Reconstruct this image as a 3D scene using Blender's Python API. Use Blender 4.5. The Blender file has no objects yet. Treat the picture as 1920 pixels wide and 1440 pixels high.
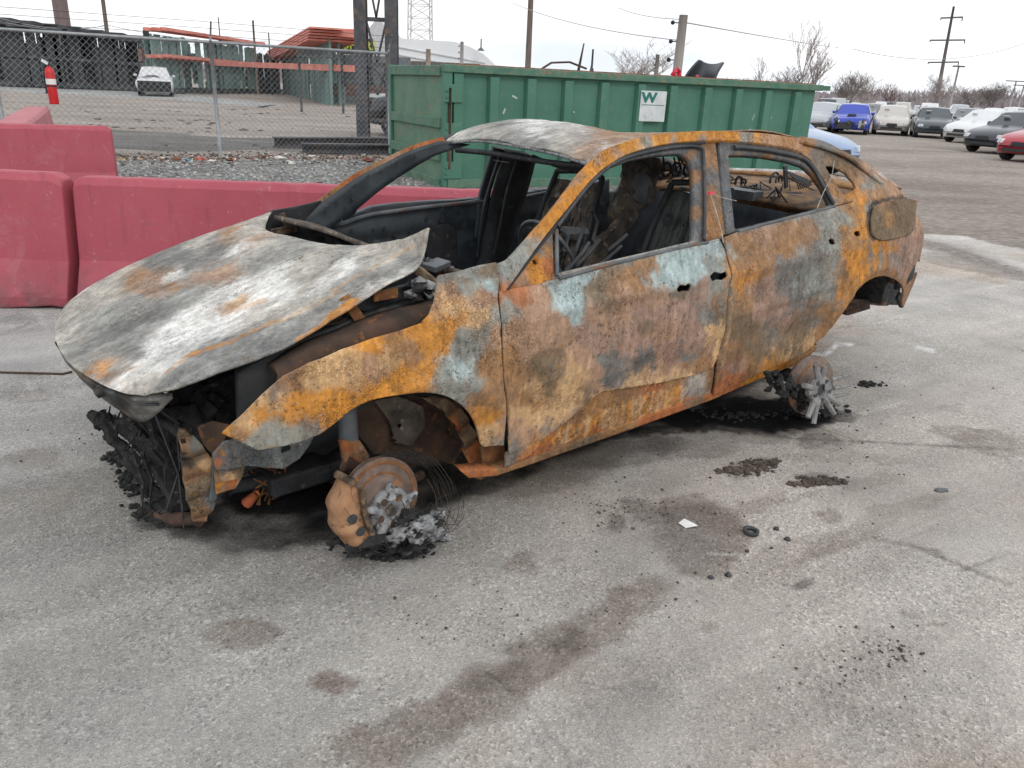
import bpy, bmesh, math, random
import numpy as np
from mathutils import Vector, Matrix, noise as mnoise
random.seed(7); RNG = np.random.default_rng(7)
SC = bpy.context.scene
COL = SC.collection
R = math.radians

# ------------------------------------------------------------------ camera
FPX, CX, CY, HC = 1465.0, 960.0, 720.0, 1.55          # focal length and centre in photo pixels, eye height
ROLL, PITCH = R(2.5), R(20.8)
_fw = np.array([0, math.cos(PITCH), -math.sin(PITCH)]); _r0 = np.array([1.0, 0, 0]); _u0 = np.cross(_r0, _fw)
_r = _r0*math.cos(ROLL) + _u0*math.sin(ROLL); _u = np.cross(_r, _fw)
CAMP = np.array([0, 0, HC])
cd = bpy.data.cameras.new('camera'); cam = bpy.data.objects.new('camera', cd); COL.objects.link(cam)
cam.matrix_world = Matrix(((_r[0], _u[0], -_fw[0], 0), (_r[1], _u[1], -_fw[1], 0), (_r[2], _u[2], -_fw[2], HC), (0, 0, 0, 1)))
cd.sensor_width = 36; cd.lens = 36*FPX/1920; cd.clip_end = 3000; cd.clip_start = 0.05
SC.camera = cam

def ray(px, py): return _fw + _r*(px-CX)/FPX - _u*(py-CY)/FPX
def atz(px, py, z=0.0):
    d = ray(px, py); return CAMP + d*(z-HC)/d[2]
def aty(px, py, y):
    d = ray(px, py); return CAMP + d*y/d[1]
def project(P):
    q = np.asarray(P, float) - CAMP; z = q @ _fw
    return CX + FPX*(q @ _r)/z, CY - FPX*(q @ _u)/z

# ------------------------------------------------------------------ world, sun, exposure
world = bpy.data.worlds.new('World'); SC.world = world; world.use_nodes = True
wn, wl = world.node_tree.nodes, world.node_tree.links
SUN_EL, SUN_ROT = R(38), R(150)
bg = wn['Background']
sky = wn.new('ShaderNodeTexSky'); sky.sky_type = 'NISHITA'; sky.sun_disc = False
sky.sun_elevation = SUN_EL; sky.sun_rotation = SUN_ROT; sky.dust_density = 4; sky.air_density = 1.2
tc = wn.new('ShaderNodeTexCoord'); mp = wn.new('ShaderNodeMapping'); mp.inputs['Scale'].default_value = (1.3, 1.3, 7)
wl.new(tc.outputs['Generated'], mp.inputs['Vector'])
nz = wn.new('ShaderNodeTexNoise'); nz.inputs['Scale'].default_value = 1.6; nz.inputs['Detail'].default_value = 6; nz.inputs['Roughness'].default_value = .55
wl.new(mp.outputs['Vector'], nz.inputs['Vector'])
cr = wn.new('ShaderNodeValToRGB'); cr.color_ramp.elements[0].position = .36; cr.color_ramp.elements[1].position = .60
cr.color_ramp.elements[0].color = (7.9, 8.5, 9.2, 1); cr.color_ramp.elements[1].color = (11.4, 11.4, 11.5, 1)
wl.new(nz.outputs['Fac'], cr.inputs['Fac'])
mx = wn.new('ShaderNodeMix'); mx.data_type = 'RGBA'; mx.inputs['Factor'].default_value = .93      # thin overcast: the cloud sheet hides nearly all of the blue
wl.new(sky.outputs['Color'], mx.inputs['A']); wl.new(cr.outputs['Color'], mx.inputs['B'])
wl.new(mx.outputs['Result'], bg.inputs['Color']); bg.inputs['Strength'].default_value = .105
sd = bpy.data.lights.new('sun', 'SUN'); sd.energy = .55; sd.angle = R(14); sd.color = (1, .96, .9)
sun = bpy.data.objects.new('sun', sd); COL.objects.link(sun)
# sun stands behind and to the right of the camera, behind thin cloud
sdir = Vector((math.sin(SUN_ROT)*math.cos(SUN_EL), math.cos(SUN_ROT)*math.cos(SUN_EL), math.sin(SUN_EL)))
sun.rotation_euler = sdir.to_track_quat('Z', 'Y').to_euler()
SC.view_settings.view_transform = 'Standard'; SC.view_settings.look = 'None'; SC.view_settings.exposure = 0.2
SC.view_settings.gamma = 1; SC.view_settings.use_curve_mapping = False
SC.cycles.max_bounces = 6; SC.cycles.diffuse_bounces = 3; SC.cycles.glossy_bounces = 3; SC.cycles.transparent_max_bounces = 8

# ------------------------------------------------------------------ numpy noise
def _hash(i, j, k, s):
    h = (i*374761393 + j*668265263 + k*2147483647 + s*974634777) & 0xffffffff
    h = ((h ^ (h >> 13)) * 1274126177) & 0xffffffff
    return ((h ^ (h >> 16)) & 0xffff)/65535.0
def vnoise(P, s=0):
    P = np.asarray(P, float); F = np.floor(P).astype(np.int64); f = P-F; f = f*f*(3-2*f); out = 0
    for dx in (0, 1):
        for dy in (0, 1):
            for dz in (0, 1):
                w = (f[:, 0] if dx else 1-f[:, 0])*(f[:, 1] if dy else 1-f[:, 1])*(f[:, 2] if dz else 1-f[:, 2])
                out = out + w*_hash(F[:, 0]+dx, F[:, 1]+dy, F[:, 2]+dz, s)
    return out*2-1
def fbm(P, s=0, o=4, g=.5):
    P = np.asarray(P, float); a = 1; t = 0; n = 0
    for i in range(o): t = t + a*vnoise(P*2**i + 13.7*i, s+i); n += a; a *= g
    return t/n
def lin(c): return tuple(((v/255+.055)/1.055)**2.4 if v > 10 else v/255/12.92 for v in c)

# ------------------------------------------------------------------ tagging and linking
def tag(o, label=None, cat=None, group=None, kind=None):
    if label: o['label'] = label
    if cat: o['category'] = cat
    if group: o['group'] = group
    if kind: o['kind'] = kind
    return o
def empty(name, loc=(0, 0, 0), rz=0, label=None, cat=None, group=None):
    o = bpy.data.objects.new(name, None); o.empty_display_size = .2; COL.objects.link(o); o.location = loc; o.rotation_euler = (0, 0, rz)
    return tag(o, label, cat, group)
def mesh_obj(name, V, F, mat, parent=None, smooth=False, mats=None, midx=None):
    me = bpy.data.meshes.new(name); me.from_pydata([tuple(map(float, v)) for v in V], [], [tuple(int(i) for i in f) for f in F]); 
    for m in (mats or [mat]): me.materials.append(m)
    if midx is not None: me.polygons.foreach_set('material_index', midx)
    if smooth: me.polygons.foreach_set('use_smooth', [True]*len(me.polygons))
    me.update(); o = bpy.data.objects.new(name, me); COL.objects.link(o)
    if parent: o.parent = parent
    return o
class MB:
    """collects shapes that become ONE mesh"""
    def __init__(s): s.V = []; s.F = []; s.M = []; s.m = 0
    def add(s, V, F):
        b = len(s.V); s.V += [tuple(v) for v in V]; s.F += [tuple(i+b for i in f) for f in F]; s.M += [s.m]*len(F); return s
    def box(s, c, d, rz=0, M=None, taper=1):
        x, y, z = d[0]/2, d[1]/2, d[2]/2; t = taper
        V = [(-x, -y, -z), (x, -y, -z), (x, y, -z), (-x, y, -z), (-x*t, -y*t, z), (x*t, -y*t, z), (x*t, y*t, z), (-x*t, y*t, z)]
        if M is None: M = Matrix.Rotation(rz, 3, 'Z')
        V = [Vector(c)+M@Vector(v) for v in V]
        return s.add(V, [(0, 3, 2, 1), (4, 5, 6, 7), (0, 1, 5, 4), (1, 2, 6, 5), (2, 3, 7, 6), (3, 0, 4, 7)])
    def bar(s, a, b, w, h=None, up=(0, 0, 1)):
        a, b = Vector(a), Vector(b); h = h or w; d = (b-a); L = d.length; d.normalize(); u = Vector(up)
        if abs(d.dot(u)) > .98: u = Vector((1, 0, 0))
        sd_ = d.cross(u).normalized(); u = sd_.cross(d)
        M = Matrix((d, sd_, u)).transposed()
        return s.box((a+b)/2, (L, w, h), M=M)
    def tube(s, pts, r, n=6, cap=True):
        pts = [Vector(p) for p in pts]; rr = r if isinstance(r, (list, tuple)) else [r]*len(pts); V = []; F = []
        pu = None
        for i, p in enumerate(pts):
            d = (pts[min(i+1, len(pts)-1)]-pts[max(i-1, 0)])
            d = d.normalized() if d.length > 1e-9 else Vector((0, 0, 1))
            if pu is None: pu = Vector((0, 0, 1)) if abs(d.z) < .9 else Vector((1, 0, 0))
            a = d.cross(pu); a = a.normalized() if a.length > 1e-6 else d.orthogonal().normalized()
            b = a.cross(d); pu = b
            for k in range(n):
                t = 2*math.pi*k/n; V.append(p+(a*math.cos(t)+b*math.sin(t))*rr[i])
        for i in range(len(pts)-1):
            for k in range(n):
                q = (k+1) % n; F.append((i*n+k, i*n+q, (i+1)*n+q, (i+1)*n+k))
        if cap: F.append(tuple(range(n))); F.append(tuple(range((len(pts)-1)*n, len(pts)*n))[::-1])
        return s.add(V, F)
    def lathe(s, prof, c, axis, n=24, closed=False):
        ax = Vector(axis).normalized(); a = ax.orthogonal().normalized(); b = ax.cross(a); V = []; F = []
        for h, r in prof:
            for k in range(n):
                t = 2*math.pi*k/n; V.append(Vector(c)+ax*h+(a*math.cos(t)+b*math.sin(t))*r)
        m = len(prof)
        for i in range(m-1 if not closed else m):
            j = (i+1) % m
            for k in range(n): q = (k+1) % n; F.append((i*n+k, i*n+q, j*n+q, j*n+k))
        return s.add(V, F)
    def blob(s, c, r, seed=0, sub=2, amp=.3, sc=(1, 1, 1), fr=1.5):
        bm = bmesh.new(); bmesh.ops.create_icosphere(bm, subdivisions=sub, radius=1)
        V = []
        for v in bm.verts:
            p = v.co.copy(); k = 1+amp*mnoise.noise(p*fr+Vector((seed*3.1, seed*1.7, seed)))*1.6
            V.append((c[0]+p.x*k*r*sc[0], c[1]+p.y*k*r*sc[1], c[2]+p.z*k*r*sc[2]))
        F = [tuple(v.index for v in f.verts) for f in bm.faces]; bm.free(); return s.add(V, F)
    def prism(s, poly, T, th):
        """poly: 2-D outline, T maps (u,v,w) to 3-D, th: thickness along w"""
        n = len(poly); V = [T(u, v, 0) for u, v in poly]+[T(u, v, th) for u, v in poly]
        F = [tuple(range(n))[::-1], tuple(range(n, 2*n))]+[(i, (i+1) % n, (i+1) % n+n, i+n) for i in range(n)]
        return s.add(V, F)
    def build(s, name, mat, parent=None, smooth=False, bevel=0):
        mats = mat if isinstance(mat, list) else [mat]
        o = mesh_obj(name, s.V, s.F, None, parent, smooth, mats=mats, midx=s.M)
        if bevel:
            b = o.modifiers.new('b', 'BEVEL'); b.width = bevel; b.segments = 2; b.limit_method = 'ANGLE'
        return o

# ------------------------------------------------------------------ materials
def mat_base(name, rough=.8, metal=0):
    m = bpy.data.materials.new(name); m.use_nodes = True; nt = m.node_tree; b = nt.nodes['Principled BSDF']
    b.inputs['Roughness'].default_value = rough; b.inputs['Metallic'].default_value = metal
    return m, nt, b
def N(nt, t, **kw):
    n = nt.nodes.new(t)
    for k, v in kw.items():
        if k in n.inputs: n.inputs[k].default_value = v
        else: setattr(n, k, v)
    return n
def ramp(nt, src, stops, interp='LINEAR'):
    r = nt.nodes.new('ShaderNodeValToRGB'); e = r.color_ramp.elements; r.color_ramp.interpolation = interp
    while len(e) < len(stops): e.new(.5)
    for i, (p, c) in enumerate(stops):
        e[i].position = p; e[i].color = (c, c, c, 1) if isinstance(c, (int, float)) else (*c[:3], 1)
    nt.links.new(src, r.inputs['Fac']); return r.outputs['Color']
def mixc(nt, f, a, b, mode='MIX'):
    m = nt.nodes.new('ShaderNodeMix'); m.data_type = 'RGBA'; m.blend_type = mode
    for k, v in (('Factor', f), ('A', a), ('B', b)):
        if isinstance(v, (int, float)): m.inputs[k].default_value = v
        elif isinstance(v, tuple): m.inputs[k].default_value = (*v[:3], 1)
        else: nt.links.new(v, m.inputs[k])
    return m.outputs['Result']
def coords(nt, scale=(1, 1, 1), kind='Object'):
    t = nt.nodes.new('ShaderNodeTexCoord'); m = nt.nodes.new('ShaderNodeMapping'); m.inputs['Scale'].default_value = scale
    nt.links.new(t.outputs[kind], m.inputs['Vector']); return m.outputs['Vector']
def tex(nt, v, sc, det=4, rough=.55, dist=0):
    n = nt.nodes.new('ShaderNodeTexNoise'); n.inputs['Scale'].default_value = sc; n.inputs['Detail'].default_value = det
    n.inputs['Roughness'].default_value = rough; n.inputs['Distortion'].default_value = dist; nt.links.new(v, n.inputs['Vector']); return n.outputs['Fac']
def bump(nt, b, h, st=.3, d=.01):
    n = nt.nodes.new('ShaderNodeBump'); n.inputs['Strength'].default_value = st; n.inputs['Distance'].default_value = d
    nt.links.new(h, n.inputs['Height']); nt.links.new(n.outputs['Normal'], b.inputs['Normal']); return n
def mottled(name, c1, c2, sc=4, rough=.8, metal=0, c3=None, sc3=30, t3=(.6, .66), bst=.25, bsc=60, stretch=(1, 1, 1), bd=.004):
    m, nt, b = mat_base(name, rough, metal); v = coords(nt, stretch)
    col = ramp(nt, tex(nt, v, sc, 5), [(.35, c1), (.65, c2)])
    if c3: col = mixc(nt, ramp(nt, tex(nt, v, sc3, 3), [(t3[0], 0.), (t3[1], 1.)]), col, c3)
    nt.links.new(col, b.inputs['Base Color'])
    if bst: bump(nt, b, tex(nt, v, bsc, 3), bst, bd)
    return m
def plain(name, c, rough=.6, metal=0, var=.15, sc=6):
    return mottled(name, tuple(x*(1-var) for x in c), tuple(min(1, x*(1+var)) for x in c), sc, rough, metal, bst=0)

def burnt_mat(name, speck=1.0, stretch=(1, 1, 1), streak=(26, 26, 2.2), rusty=1.0, sk=.30):
    """burnt sheet metal: patch colours come from the mesh's own colour layer; crust, blisters, flecks, runs and pits come from noise"""
    m, nt, b = mat_base(name, .85); L = nt.links
    at = nt.nodes.new('ShaderNodeAttribute'); at.attribute_name = 'Col'; v = coords(nt, stretch); vs = coords(nt, streak)
    mul = lambda a, c, f=1.0: mixc(nt, f, a, c, 'MULTIPLY')
    col = at.outputs['Color']
    col = mul(col, ramp(nt, tex(nt, v, 11, 7, .7, .5), [(.28, .74), (.5, 1.04), (.72, 1.30)]))
    col = mul(col, ramp(nt, tex(nt, v, 48, 6, .78, .4), [(.26, .68), (.5, 1.06), (.74, 1.45)]))
    col = mul(col, ramp(nt, tex(nt, vs, 1.0, 5, .7), [(.28, 1-sk), (.5, 1.0), (.72, 1+sk)]))
    # orange, dark and pale flecks in drifting zones
    def fleck(sc, lo, hi, zsc, zlo, zhi, c, k, rough=.7):
        nonlocal col
        f = mul(ramp(nt, tex(nt, v, sc, 5, rough, .3), [(lo, 0.), (hi, k)]), ramp(nt, tex(nt, v, zsc, 4, .6), [(zlo, 0.), (zhi, 1.)])); col = mixc(nt, f, col, c)
    fleck(30, .55, .60, 3.6, .40, .56, (.30*rusty, .135*rusty, .035*rusty), .34*speck)
    fleck(62, .56, .61, 5.2, .42, .55, (.045, .032, .024), .65*speck)
    fleck(85, .57, .62, 4.3, .47, .58, (.40, .33, .26), .55*speck)
    fleck(22, .60, .64, 6.0, .45, .60, (.12, .135, .135), .55*speck)
    # blister cells with dark rims
    warp = nt.nodes.new('ShaderNodeMix'); warp.data_type = 'VECTOR'; warp.inputs['Factor'].default_value = .035; L.new(v, warp.inputs[4]); n_ = nt.nodes.new('ShaderNodeTexNoise'); n_.inputs['Scale'].default_value = 40; L.new(v, n_.inputs['Vector']); L.new(n_.outputs['Color'], warp.inputs[5])
    vo = nt.nodes.new('ShaderNodeTexVoronoi'); vo.feature = 'DISTANCE_TO_EDGE'; vo.inputs['Scale'].default_value = 88; L.new(warp.outputs[1], vo.inputs['Vector'])
    rim = mul(ramp(nt, vo.outputs['Distance'], [(.02, 1.), (.11, 0.)]), ramp(nt, tex(nt, v, 4.8, 5, .65), [(.50, 0.), (.60, .62*speck)]))
    col = mixc(nt, rim, col, mul(col, (.34, .28, .24)))
    L.new(col, b.inputs['Base Color'])
    h = mixc(nt, .5, tex(nt, v, 80, 6, .75), tex(nt, v, 16, 5)); h = mixc(nt, .3, h, rim)
    bump(nt, b, h, .75, .010)
    b.inputs['Specular IOR Level'].default_value = .35
    return m
M = {}
M['panel'] = burnt_mat('burnt_panel')
M['hood'] = burnt_mat('burnt_hood', .75, streak=(2.4, 20, 20), rusty=.7, sk=.36)
M['black'] = mottled('soot_black', (.010, .011, .013), (.030, .032, .036), 9, .75, c3=(.07, .066, .06), sc3=22, t3=(.62, .72), bst=.5)
M['soot'] = mottled('sooty_steel', (.020, .023, .027), (.055, .06, .066), 7, .6, c3=(.13, .10, .075), sc3=13, t3=(.62, .74), bst=.5)
M['steel'] = mottled('grey_steel', (.06, .07, .08), (.14, .15, .155), 9, .6, c3=(.16, .07, .03), sc3=12, t3=(.58, .68), bst=.4)
M['rust'] = mottled('rust', (.13, .055, .025), (.26, .12, .05), 14, .9, c3=(.34, .15, .045), sc3=30, bst=.5)
M['rustdark'] = mottled('dark_rust', (.035, .024, .018), (.10, .055, .035), 9, .9, c3=(.22, .085, .03), sc3=20, t3=(.6, .7), bst=.5)
M['rusttan'] = mottled('tan_rust', (.09, .065, .045), (.25, .17, .095), 26, .9, c3=(.06, .04, .03), sc3=34, t3=(.5, .6), bst=.6)
M['caliper'] = mottled('caliper_rust', (.30, .15, .075), (.42, .24, .13), 18, .9, c3=(.17, .09, .05), sc3=30, t3=(.58, .66), bst=.4)
M['ash'] = mottled('ash_alloy', (.13, .135, .14), (.34, .34, .34), 30, .85, c3=(.05, .05, .052), sc3=45, t3=(.56, .64), bst=.7, bsc=90)
M['ashbrown'] = mottled('ash_brown', (.05, .043, .036), (.15, .12, .095), 14, .9, c3=(.24, .2, .16), sc3=24, t3=(.6, .68), bst=.5)
M['ashpale'] = mottled('ash_pale', (.26, .25, .235), (.55, .54, .52), 22, .9, c3=(.25, .12, .05), sc3=12, t3=(.6, .68), bst=.4)
M['char'] = mottled('charcoal', (.008, .008, .009), (.03, .03, .03), 30, .95, c3=(.09, .085, .08), sc3=50, t3=(.62, .7), bst=.8, bsc=80)
M['wire'] = plain('bead_wire', (.07, .055, .045), .7, .3)
# ------------------------------------------------------------------ ground
def ground_mat(name, ca, cb, cc, sc=.5, speck=.5, bsc=18, st=(1, 1, 1)):
    m, nt, b = mat_base(name, .95); v = coords(nt, st)
    c = ramp(nt, tex(nt, v, sc, 7, .62, .4), [(.32, ca), (.52, cb), (.70, cc)])
    c = mixc(nt, 1.0, c, ramp(nt, tex(nt, v, 7, 5, .7), [(.3, .72), (.7, 1.22)]), 'MULTIPLY')
    vo = nt.nodes.new('ShaderNodeTexVoronoi'); vo.inputs['Scale'].default_value = 22; nt.links.new(v, vo.inputs['Vector'])
    c = mixc(nt, speck, c, mixc(nt, 1.0, c, ramp(nt, vo.outputs['Color'], [(.15, .55), (.5, 1.), (.9, 1.75)]), 'MULTIPLY'))
    nt.links.new(c, b.inputs['Base Color'])
    bump(nt, b, tex(nt, v, bsc, 6, .75), .8, .05); return m
dirt = ground_mat('yard_dirt', (.235, .196, .165), (.32, .275, .238), (.39, .345, .305), .35, .45, st=(.55, 1.3, 1))
bm_g = MB(); bm_g.add([(-900, -60, 0), (900, -60, 0), (900, 1500, 0), (-900, 1500, 0)], [(0, 1, 2, 3)])
tag(bm_g.build('ground', dirt), kind='structure')
def sheet(name, poly, z, m, ragged=0, kind='structure', n=14):
    P = []
    for i in range(len(poly)):
        a, b = poly[i], poly[(i+1) % len(poly)]
        for k in range(n):
            t = k/n; x, y = a[0]+(b[0]-a[0])*t, a[1]+(b[1]-a[1])*t
            r = ragged
            P.append((x+r*mnoise.noise((x*.9, y*.9, 1)), y+r*mnoise.noise((x*.9, y*.9, 7)), z))
    mb = MB(); mb.add(P, [tuple(range(len(P)))]); return tag(mb.build(name, m), kind=kind)
gravel = ground_mat('grey_gravel', (.13, .125, .115), (.225, .215, .198), (.32, .308, .285), .8, .9, 30)
palegravel = ground_mat('pale_gravel', (.24, .24, .235), (.34, .34, .33), (.44, .44, .43), .6, .6, 20)
mud = ground_mat('dark_mud', (.09, .083, .077), (.15, .138, .128), (.22, .20, .18), .9, .4, 10, st=(.5, 1.5, 1))
sheet('gravel_strip', [(-13, 9.5), (-4, 5.4), (3.2, 7.5), (5.6, 14), (3.5, 17.5), (-2.5, 17.6), (-6, 15.4), (-13, 11.2)], .004, gravel, .5)
sheet('rutted_mud', [(-16, 17), (-9.5, 16), (-4.6, 18.6), (-3.4, 21.5), (-8, 21.8), (-17, 24)], .004, mud, 1.0)
sheet('pale_gravel_road', [(-60, 52), (-32, 52), (-22, 50), (-13.5, 43.5), (-14, 49), (-25, 62), (-34, 74), (-60, 66)], .004, palegravel, 1.2)

# worn concrete: speckled aggregate, stains and the car's contact shade carried as a colour layer
def concrete_mat():
    m, nt, b = mat_base('worn_concrete', .92); L = nt.links; b.inputs['Specular IOR Level'].default_value = .12
    at = nt.nodes.new('ShaderNodeAttribute'); at.attribute_name = 'Col'; v = coords(nt)
    c = mixc(nt, 1.0, at.outputs['Color'], ramp(nt, tex(nt, v, 2.2, 8, .66, .3), [(.3, .84), (.5, 1.0), (.7, 1.12)]), 'MULTIPLY')
    vo = nt.nodes.new('ShaderNodeTexVoronoi'); vo.inputs['Scale'].default_value = 120; L.new(v, vo.inputs['Vector'])
    dusty = ramp(nt, tex(nt, v, 1.3, 7, .7, .5), [(.40, .35), (.56, 1.)])      # bare aggregate against dusty patches
    c = mixc(nt, dusty, c, mixc(nt, 1.0, c, ramp(nt, vo.outputs['Color'], [(.08, .60), (.30, .93), (.65, 1.04), (.92, 1.52)]), 'MULTIPLY'))
    n3 = tex(nt, v, 230, 2, .5)
    c = mixc(nt, 1.0, c, ramp(nt, n3, [(.3, .78), (.7, 1.22)]), 'MULTIPLY')
    white = ramp(nt, tex(nt, v, 130, 2), [(.66, 0.), (.69, 1.)])
    c = mixc(nt, mixc(nt, 1.0, white, (.85,)*3, 'MULTIPLY'), c, mixc(nt, 1.0, at.outputs['Color'], (1.9, 1.95, 2.0), 'MULTIPLY'))
    dk_ = ramp(nt, tex(nt, v, 75, 3, .7), [(.64, 0.), (.68, .6)]); c = mixc(nt, dk_, c, mixc(nt, 1.0, c, (.45, .42, .40), 'MULTIPLY'))
    cv = nt.nodes.new('ShaderNodeTexVoronoi'); cv.feature = 'DISTANCE_TO_EDGE'; cv.inputs['Scale'].default_value = .55; wv = nt.nodes.new('ShaderNodeMix'); wv.data_type = 'VECTOR'; wv.inputs['Factor'].default_value = .16; wn2 = nt.nodes.new('ShaderNodeTexNoise'); wn2.inputs['Scale'].default_value = 3.5; wn2.inputs['Detail'].default_value = 8; wn2.inputs['Roughness'].default_value = .7; L.new(v, wn2.inputs['Vector']); L.new(v, wv.inputs[4]); L.new(wn2.outputs['Color'], wv.inputs[5]); L.new(wv.outputs[1], cv.inputs['Vector'])
    ck = mixc(nt, 1.0, ramp(nt, cv.outputs['Distance'], [(.001, .8), (.0045, 0.)]), ramp(nt, tex(nt, v, 1.1, 3), [(.52, 0.), (.60, 1.)]), 'MULTIPLY'); c = mixc(nt, ck, c, mixc(nt, 1.0, c, (.35, .32, .30), 'MULTIPLY'))
    L.new(c, b.inputs['Base Color'])
    h = mixc(nt, .5, vo.outputs['Distance'], tex(nt, v, 25, 6, .75)); bump(nt, b, h, .5, .012); return m
# stains, the black soot ones darkened further to paint the car's contact shadow: (px, py, rx, ry, angle, strength, colour)  given as seen in the photo and laid on the slab
DK, BR, LT, SOOT_SHADE, GY = (.10, .086, .075), (.185, .155, .132), (.40, .385, .36), (.005, .005, .006), (.20, .20, .20)
STAINS_SHADE = [(1195, 1115, 62, 34, -28, .85, BR), (1120, 1175, 85, 42, -34, .75, BR), (1010, 1235, 95, 48, -30, .75, BR), (900, 1300, 100, 50, -28, .7, BR), (780, 1370, 110, 55, -28, .66, BR),
 (690, 1420, 70, 55, 0, .5, BR), (1060, 1205, 40, 18, -30, .5, DK), (930, 1275, 60, 16, -28, .4, DK), (1310, 1012, 92, 68, 10, .8, BR), (1290, 962, 60, 26, 8, .6, BR),
 (1555, 968, 26, 12, 10, .6, BR), (1515, 1088, 24, 9, 5, .65, DK), (1488, 1093, 14, 7, 0, .55, DK), (1733, 1140, 15, 7, 15, .6, DK), (1775, 1160, 14, 7, 15, .5, BR),
 (1310, 1165, 26, 12, 25, .5, BR), (990, 1060, 36, 20, 30, .5, BR), (1060, 1050, 14, 10, 0, .3, BR), (450, 1190, 75, 30, 0, .7, BR), (620, 1285, 48, 26, 10, .8, BR), (870, 1060, 90, 36, 0, -0.0, BR),
 (1345, 784, 150, 24, 3, 1.0, SOOT_SHADE), (1430, 778, 140, 32, 2, 1.0, SOOT_SHADE), (1490, 770, 80, 26, 2, 1.0, SOOT_SHADE), (1560, 780, 50, 14, 0, .6, SOOT_SHADE), (1240, 805, 60, 10, -10, .8, SOOT_SHADE), (1400, 790, 150, 26, 4, .5, SOOT_SHADE),
 (1380, 812, 110, 14, 5, .35, DK), (1535, 830, 44, 16, 0, .5, DK), (1560, 828, 60, 24, 0, .3, BR), (1300, 838, 90, 22, 0, .45, DK), (1180, 850, 120, 26, -12, .5, DK), (1050, 900, 120, 26, -14, .35, DK),
 (1410, 876, 58, 16, -8, .45, DK), (1545, 903, 55, 12, 8, .4, DK), (740, 1035, 60, 14, 0, .65, SOOT_SHADE), (560, 970, 230, 60, -6, .7, SOOT_SHADE), (530, 925, 130, 38, -4, .95, SOOT_SHADE), (330, 970, 60, 16, 0, .7, SOOT_SHADE), (700, 930, 200, 60, -10, .7, SOOT_SHADE), (330, 985, 90, 22, 0, .6, SOOT_SHADE), (900, 880, 160, 50, -14, .45, SOOT_SHADE),
 (1000, 830, 300, 60, -22, .72, SOOT_SHADE), (1250, 745, 260, 50, -20, .8, SOOT_SHADE),
 (1860, 830, 90, 24, 4, .45, BR), (1800, 812, 60, 14, 4, .4, BR), (1590, 860, 120, 12, 2, .3, BR), (1560, 720, 120, 26, 10, .25, BR), (1780, 765, 26, 8, 0, .3, BR),
 (1640, 905, 60, 14, -16, .3, BR), (1400, 955, 90, 16, -20, .4, BR), (1640, 985, 160, 20, -22, .3, BR), (1470, 1050, 120, 30, -25, .28, BR), (1180, 980, 90, 40, 0, .25, BR),
 (1230, 1025, 130, 60, 0, -.25, GY), (1080, 1110, 80, 40, -30, -.0, GY), (1200, 960, 60, 14, 20, .4, DK), (1150, 985, 22, 16, 0, .5, DK),
 (1830, 500, 120, 14, 12, .45, BR), (1800, 470, 90, 10, 12, .3, DK), (1880, 620, 60, 18, 0, .2, BR), (60, 700, 50, 8, 5, .3, BR), (75, 640, 60, 12, 0, .25, LT), (60, 740, 70, 16, 0, .3, BR), (60, 860, 60, 20, 0, .4, BR), (40, 900, 60, 20, 0, .25, GY), (30, 600, 60, 10, 0, .3, GY),
 (1160, 1310, 120, 60, -40, .16, BR), (1760, 1080, 160, 60, -30, .2, LT), (1500, 1300, 240, 90, -25, .14, BR), (1840, 1250, 160, 60, -25, .10, GY), (1100, 1380, 200, 60, -25, .2, GY), (1700, 650, 140, 60, 0, .35, LT), (1750, 550, 120, 40, 5, .4, LT), (1620, 720, 90, 40, 0, .3, LT), (300, 1330, 300, 80, -10, .2, GY), (120, 1050, 160, 60, -10, .2, GY)]
MARKS = [((1700, 442), (1960, 528), 9, (.19, .165, .15), .85), ((1700, 428), (1960, 506), 8, (.52, .50, .47), .55), ((1640, 1010), (1760, 1035), 2.5, DK, .6), ((1700, 1020), (1890, 1095), 3, DK, .55), ((1800, 1072), (1900, 1035), 3, DK, .5), ((1350, 800), (1480, 820), 3, DK, .6), ((1480, 822), (1900, 842), 2.2, DK, .6),
 ((1500, 700), (1545, 665), 2, LT, .9), ((1230, 1160), (1250, 1182), 2, LT, .9), ((1370, 1170), (1500, 1310), 2.5, LT, .6), ((1395, 1210), (1450, 1260), 2, LT, .6), ((1480, 1330), (1560, 1390), 2, LT, .6), ((1440, 1290), (1620, 1400), 2, LT, .35), ((1330, 1037), (1400, 1042), 2, LT, .7),
 ((1130, 905), (1230, 895), 2, LT, .6), ((1720, 652), (1750, 658), 3, (.7, .7, .7), 1), ((1550, 664), (1566, 652), 3.5, (.7, .7, .7), 1), ((1566, 652), (1570, 646), 3.5, (.7, .7, .7), 1), ((1570, 646), (1598, 646), 3, (.7, .7, .7), 1), ((1508, 664), (1550, 665), 2.5, (.7, .7, .7), 1), ((1707, 670), (1708, 694), 3, LT, 1),
 ((1640, 1010), (1380, 1090), 3, BR, .3), ((1480, 1060), (1640, 1000), 5, BR, .35), ((1450, 945), (1530, 925), 6, BR, .4), ((1450, 955), (1560, 930), 3, LT, .35), ((1560, 1060), (1700, 1000), 3, LT, .3)]
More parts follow.
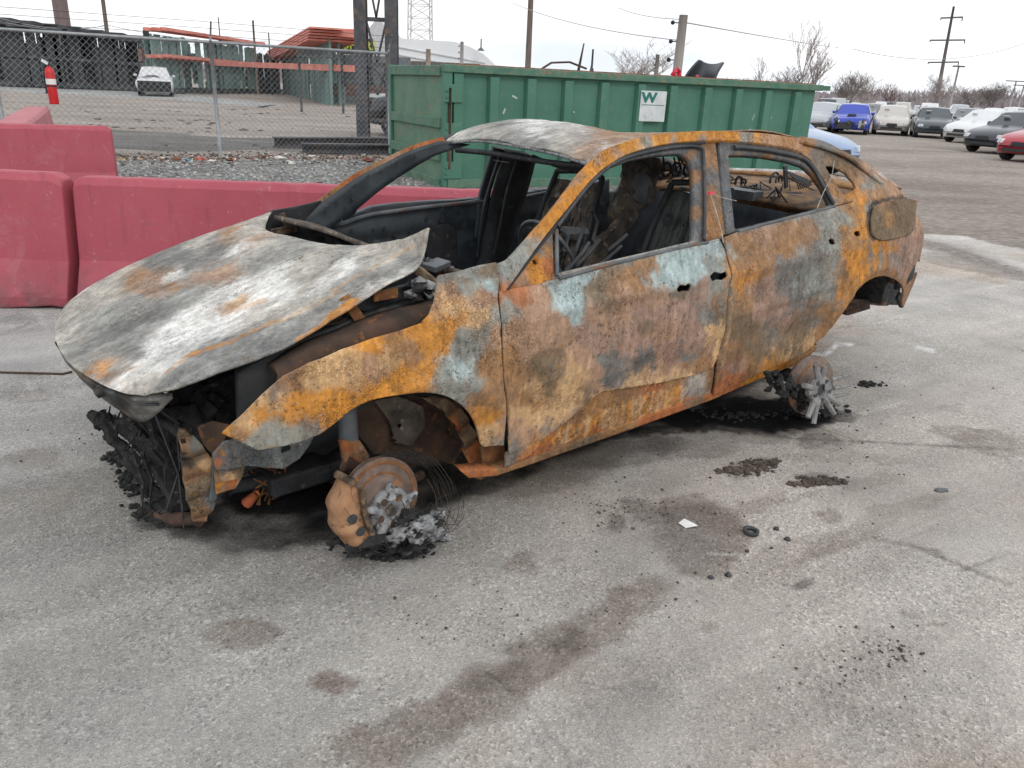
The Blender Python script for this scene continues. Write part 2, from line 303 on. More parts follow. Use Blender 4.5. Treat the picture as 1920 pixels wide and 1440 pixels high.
def concrete_colors(P):
    x, y = P[:, 0], P[:, 1]
    q = P-CAMP; z = q @ _fw; ok = z > .3; z = np.where(ok, z, .3)
    px = CX+FPX*(q @ _r)/z; py = CY-FPX*(q @ _u)/z
    n1 = fbm(np.c_[x*3.2, y*3.2, 0*x], 3, 5, .6); n2 = fbm(np.c_[x*3.2, y*3.2, 0*x+9], 5, 5, .6)
    big = fbm(np.c_[x*.7, y*.7, 0*x], 11, 4)
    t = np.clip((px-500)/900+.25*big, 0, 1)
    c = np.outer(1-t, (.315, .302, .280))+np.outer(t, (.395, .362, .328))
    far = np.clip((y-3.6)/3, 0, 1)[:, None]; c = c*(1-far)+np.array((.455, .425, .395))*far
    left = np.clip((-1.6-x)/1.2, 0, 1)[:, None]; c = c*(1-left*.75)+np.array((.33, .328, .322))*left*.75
    c *= (1+.24*fbm(np.c_[x*1.8, y*1.8, 0*x], 21, 6, .6))[:, None]; wn_ = np.clip(fbm(np.c_[x*.9, y*.9, 0*x+3], 61, 6, .6)*2.6, 0, .75)[:, None]; c = c*(1-wn_)+c*np.array((.80, .72, .64))*wn_
    # faint tyre streaks that run from lower left to upper right of the lot
    a = R(33); s = -x*math.sin(a)+y*math.cos(a); u = x*math.cos(a)+y*math.sin(a)
    st = fbm(np.c_[u*.5, s*7, 0*x], 31, 4); c *= (1+.18*st)[:, None]; sc_ = np.clip(fbm(np.c_[u*.8, s*26, 0*x], 51, 3)*4-1.5, 0, 1)*np.clip(fbm(np.c_[x*.6, y*.6, 0*x], 53, 3)*3, 0, 1); c = c*(1+.28*sc_[:, None]); a2 = R(-52); s2_ = -x*math.sin(a2)+y*math.cos(a2); u2_ = x*math.cos(a2)+y*math.sin(a2); sc2 = np.clip(fbm(np.c_[u2_*.9, s2_*30, 0*x], 57, 3)*4-1.6, 0, 1)*np.clip(fbm(np.c_[x*.7, y*.7, 0*x], 59, 3)*3-.2, 0, 1); c = c*(1+.30*sc2[:, None])
    n3 = fbm(np.c_[x*17, y*17, 0*x], 7, 4, .65); n4 = fbm(np.c_[x*17, y*17, 0*x+5], 8, 4, .65)
    wx, wy = px+(n1*40+n3*22)*3/np.maximum(z, 1), py+(n2*20+n4*12)*3/np.maximum(z, 1)
    for X, Y, rx, ry, ang, k, col in STAINS_SHADE:
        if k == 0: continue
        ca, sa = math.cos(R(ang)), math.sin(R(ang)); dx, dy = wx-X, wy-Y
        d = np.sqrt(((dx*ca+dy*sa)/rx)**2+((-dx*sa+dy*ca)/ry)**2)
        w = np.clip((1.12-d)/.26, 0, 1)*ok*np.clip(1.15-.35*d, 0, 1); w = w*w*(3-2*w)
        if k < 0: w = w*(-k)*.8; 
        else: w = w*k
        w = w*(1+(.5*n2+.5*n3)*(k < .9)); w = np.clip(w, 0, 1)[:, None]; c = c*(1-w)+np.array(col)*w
    for (x0, y0), (x1, y1), wd, col, k in MARKS:
        dx, dy = x1-x0, y1-y0; L2 = dx*dx+dy*dy; t = np.clip(((px-x0)*dx+(py-y0)*dy)/L2, 0, 1)
        d = np.hypot(px+n1*4-x0-t*dx, py+n2*3-y0-t*dy); w = np.clip(1.6-d/wd, 0, 1)*k*ok*(.7+.6*vnoise(np.c_[x*30, y*30, 0*x], 4)); w = np.clip(w, 0, 1)[:, None]
        c = c*(1-w)+np.array(col)*w
    return np.clip(c, .004, .8)
def slab():
    xs = np.unique(np.r_[np.linspace(-12, -4, 30), np.linspace(-4, 5.15, 460), np.linspace(5.2, 9.5, 110)]); ys = np.unique(np.r_[np.linspace(-2, 1.0, 12), np.linspace(1.0, 5.4, 300), np.linspace(5.4, 10.1, 120)])
    X, Y = np.meshgrid(xs, ys); P = np.c_[X.ravel(), Y.ravel(), np.full(X.size, .008)]
    P[:, 2] += 0
    nx, ny = len(xs), len(ys); I = np.arange(nx*ny).reshape(ny, nx)
    F = np.c_[I[:-1, :-1].ravel(), I[:-1, 1:].ravel(), I[1:, 1:].ravel(), I[1:, :-1].ravel()]
    cx, cy = P[F].mean(1)[:, 0], P[F].mean(1)[:, 1]
    lim = np.where(cx < -.2, 5.75, np.where(cx < .3, 5.75+(cx+.2)*5, 8.3+(cx-.3)*.42)) + .12*fbm(np.c_[cx*3, cy*3, 0*cx], 2)
    q_ = P[F].mean(1)-CAMP; z_ = np.maximum(q_ @ _fw, .3); cpx = CX+FPX*(q_ @ _r)/z_; cpy = CY-FPX*(q_ @ _u)/z_; right = np.where((cpy > 422+(cpx-1730)*.25+8*fbm(np.c_[cx*2, cy*2, 0*cx], 6, 4)) | (q_ @ _fw < 1.5) | (cx < 4.2), 99, -99)
    F = F[(cy < lim) & (cx < right)]
    me = bpy.data.meshes.new('concrete'); me.from_pydata(P.tolist(), [], F.tolist()); me.update()
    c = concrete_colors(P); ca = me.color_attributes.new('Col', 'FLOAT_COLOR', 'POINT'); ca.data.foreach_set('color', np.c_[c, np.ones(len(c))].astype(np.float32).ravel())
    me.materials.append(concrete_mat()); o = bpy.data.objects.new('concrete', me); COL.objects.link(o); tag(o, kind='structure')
slab()

# loose things lying on the concrete
def clods(name, pts, mat, label, cat, smin=.006, smax=.022, n=120, group=None, flat=.6):
    mb = MB()
    for i in range(n):
        X, Y, rx, ry = random.choice(pts); p = atz(X+random.gauss(0, .45)*rx, Y+random.gauss(0, .45)*ry, .008)
        r = random.uniform(smin, smax)*random.uniform(.6, 1.3); mb.blob((p[0], p[1], .008+r*.4), r, i, 1, .5, (1, 1, flat))
    return tag(mb.build(name, mat), label, cat, group, kind='stuff')
mudm = mottled('clod_mud', (.05, .038, .03), (.11, .085, .068), 30, .95)
clods('mud_clods', [(1400, 878, 50, 12), (1430, 868, 40, 10), (1380, 884, 40, 8)], mudm, 'larger spread of crumbled brown mud clods on the concrete beside the car', 'mud', n=300, smin=.003, smax=.013)
clods('mud_clods', [(1530, 900, 40, 8), (1560, 905, 30, 7), (1510, 908, 34, 5)], mudm, 'smaller spread of brown mud clods nearer the camera, right of the larger one', 'mud', n=220, smin=.003, smax=.013)
clods('charred_crumbs', [(225, 860, 26, 12), (250, 905, 26, 22), (275, 960, 40, 16), (210, 790, 24, 5), (245, 905, 18, 14), (300, 975, 30, 10)], M['char'], 'black charred crumbs fallen on concrete around the front of the burnt car', 'debris', .004, .018, 420)
clods('charred_crumbs', [(700, 1035, 60, 9), (780, 1030, 40, 8), (650, 1015, 20, 8), (730, 1045, 40, 6)], M['char'], 'black char under the melted front wheel', 'debris', .004, .015, 260)
clods('charred_crumbs', [(1545, 770, 40, 16), (1500, 775, 60, 10), (1380, 780, 80, 12), (1630, 722, 26, 5)], M['char'], 'black char strewn under the rear wheel', 'debris', .004, .016, 300)
clods('grit', [(1500, 900, 330, 120), (1250, 900, 200, 120), (1150, 960, 120, 40), (1640, 760, 200, 100), (1280, 1080, 160, 60), (1600, 1240, 200, 90), (900, 1150, 300, 120), (1200, 960, 120, 30), (200, 850, 180, 80), (1680, 1220, 60, 30)], mudm, 'scattered dark grit and crumbs across the open concrete', 'grit', .0015, .0055, 420, flat=.8)
mb = MB(); c = atz(1408, 996, .018); mb.lathe([(-.006, .019), (-.006, .030), (.006, .031), (.006, .018)], c, (0.05, 0, 1), 20, True)
tag(mb.build('rubber_ring', M['soot'], smooth=True), 'small dark rubber ring lying alone on the concrete', 'ring')
mb = MB(); c = atz(1290, 985, .012); mb.add([(c[0]-.035, c[1]+.012, .014), (c[0]-.012, c[1]-.02, .012), (c[0]+.035, c[1]-.012, .020), (c[0]+.03, c[1]+.012, .013), (c[0]-.01, c[1]+.03, .024)], [(0, 1, 2, 4), (4, 2, 3)])
o = tag(mb.build('paper_scrap', plain('paper', (.7, .7, .7), .8)), 'small white paper scrap on the round brown stain', 'scrap'); sm = o.modifiers.new('s', 'SOLIDIFY'); sm.thickness = .001
for k, (X, Y, r) in enumerate([(1455, 991, .011), (1476, 1011, .011), (1366, 1078, .012), (1333, 1082, .009), (1401, 1033, .008), (1446, 1027, .005)]):
    p = atz(X, Y, .012); mb = MB(); mb.blob((p[0], p[1], .012), r, k+5, 2, .4, (1, 1, .75))
    tag(mb.build('pebble', M['soot'], smooth=True), ['blackish pebble right of the rubber ring', 'round dark pebble below right of the rubber ring', 'larger dark pebble at the edge of the round brown stain', 'pebble just left of the larger one at the stain edge', 'tiny brown pebble below left of the rubber ring', 'tiniest pebble straight below the rubber ring'][k], 'pebble', 'pebbles on the concrete')
mb = MB(); mb.tube([tuple(atz(x, y, .014)) for x, y in [(-120, 697), (0, 698), (40, 699), (80, 700), (118, 701), (135, 697)]], .006, 6)
tag(mb.build('cable', M['rustdark'], smooth=True), 'thin rusty cable lying on the concrete left of the car nose', 'cable')
mb = MB(); p = atz(1765, 919, .012); mb.blob((p[0], p[1], .012), .03, 3, 2, .3, (1, .5, .25)); tag(mb.build('metal_flake', M['steel']), 'flat grey metal flake lying far right on the concrete', 'scrap')
# ------------------------------------------------------------------ red jersey barriers
def barrier_mat(name, c1, c2):
    m, nt, b = mat_base(name, .62); v = coords(nt)
    c = ramp(nt, tex(nt, v, 1.6, 6, .6), [(.3, c1), (.7, c2)])
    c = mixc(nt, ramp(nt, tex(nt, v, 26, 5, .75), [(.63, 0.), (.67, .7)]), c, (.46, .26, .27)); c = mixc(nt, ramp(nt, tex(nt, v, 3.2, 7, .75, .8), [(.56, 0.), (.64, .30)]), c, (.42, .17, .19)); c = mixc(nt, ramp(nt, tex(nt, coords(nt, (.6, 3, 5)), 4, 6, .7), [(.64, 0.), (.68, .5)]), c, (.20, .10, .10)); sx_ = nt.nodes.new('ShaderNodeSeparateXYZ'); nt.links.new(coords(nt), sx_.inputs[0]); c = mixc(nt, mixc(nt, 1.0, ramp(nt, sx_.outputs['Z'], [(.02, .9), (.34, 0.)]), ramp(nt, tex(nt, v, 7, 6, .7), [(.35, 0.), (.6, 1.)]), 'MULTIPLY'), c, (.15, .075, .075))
    c = mixc(nt, ramp(nt, tex(nt, coords(nt, (3, 3, .35)), 5, 4), [(.56, 0.), (.72, .35)]), c, (.17, .045, .06))
    g = nt.nodes.new('ShaderNodeNewGeometry'); 
    nt.links.new(c, b.inputs['Base Color']); bump(nt, b, tex(nt, v, 30, 6, .75), .35, .01); return m
BM1 = barrier_mat('red_paint', (.36, .058, .086), (.43, .085, .112)); BM2 = barrier_mat('faded_red_paint', (.42, .12, .14), (.50, .17, .185))
def barrier(loc, ang, L, H, mat, label, tw=.085, bw=.27, lip=.05, seed=0, chip=False):
    prof = [(-bw, 0), (-bw+.01, .09), (-bw*.93, .12), (-tw-.06, .33), (-tw, H-.05), (-tw+.035, H), (tw-.035, H), (tw, H-.05), (tw+.06, .33), (bw*.93, .12), (bw-.01, .09), (bw, 0)]
    n = int(L/.06); V = []; F = []; k = len(prof)
    for i in range(n+1):
        x = L*i/n; e = min(x, L-x); ins = (max(0, .05-e)/.05)**2*.035
        for j, (y, z) in enumerate(prof):
            zz = z-ins if z > .5 else z; yy = y*(1-ins*1.2)
            a = .006*mnoise.noise((x*2.5+seed, y*9, z*6)); 
            if chip and z < .3 and y < 0: 
                d = max(0, 1-abs(x-(L-.12))/.42)*max(0, 1-z/.5); a += .06*d*(1+.9*mnoise.noise((x*13, z*15, 2))); zz += .03*d*(z < .05)
            if z > H-.1: zz += .006*mnoise.noise((x*8+seed, j, 3))
            V.append((x, yy+(a if y < 0 else -a), zz))
    for i in range(n):
        for j in range(k): q = (j+1) % k; F.append((i*k+j, (i+1)*k+j, (i+1)*k+q, i*k+q))
    F.append(tuple(range(k))); F.append(tuple(range(n*k, (n+1)*k))[::-1])
    o = mesh_obj('jersey_barrier', V, F, mat); o.location = loc; o.rotation_euler = (0, 0, ang); 
    b = o.modifiers.new('b', 'BEVEL'); b.width = .012; b.segments = 2; b.limit_method = 'ANGLE'; b.angle_limit = R(35)
    return tag(o, label, 'barrier', 'red jersey barriers')
barrier((-5.985, 5.37, 0), R(-1.0), 2.96, .895, BM1, 'red concrete barrier at the left edge with a broken lower right corner', chip=True, seed=2)
barrier((-2.99, 5.36, 0), R(4), 3.0, .875, BM1, 'long red concrete barrier running behind the burnt car hood', seed=5)
barrier((-8.2, 9.05, 0), R(22), 3.25, .885, BM1, 'red concrete barrier set further back behind the front left one', seed=8)
barrier((-6.3, 10.0, 0), R(117), 5.1, .885, BM2, 'faded pink barrier seen end on behind the others, below the fire extinguisher', tw=.19, bw=.33, seed=11)

# ------------------------------------------------------------------ chain link fence
galv = mottled('galvanised', (.24, .26, .27), (.34, .36, .37), 9, .5, .35, bst=.1)
f0 = Vector((-6.13, 16.42, 0)); fd = Vector((3.10, 1.95, 0)).normalized(); SP = 3.66
def FP(s, z=0, off=0): p = f0+fd*s; return Vector((p.x-fd.y*off, p.y+fd.x*off, z))
s_near, s_far = -2*SP-1.5, 3.72
fence = empty('chain_link_fence', FP(0), 0, 'grey galvanised chain link fence with top rail behind the red barriers', 'fence')
def rel(mb, parent):
    l = parent.location; mb.V = [(v[0]-l[0], v[1]-l[1], v[2]-l[2]) for v in mb.V]; return mb
FH = 2.12; sg = 1
for i, s in enumerate([-2*SP, -SP, 0, 3.70]):
    mb = MB(); mb.tube([FP(s, 0, .0), FP(s, FH+.03)], .036, 10)
    mb.tube([FP(s, FH+.02), FP(s, FH+.36, -.20)], [.022, .016], 6); rel(mb, fence).build('fence_post', galv, fence, True)
mb = MB(); mb.tube([FP(s_near, FH), FP(s_far, FH)], .028, 8); rel(mb, fence).build('top_rail', galv, fence, True)
mb = MB(); W = .112
nw = int((s_far-s_near)/W); nzg = int((FH-.03)/(W/2))
for i in range(nw+1):
    for sgn in (1, -1):
        pts = []
        for k in range(nzg+1):
            zz = .04+k*(W/2); a = s_near+i*W+(W/2 if (k % 2) else 0)*sgn
            pts.append(FP(min(a, s_far), zz, .040+.004*sgn*(1 if k % 2 else -1)))
        if sgn == 1: mb.tube(pts, .0044, 3, False)
        else: mb.tube(pts, .0044, 3, False)
rel(mb, fence).build('chain_mesh', galv, fence)
mb = MB()
for z, o_ in ((FH+.12, -.07), (FH+.24, -.13), (FH+.35, -.19)): mb.tube([FP(s_near, z, o_), FP(-SP, z-.01, o_), FP(0, z, o_), FP(s_far, z-.02, o_)], .004, 4)
rel(mb, fence).build('barbed_wire', M['wire'], fence)

# fire extinguisher hooked on the fence
redp = mottled('extinguisher_red', (.50, .012, .016), (.60, .02, .022), 6, .35, bst=0); whitep = plain('white_label', (.75, .75, .74), .5)
ex = None
for s in np.arange(-9, -2, .02):
    X, Y = project(FP(s, 1.3)); 
    if abs(X-96) < 2.5: ex = s; break
ep = FP(ex or -6, 0, -.14); yz = lambda py: float(aty(98, py, ep.y)[2])
zt, zb = yz(121), yz(195)
E_ = empty('fire_extinguisher', (ep.x, ep.y, zb), 0, 'red fire extinguisher with a white band hooked on the chain link fence', 'fire extinguisher')
Hh = zt-zb; r = .078
mb = MB(); mb.lathe([(0, .03), (.0, r*.95), (.02, r), (Hh*.80, r), (Hh*.88, r*.85), (Hh*.94, r*.4), (Hh*.96, .02)], (0, 0, 0), (0, 0, 1), 20); mb.build('tank', redp, E_, True)
mb = MB(); mb.lathe([(Hh*.50, r+.003), (Hh*.64, r+.003)], (0, 0, 0), (0, 0, 1), 20); mb.build('label_band', whitep, E_, True)
mb = MB(); mb.lathe([(Hh*.44, r+.004), (Hh*.48, r+.004)], (0, 0, 0), (0, 0, 1), 20); mb.build('strap', M['black'], E_, True)
mb = MB(); mb.lathe([(Hh*.94, .02), (Hh*1.0, .022), (Hh*1.03, .012)], (0, 0, 0), (0, 0, 1), 10); mb.bar((-.02, 0, Hh*1.02), (.10, -.02, Hh*1.10), .022, .01); mb.bar((-.02, 0, Hh*1.0), (.09, -.02, Hh*1.0), .02, .01); mb.build('valve_handle', M['soot'], E_)
mb = MB(); mb.tube([(-.02, -.01, Hh*1.0), (-.075, -.02, Hh*.9), (-.10, -.02, Hh*.6), (-.098, -.02, Hh*.42)], .011, 6); mb.tube([(-.098, -.02, Hh*.42), (-.094, -.02, Hh*.26)], [.012, .02], 6); mb.build('hose', M['black'], E_, True)
mb = MB(); mb.box((-.03, -.05, Hh*1.06), (.12, .004, .05), M=Matrix.Rotation(.5, 3, 'Y')); mb.build('paper_tag', whitep, E_)
mb = MB(); mb.bar((0, .0, Hh*.7), (0, .16, Hh*.7), .02, .02); mb.build('bracket', M['soot'], E_)

# litter blown against the fence
lm = [plain('litter_white', (.62, .6, .56)), plain('litter_brown', (.22, .07, .045)), plain('litter_red', (.42, .10, .07)), plain('litter_tan', (.45, .36, .22)), plain('litter_blue', (.12, .28, .38))]
LIT = [(525, 294, .16, 0, 'crumpled white bag in the litter below the fence'), (545, 302, .14, 0, 'pale flattened carton in the litter below the fence'), (375, 296, .13, 2, 'orange red wrapper beside the middle fence post'), (397, 300, .12, 0, 'white scrap at the foot of the middle fence post'), (352, 298, .09, 4, 'light blue scrap among the fence litter'), (333, 296, .10, 1, 'brown red crushed can left in the fence litter'), (432, 297, .13, 1, 'dark brown scrap right of the middle fence post'), (690, 299, .16, 1, 'dark red plastic piece by the container corner'), (707, 302, .10, 3, 'cream coloured lump by the container corner'), (585, 291, .10, 0, 'small pale bag below the dark steel beams'), (305, 294, .07, 0, 'tiny white paper bit far left in the fence litter'), (262, 297, .09, 3, 'tan twig-like piece beside the rear barrier'), (225, 298, .12, 3, 'flat yellowish scrap against the rear barrier end'), (495, 292, .08, 1, 'rusty brown scrap left of the crumpled white bag')]
for k, (X, Y, r, mi, lab) in enumerate(LIT):
    p = atz(X, Y+3, .02); mb = MB(); mb.blob((p[0], p[1], .03), r*.6, k, 2, .9, (1, .7, .42), 2.5)
    tag(mb.build('litter', lm[mi]), lab, 'litter', 'litter along the fence foot')
mb = MB()
for i in range(900):
    X = random.uniform(215, 735); Y = random.gauss(298, 6)+ (X-215)*-.004; p = atz(X, Y, .0); r = random.uniform(.008, .032)
    mb.m = random.choice([0, 0, 1, 2, 3, 3]); mb.blob((p[0], p[1], r*.4), r, i, 1, .6, (1, 1, .6))
tag(mb.build('leaf_litter', [M['rusttan'], lm[1], lm[0], M['soot']]), 'dead leaves and tiny trash along the fence line', 'litter', kind='stuff')
mb = MB()
for i in range(2600):
    X = random.uniform(215, 860); Y = random.uniform(300, 352); p = atz(X, Y, .004); r = random.uniform(.012, .035)
    if p[1] < 6.2: continue
    mb.m = random.choice([0, 1, 1, 2]); mb.blob((p[0], p[1], .004+r*.2), r, i, 1, .5, (1, 1, .6))
tag(mb.build('loose_gravel', [plain('stone_a', (.16, .17, .175)), plain('stone_b', (.27, .275, .27)), plain('stone_c', (.40, .40, .39))]), 'loose grey crushed stone between barriers and fence', 'gravel', kind='stuff')
mb = MB()
for i in range(260):
    X = random.uniform(150, 700); Y = 205+75*random.random()**1.3; p = atz(X, Y, 0); r = random.uniform(.03, .11)*(.4+.6*random.random())
    if mnoise.noise((p[0]*.5, p[1]*.35, 0)) < .05: continue
    mb.blob((p[0], p[1], r*.1), r, i, 1, .6, (1.6, 1, .5))
tag(mb.build('mud_ridges', mud), 'low churned mud ridges in the yard behind the fence', 'mud', kind='stuff')

# ------------------------------------------------------------------ green roll-off container
gm, nt, b = mat_base('green_paint', .55); v = coords(nt)
c = ramp(nt, tex(nt, v, 1.3, 5), [(.3, (.048, .160, .110)), (.7, (.070, .200, .142))])
c = mixc(nt, ramp(nt, tex(nt, v, 6, 7, .7), [(.56, 0.), (.64, .5)]), c, (.13, .21, .15))
c = mixc(nt, ramp(nt, tex(nt, v, 11, 7, .75), [(.67, 0.), (.70, .9)]), c, (.20, .09, .045))
c = mixc(nt, ramp(nt, tex(nt, coords(nt, (6, 6, .5)), 4, 4), [(.60, 0.), (.75, .45)]), c, (.12, .12, .07))
g = nt.nodes.new('ShaderNodeNewGeometry'); 
nt.links.new(c, b.inputs['Base Color']); bump(nt, b, tex(nt, v, 4, 5), .3, .03)
wornrail = mottled('worn_rail', (.055, .155, .105), (.11, .20, .14), 6, .7, c3=(.24, .17, .10), sc3=13, t3=(.60, .68), bst=.4)
reddish = mottled('rusty_rim', (.20, .07, .05), (.34, .16, .10), 9, .9, bst=.4)
cc = atz(835, 352); CA = R(27.5)
ct = empty('waste_container', (cc[0], cc[1], 0), CA, 'large green ribbed steel waste container with a white sign', 'container')
CL, CW, CH = 7.75, 2.44, 1.83
# local: x along the long side, y to the back
gd = gm
mb = MB(); mb.box((CL/2, .03, CH/2+.03), (CL-.02, .05, CH-.14)); mb.build('side_wall', gd, ct)
mb = MB(); mb.box((CL/2, CW-.03, CH/2+.03), (CL-.02, .05, CH-.14)); mb.build('side_wall', gd, ct)
mb = MB(); mb.box((CL-.04, CW/2, CH/2+.03), (.06, CW-.12, CH-.14)); mb.build('end_wall', gd, ct)
mb = MB(); mb.box((CL/2, CW/2, .12), (CL-.1, CW-.12, .06)); mb.build('floor_plate', M['rust'], ct)
ribs = [project((cc[0]+math.cos(CA)*s, cc[1]+math.sin(CA)*s, CH))[0] for s in np.linspace(0, CL, 200)]
def s_at(px): return float(np.interp(px, ribs, np.linspace(0, CL, 200)))
for X in (860, 925, 995, 1065, 1133, 1202, 1262, 1327, 1385, 1440, 1495):
    s = s_at(X); mb = MB()
    if X == 860: mb.box((s-.02, -.03, CH/2-.02), (.16, .09, CH-.20))
    else: mb.prism([(-.10, 0), (-.075, -.085), (.075, -.085), (.10, 0)], lambda u, v_, w, s=s: (s+u, v_, .10+w), CH-.25)
    mb.build('side_rib', gd, ct, bevel=.006)
mb = MB(); mb.box((CL/2, -.04, CH-.055), (CL+.16, .13, .11)); mb.box((CL+.14, -.04, CH-.055), (.30, .10, .09)); mb.build('top_rail', wornrail, ct, bevel=.01)
mb = MB(); mb.box((CL/2, CW+.02, CH-.055), (CL+.16, .13, .11)); mb.box((CL, CW/2, CH-.055), (.1, CW, .10)); mb.build('top_rail', wornrail, ct, bevel=.01)
mb = MB()
for k in range(60):
    x = .2+k*(CL-.3)/60; mb.box((x, .03, CH+.008+.004*mnoise.noise((x*4, 0, 0))), ((CL-.3)/60+.01, .10, .022+.008*mnoise.noise((x*6, 1, 0))))
mb.build('rusty_rim', reddish, ct)
mb = MB(); mb.box((CL/2, -.03, .07), (CL, .16, .14)); mb.build('bottom_rail', wornrail, ct, bevel=.01)
# door end
dr = MB(); dr.box((-.03, CW/2, CH/2+.02), (.05, CW-.12, CH-.16)); door = dr.build('end_door', mottled('faded_green', (.085, .19, .125), (.13, .23, .155), 3, .7, c3=(.22, .18, .12), sc3=7, t3=(.58, .68), bst=.3), ct)
for z in (CH-.09, .98, .48, .06):
    mb = MB(); mb.box((-.075, CW/2, z), (.07, CW-.10, .15)); mb.build('door_rail', wornrail, door, bevel=.01)
mb = MB(); mb.box((-.06, CW-.03, CH/2), (.10, .10, CH)); mb.build('corner_post', gd, ct, bevel=.008)
mb = MB(); mb.box((.0, -.01, CH/2), (.14, .14, CH-.02)); mb.build('corner_post', gd, ct, bevel=.008)
for z in (1.42, .86, .28):
    mb = MB(); mb.box((.08, -.09, z), (.30, .04, .26)); mb.lathe([(0, .02), (.02, .02), (.02, .001)], (-.03, -.115, z+.04), (0, -1, 0), 8); mb.lathe([(0, .02), (.02, .02), (.02, .001)], (-.03, -.115, z-.05), (0, -1, 0), 8); mb.build('hinge_plate', gd, ct, bevel=.006)
mb = MB(); mb.tube([(.02, -.10, .3), (.02, -.10, 1.5)], .025, 8); mb.build('hinge_bar', M['rustdark'], ct, True)
mb = MB()
for x, z, w, h in ((1.18, 1.40, .10, .03), (1.0, 1.18, .03, .09), (2.3, 1.2, .04, .02), (6.2, .95, .03, .09), (6.25, 1.2, .015, .12), (6.7, 1.2, .012, .05)):
    mb.box((x, -.001+.003, z), (w, .006, h), M=Matrix.Rotation(.4, 3, 'Y'))
mb.build('paint_scrape', plain('scrape', (.40, .50, .45)), ct)
# white sign, partly peeled, with the letter mark
s0, s1 = s_at(1199), s_at(1247)
sg_ = MB(); sg_.box(((s0+s1)/2, -.098, 1.335), (s1-s0, .012, .50)); sgn = sg_.build('sign_plate', mottled('sign_white', (.52, .56, .56), (.66, .69, .69), 5, .5, c3=(.42, .45, .45), sc3=9, bst=0), ct)
def text_obj(name, body, loc, size, mat, parent, rot=(R(90), 0, 0), ext=.002, bold=0, align='CENTER', sx=1):
    cu = bpy.data.curves.new(name, 'FONT'); cu.body = body; cu.size = size; cu.extrude = ext; cu.offset = bold; cu.align_x = align
    o = bpy.data.objects.new(name, cu); COL.objects.link(o); o.location = loc; o.rotation_euler = rot; o.scale = (sx, 1, 1); cu.materials.append(mat)
    dg = bpy.context.evaluated_depsgraph_get(); me = bpy.data.meshes.new_from_object(o.evaluated_get(dg)); bpy.data.objects.remove(o)
    o = bpy.data.objects.new(name, me); COL.objects.link(o); o.location = loc; o.rotation_euler = rot; o.scale = (sx, 1, 1); o.parent = parent; return o
teal = plain('sign_teal', (.01, .16, .13), .5)
text_obj('letter_mark', 'W', (s0+.02, -.106, 1.40), .22, teal, sgn, bold=.010, align='LEFT', sx=1.35)
mb = MB(); mb.box(((s0+s1)/2, -.106, 1.355), (s1-s0-.06, .003, .014)); mb.build('sign_line', plain('sign_grey', (.16, .25, .23)), sgn)
# what sticks out of the container
rr = s_at(1320)
cw = lambda x, y, z: Vector((cc[0]+math.cos(CA)*x-math.sin(CA)*y, cc[1]+math.sin(CA)*x+math.cos(CA)*y, z))
yb = float(cw(s_at(1315), .3, CH)[1]); bt = [(1283, 152), (1292, 153), (1306, 154), (1322, 153), (1340, 150)]; tp = [(1314, 111), (1318, 116), (1330, 120), (1345, 120), (1358, 114)]; dp = [-.10, .12, .30, .22, -.02]
V = []; nu, nv = 8, 5
for i in range(nu+1):
    u = i/nu
    for j in range(nv):
        X0 = bt[j][0]+(tp[j][0]-bt[j][0])*u**1.4; Y0 = bt[j][1]+(tp[j][1]-bt[j][1])*u; V.append(tuple(aty(X0, Y0, yb+dp[j]+.35*u*u)))
F = [(i*nv+j, i*nv+j+1, (i+1)*nv+j+1, (i+1)*nv+j) for i in range(nu) for j in range(nv-1)]
o = mesh_obj('plastic_bumper', V, F, plain('dark_plastic', (.03, .035, .042), .5), None, True); sb_ = o.modifiers.new('sub', 'SUBSURF'); sb_.levels = sb_.render_levels = 2; s_ = o.modifiers.new('s', 'SOLIDIFY'); s_.thickness = .03
tag(o, 'curved dark plastic bumper piece sticking up out of the green container', 'bumper')
mb = MB(); rn = random.Random(3)
for k in range(9):
    a = k*.7; p = cw(s_at(1277)+.07*math.cos(a), .14, CH+.05+.06*math.sin(a)); mb.blob(p, .045, k, 1, .6, (1, .6, 1))
tag(mb.build('red_plastic_scrap', plain('bright_red', (.55, .02, .05), .4)), 'bright red scrap of plastic on the container rim beside the dark bumper', 'scrap')
mb = MB(); p = cw(rr-.12, .05, CH+.03); mb.blob(p, .035, 3, 1, .4); tag(mb.build('red_plastic_scrap', plain('dull_red', (.35, .04, .04), .5)), 'small dull red bit on the container rim under the dark bumper', 'scrap')
mb = MB(); mb.tube([cw(s_at(1030), .25, CH+.02), cw(s_at(1050), .3, CH+.12), cw(s_at(1090), .4, CH+.15), cw(s_at(1120), .35, CH+.06)], .018, 6)
mb.tube([cw(s_at(1100), .3, CH-.1), cw(s_at(1109), .3, CH+.45)], [.03, .012], 5)
tag(mb.build('scrap_pipe', M['rustdark']), 'dark bent pipe poking out of the container left of the sign', 'pipe')
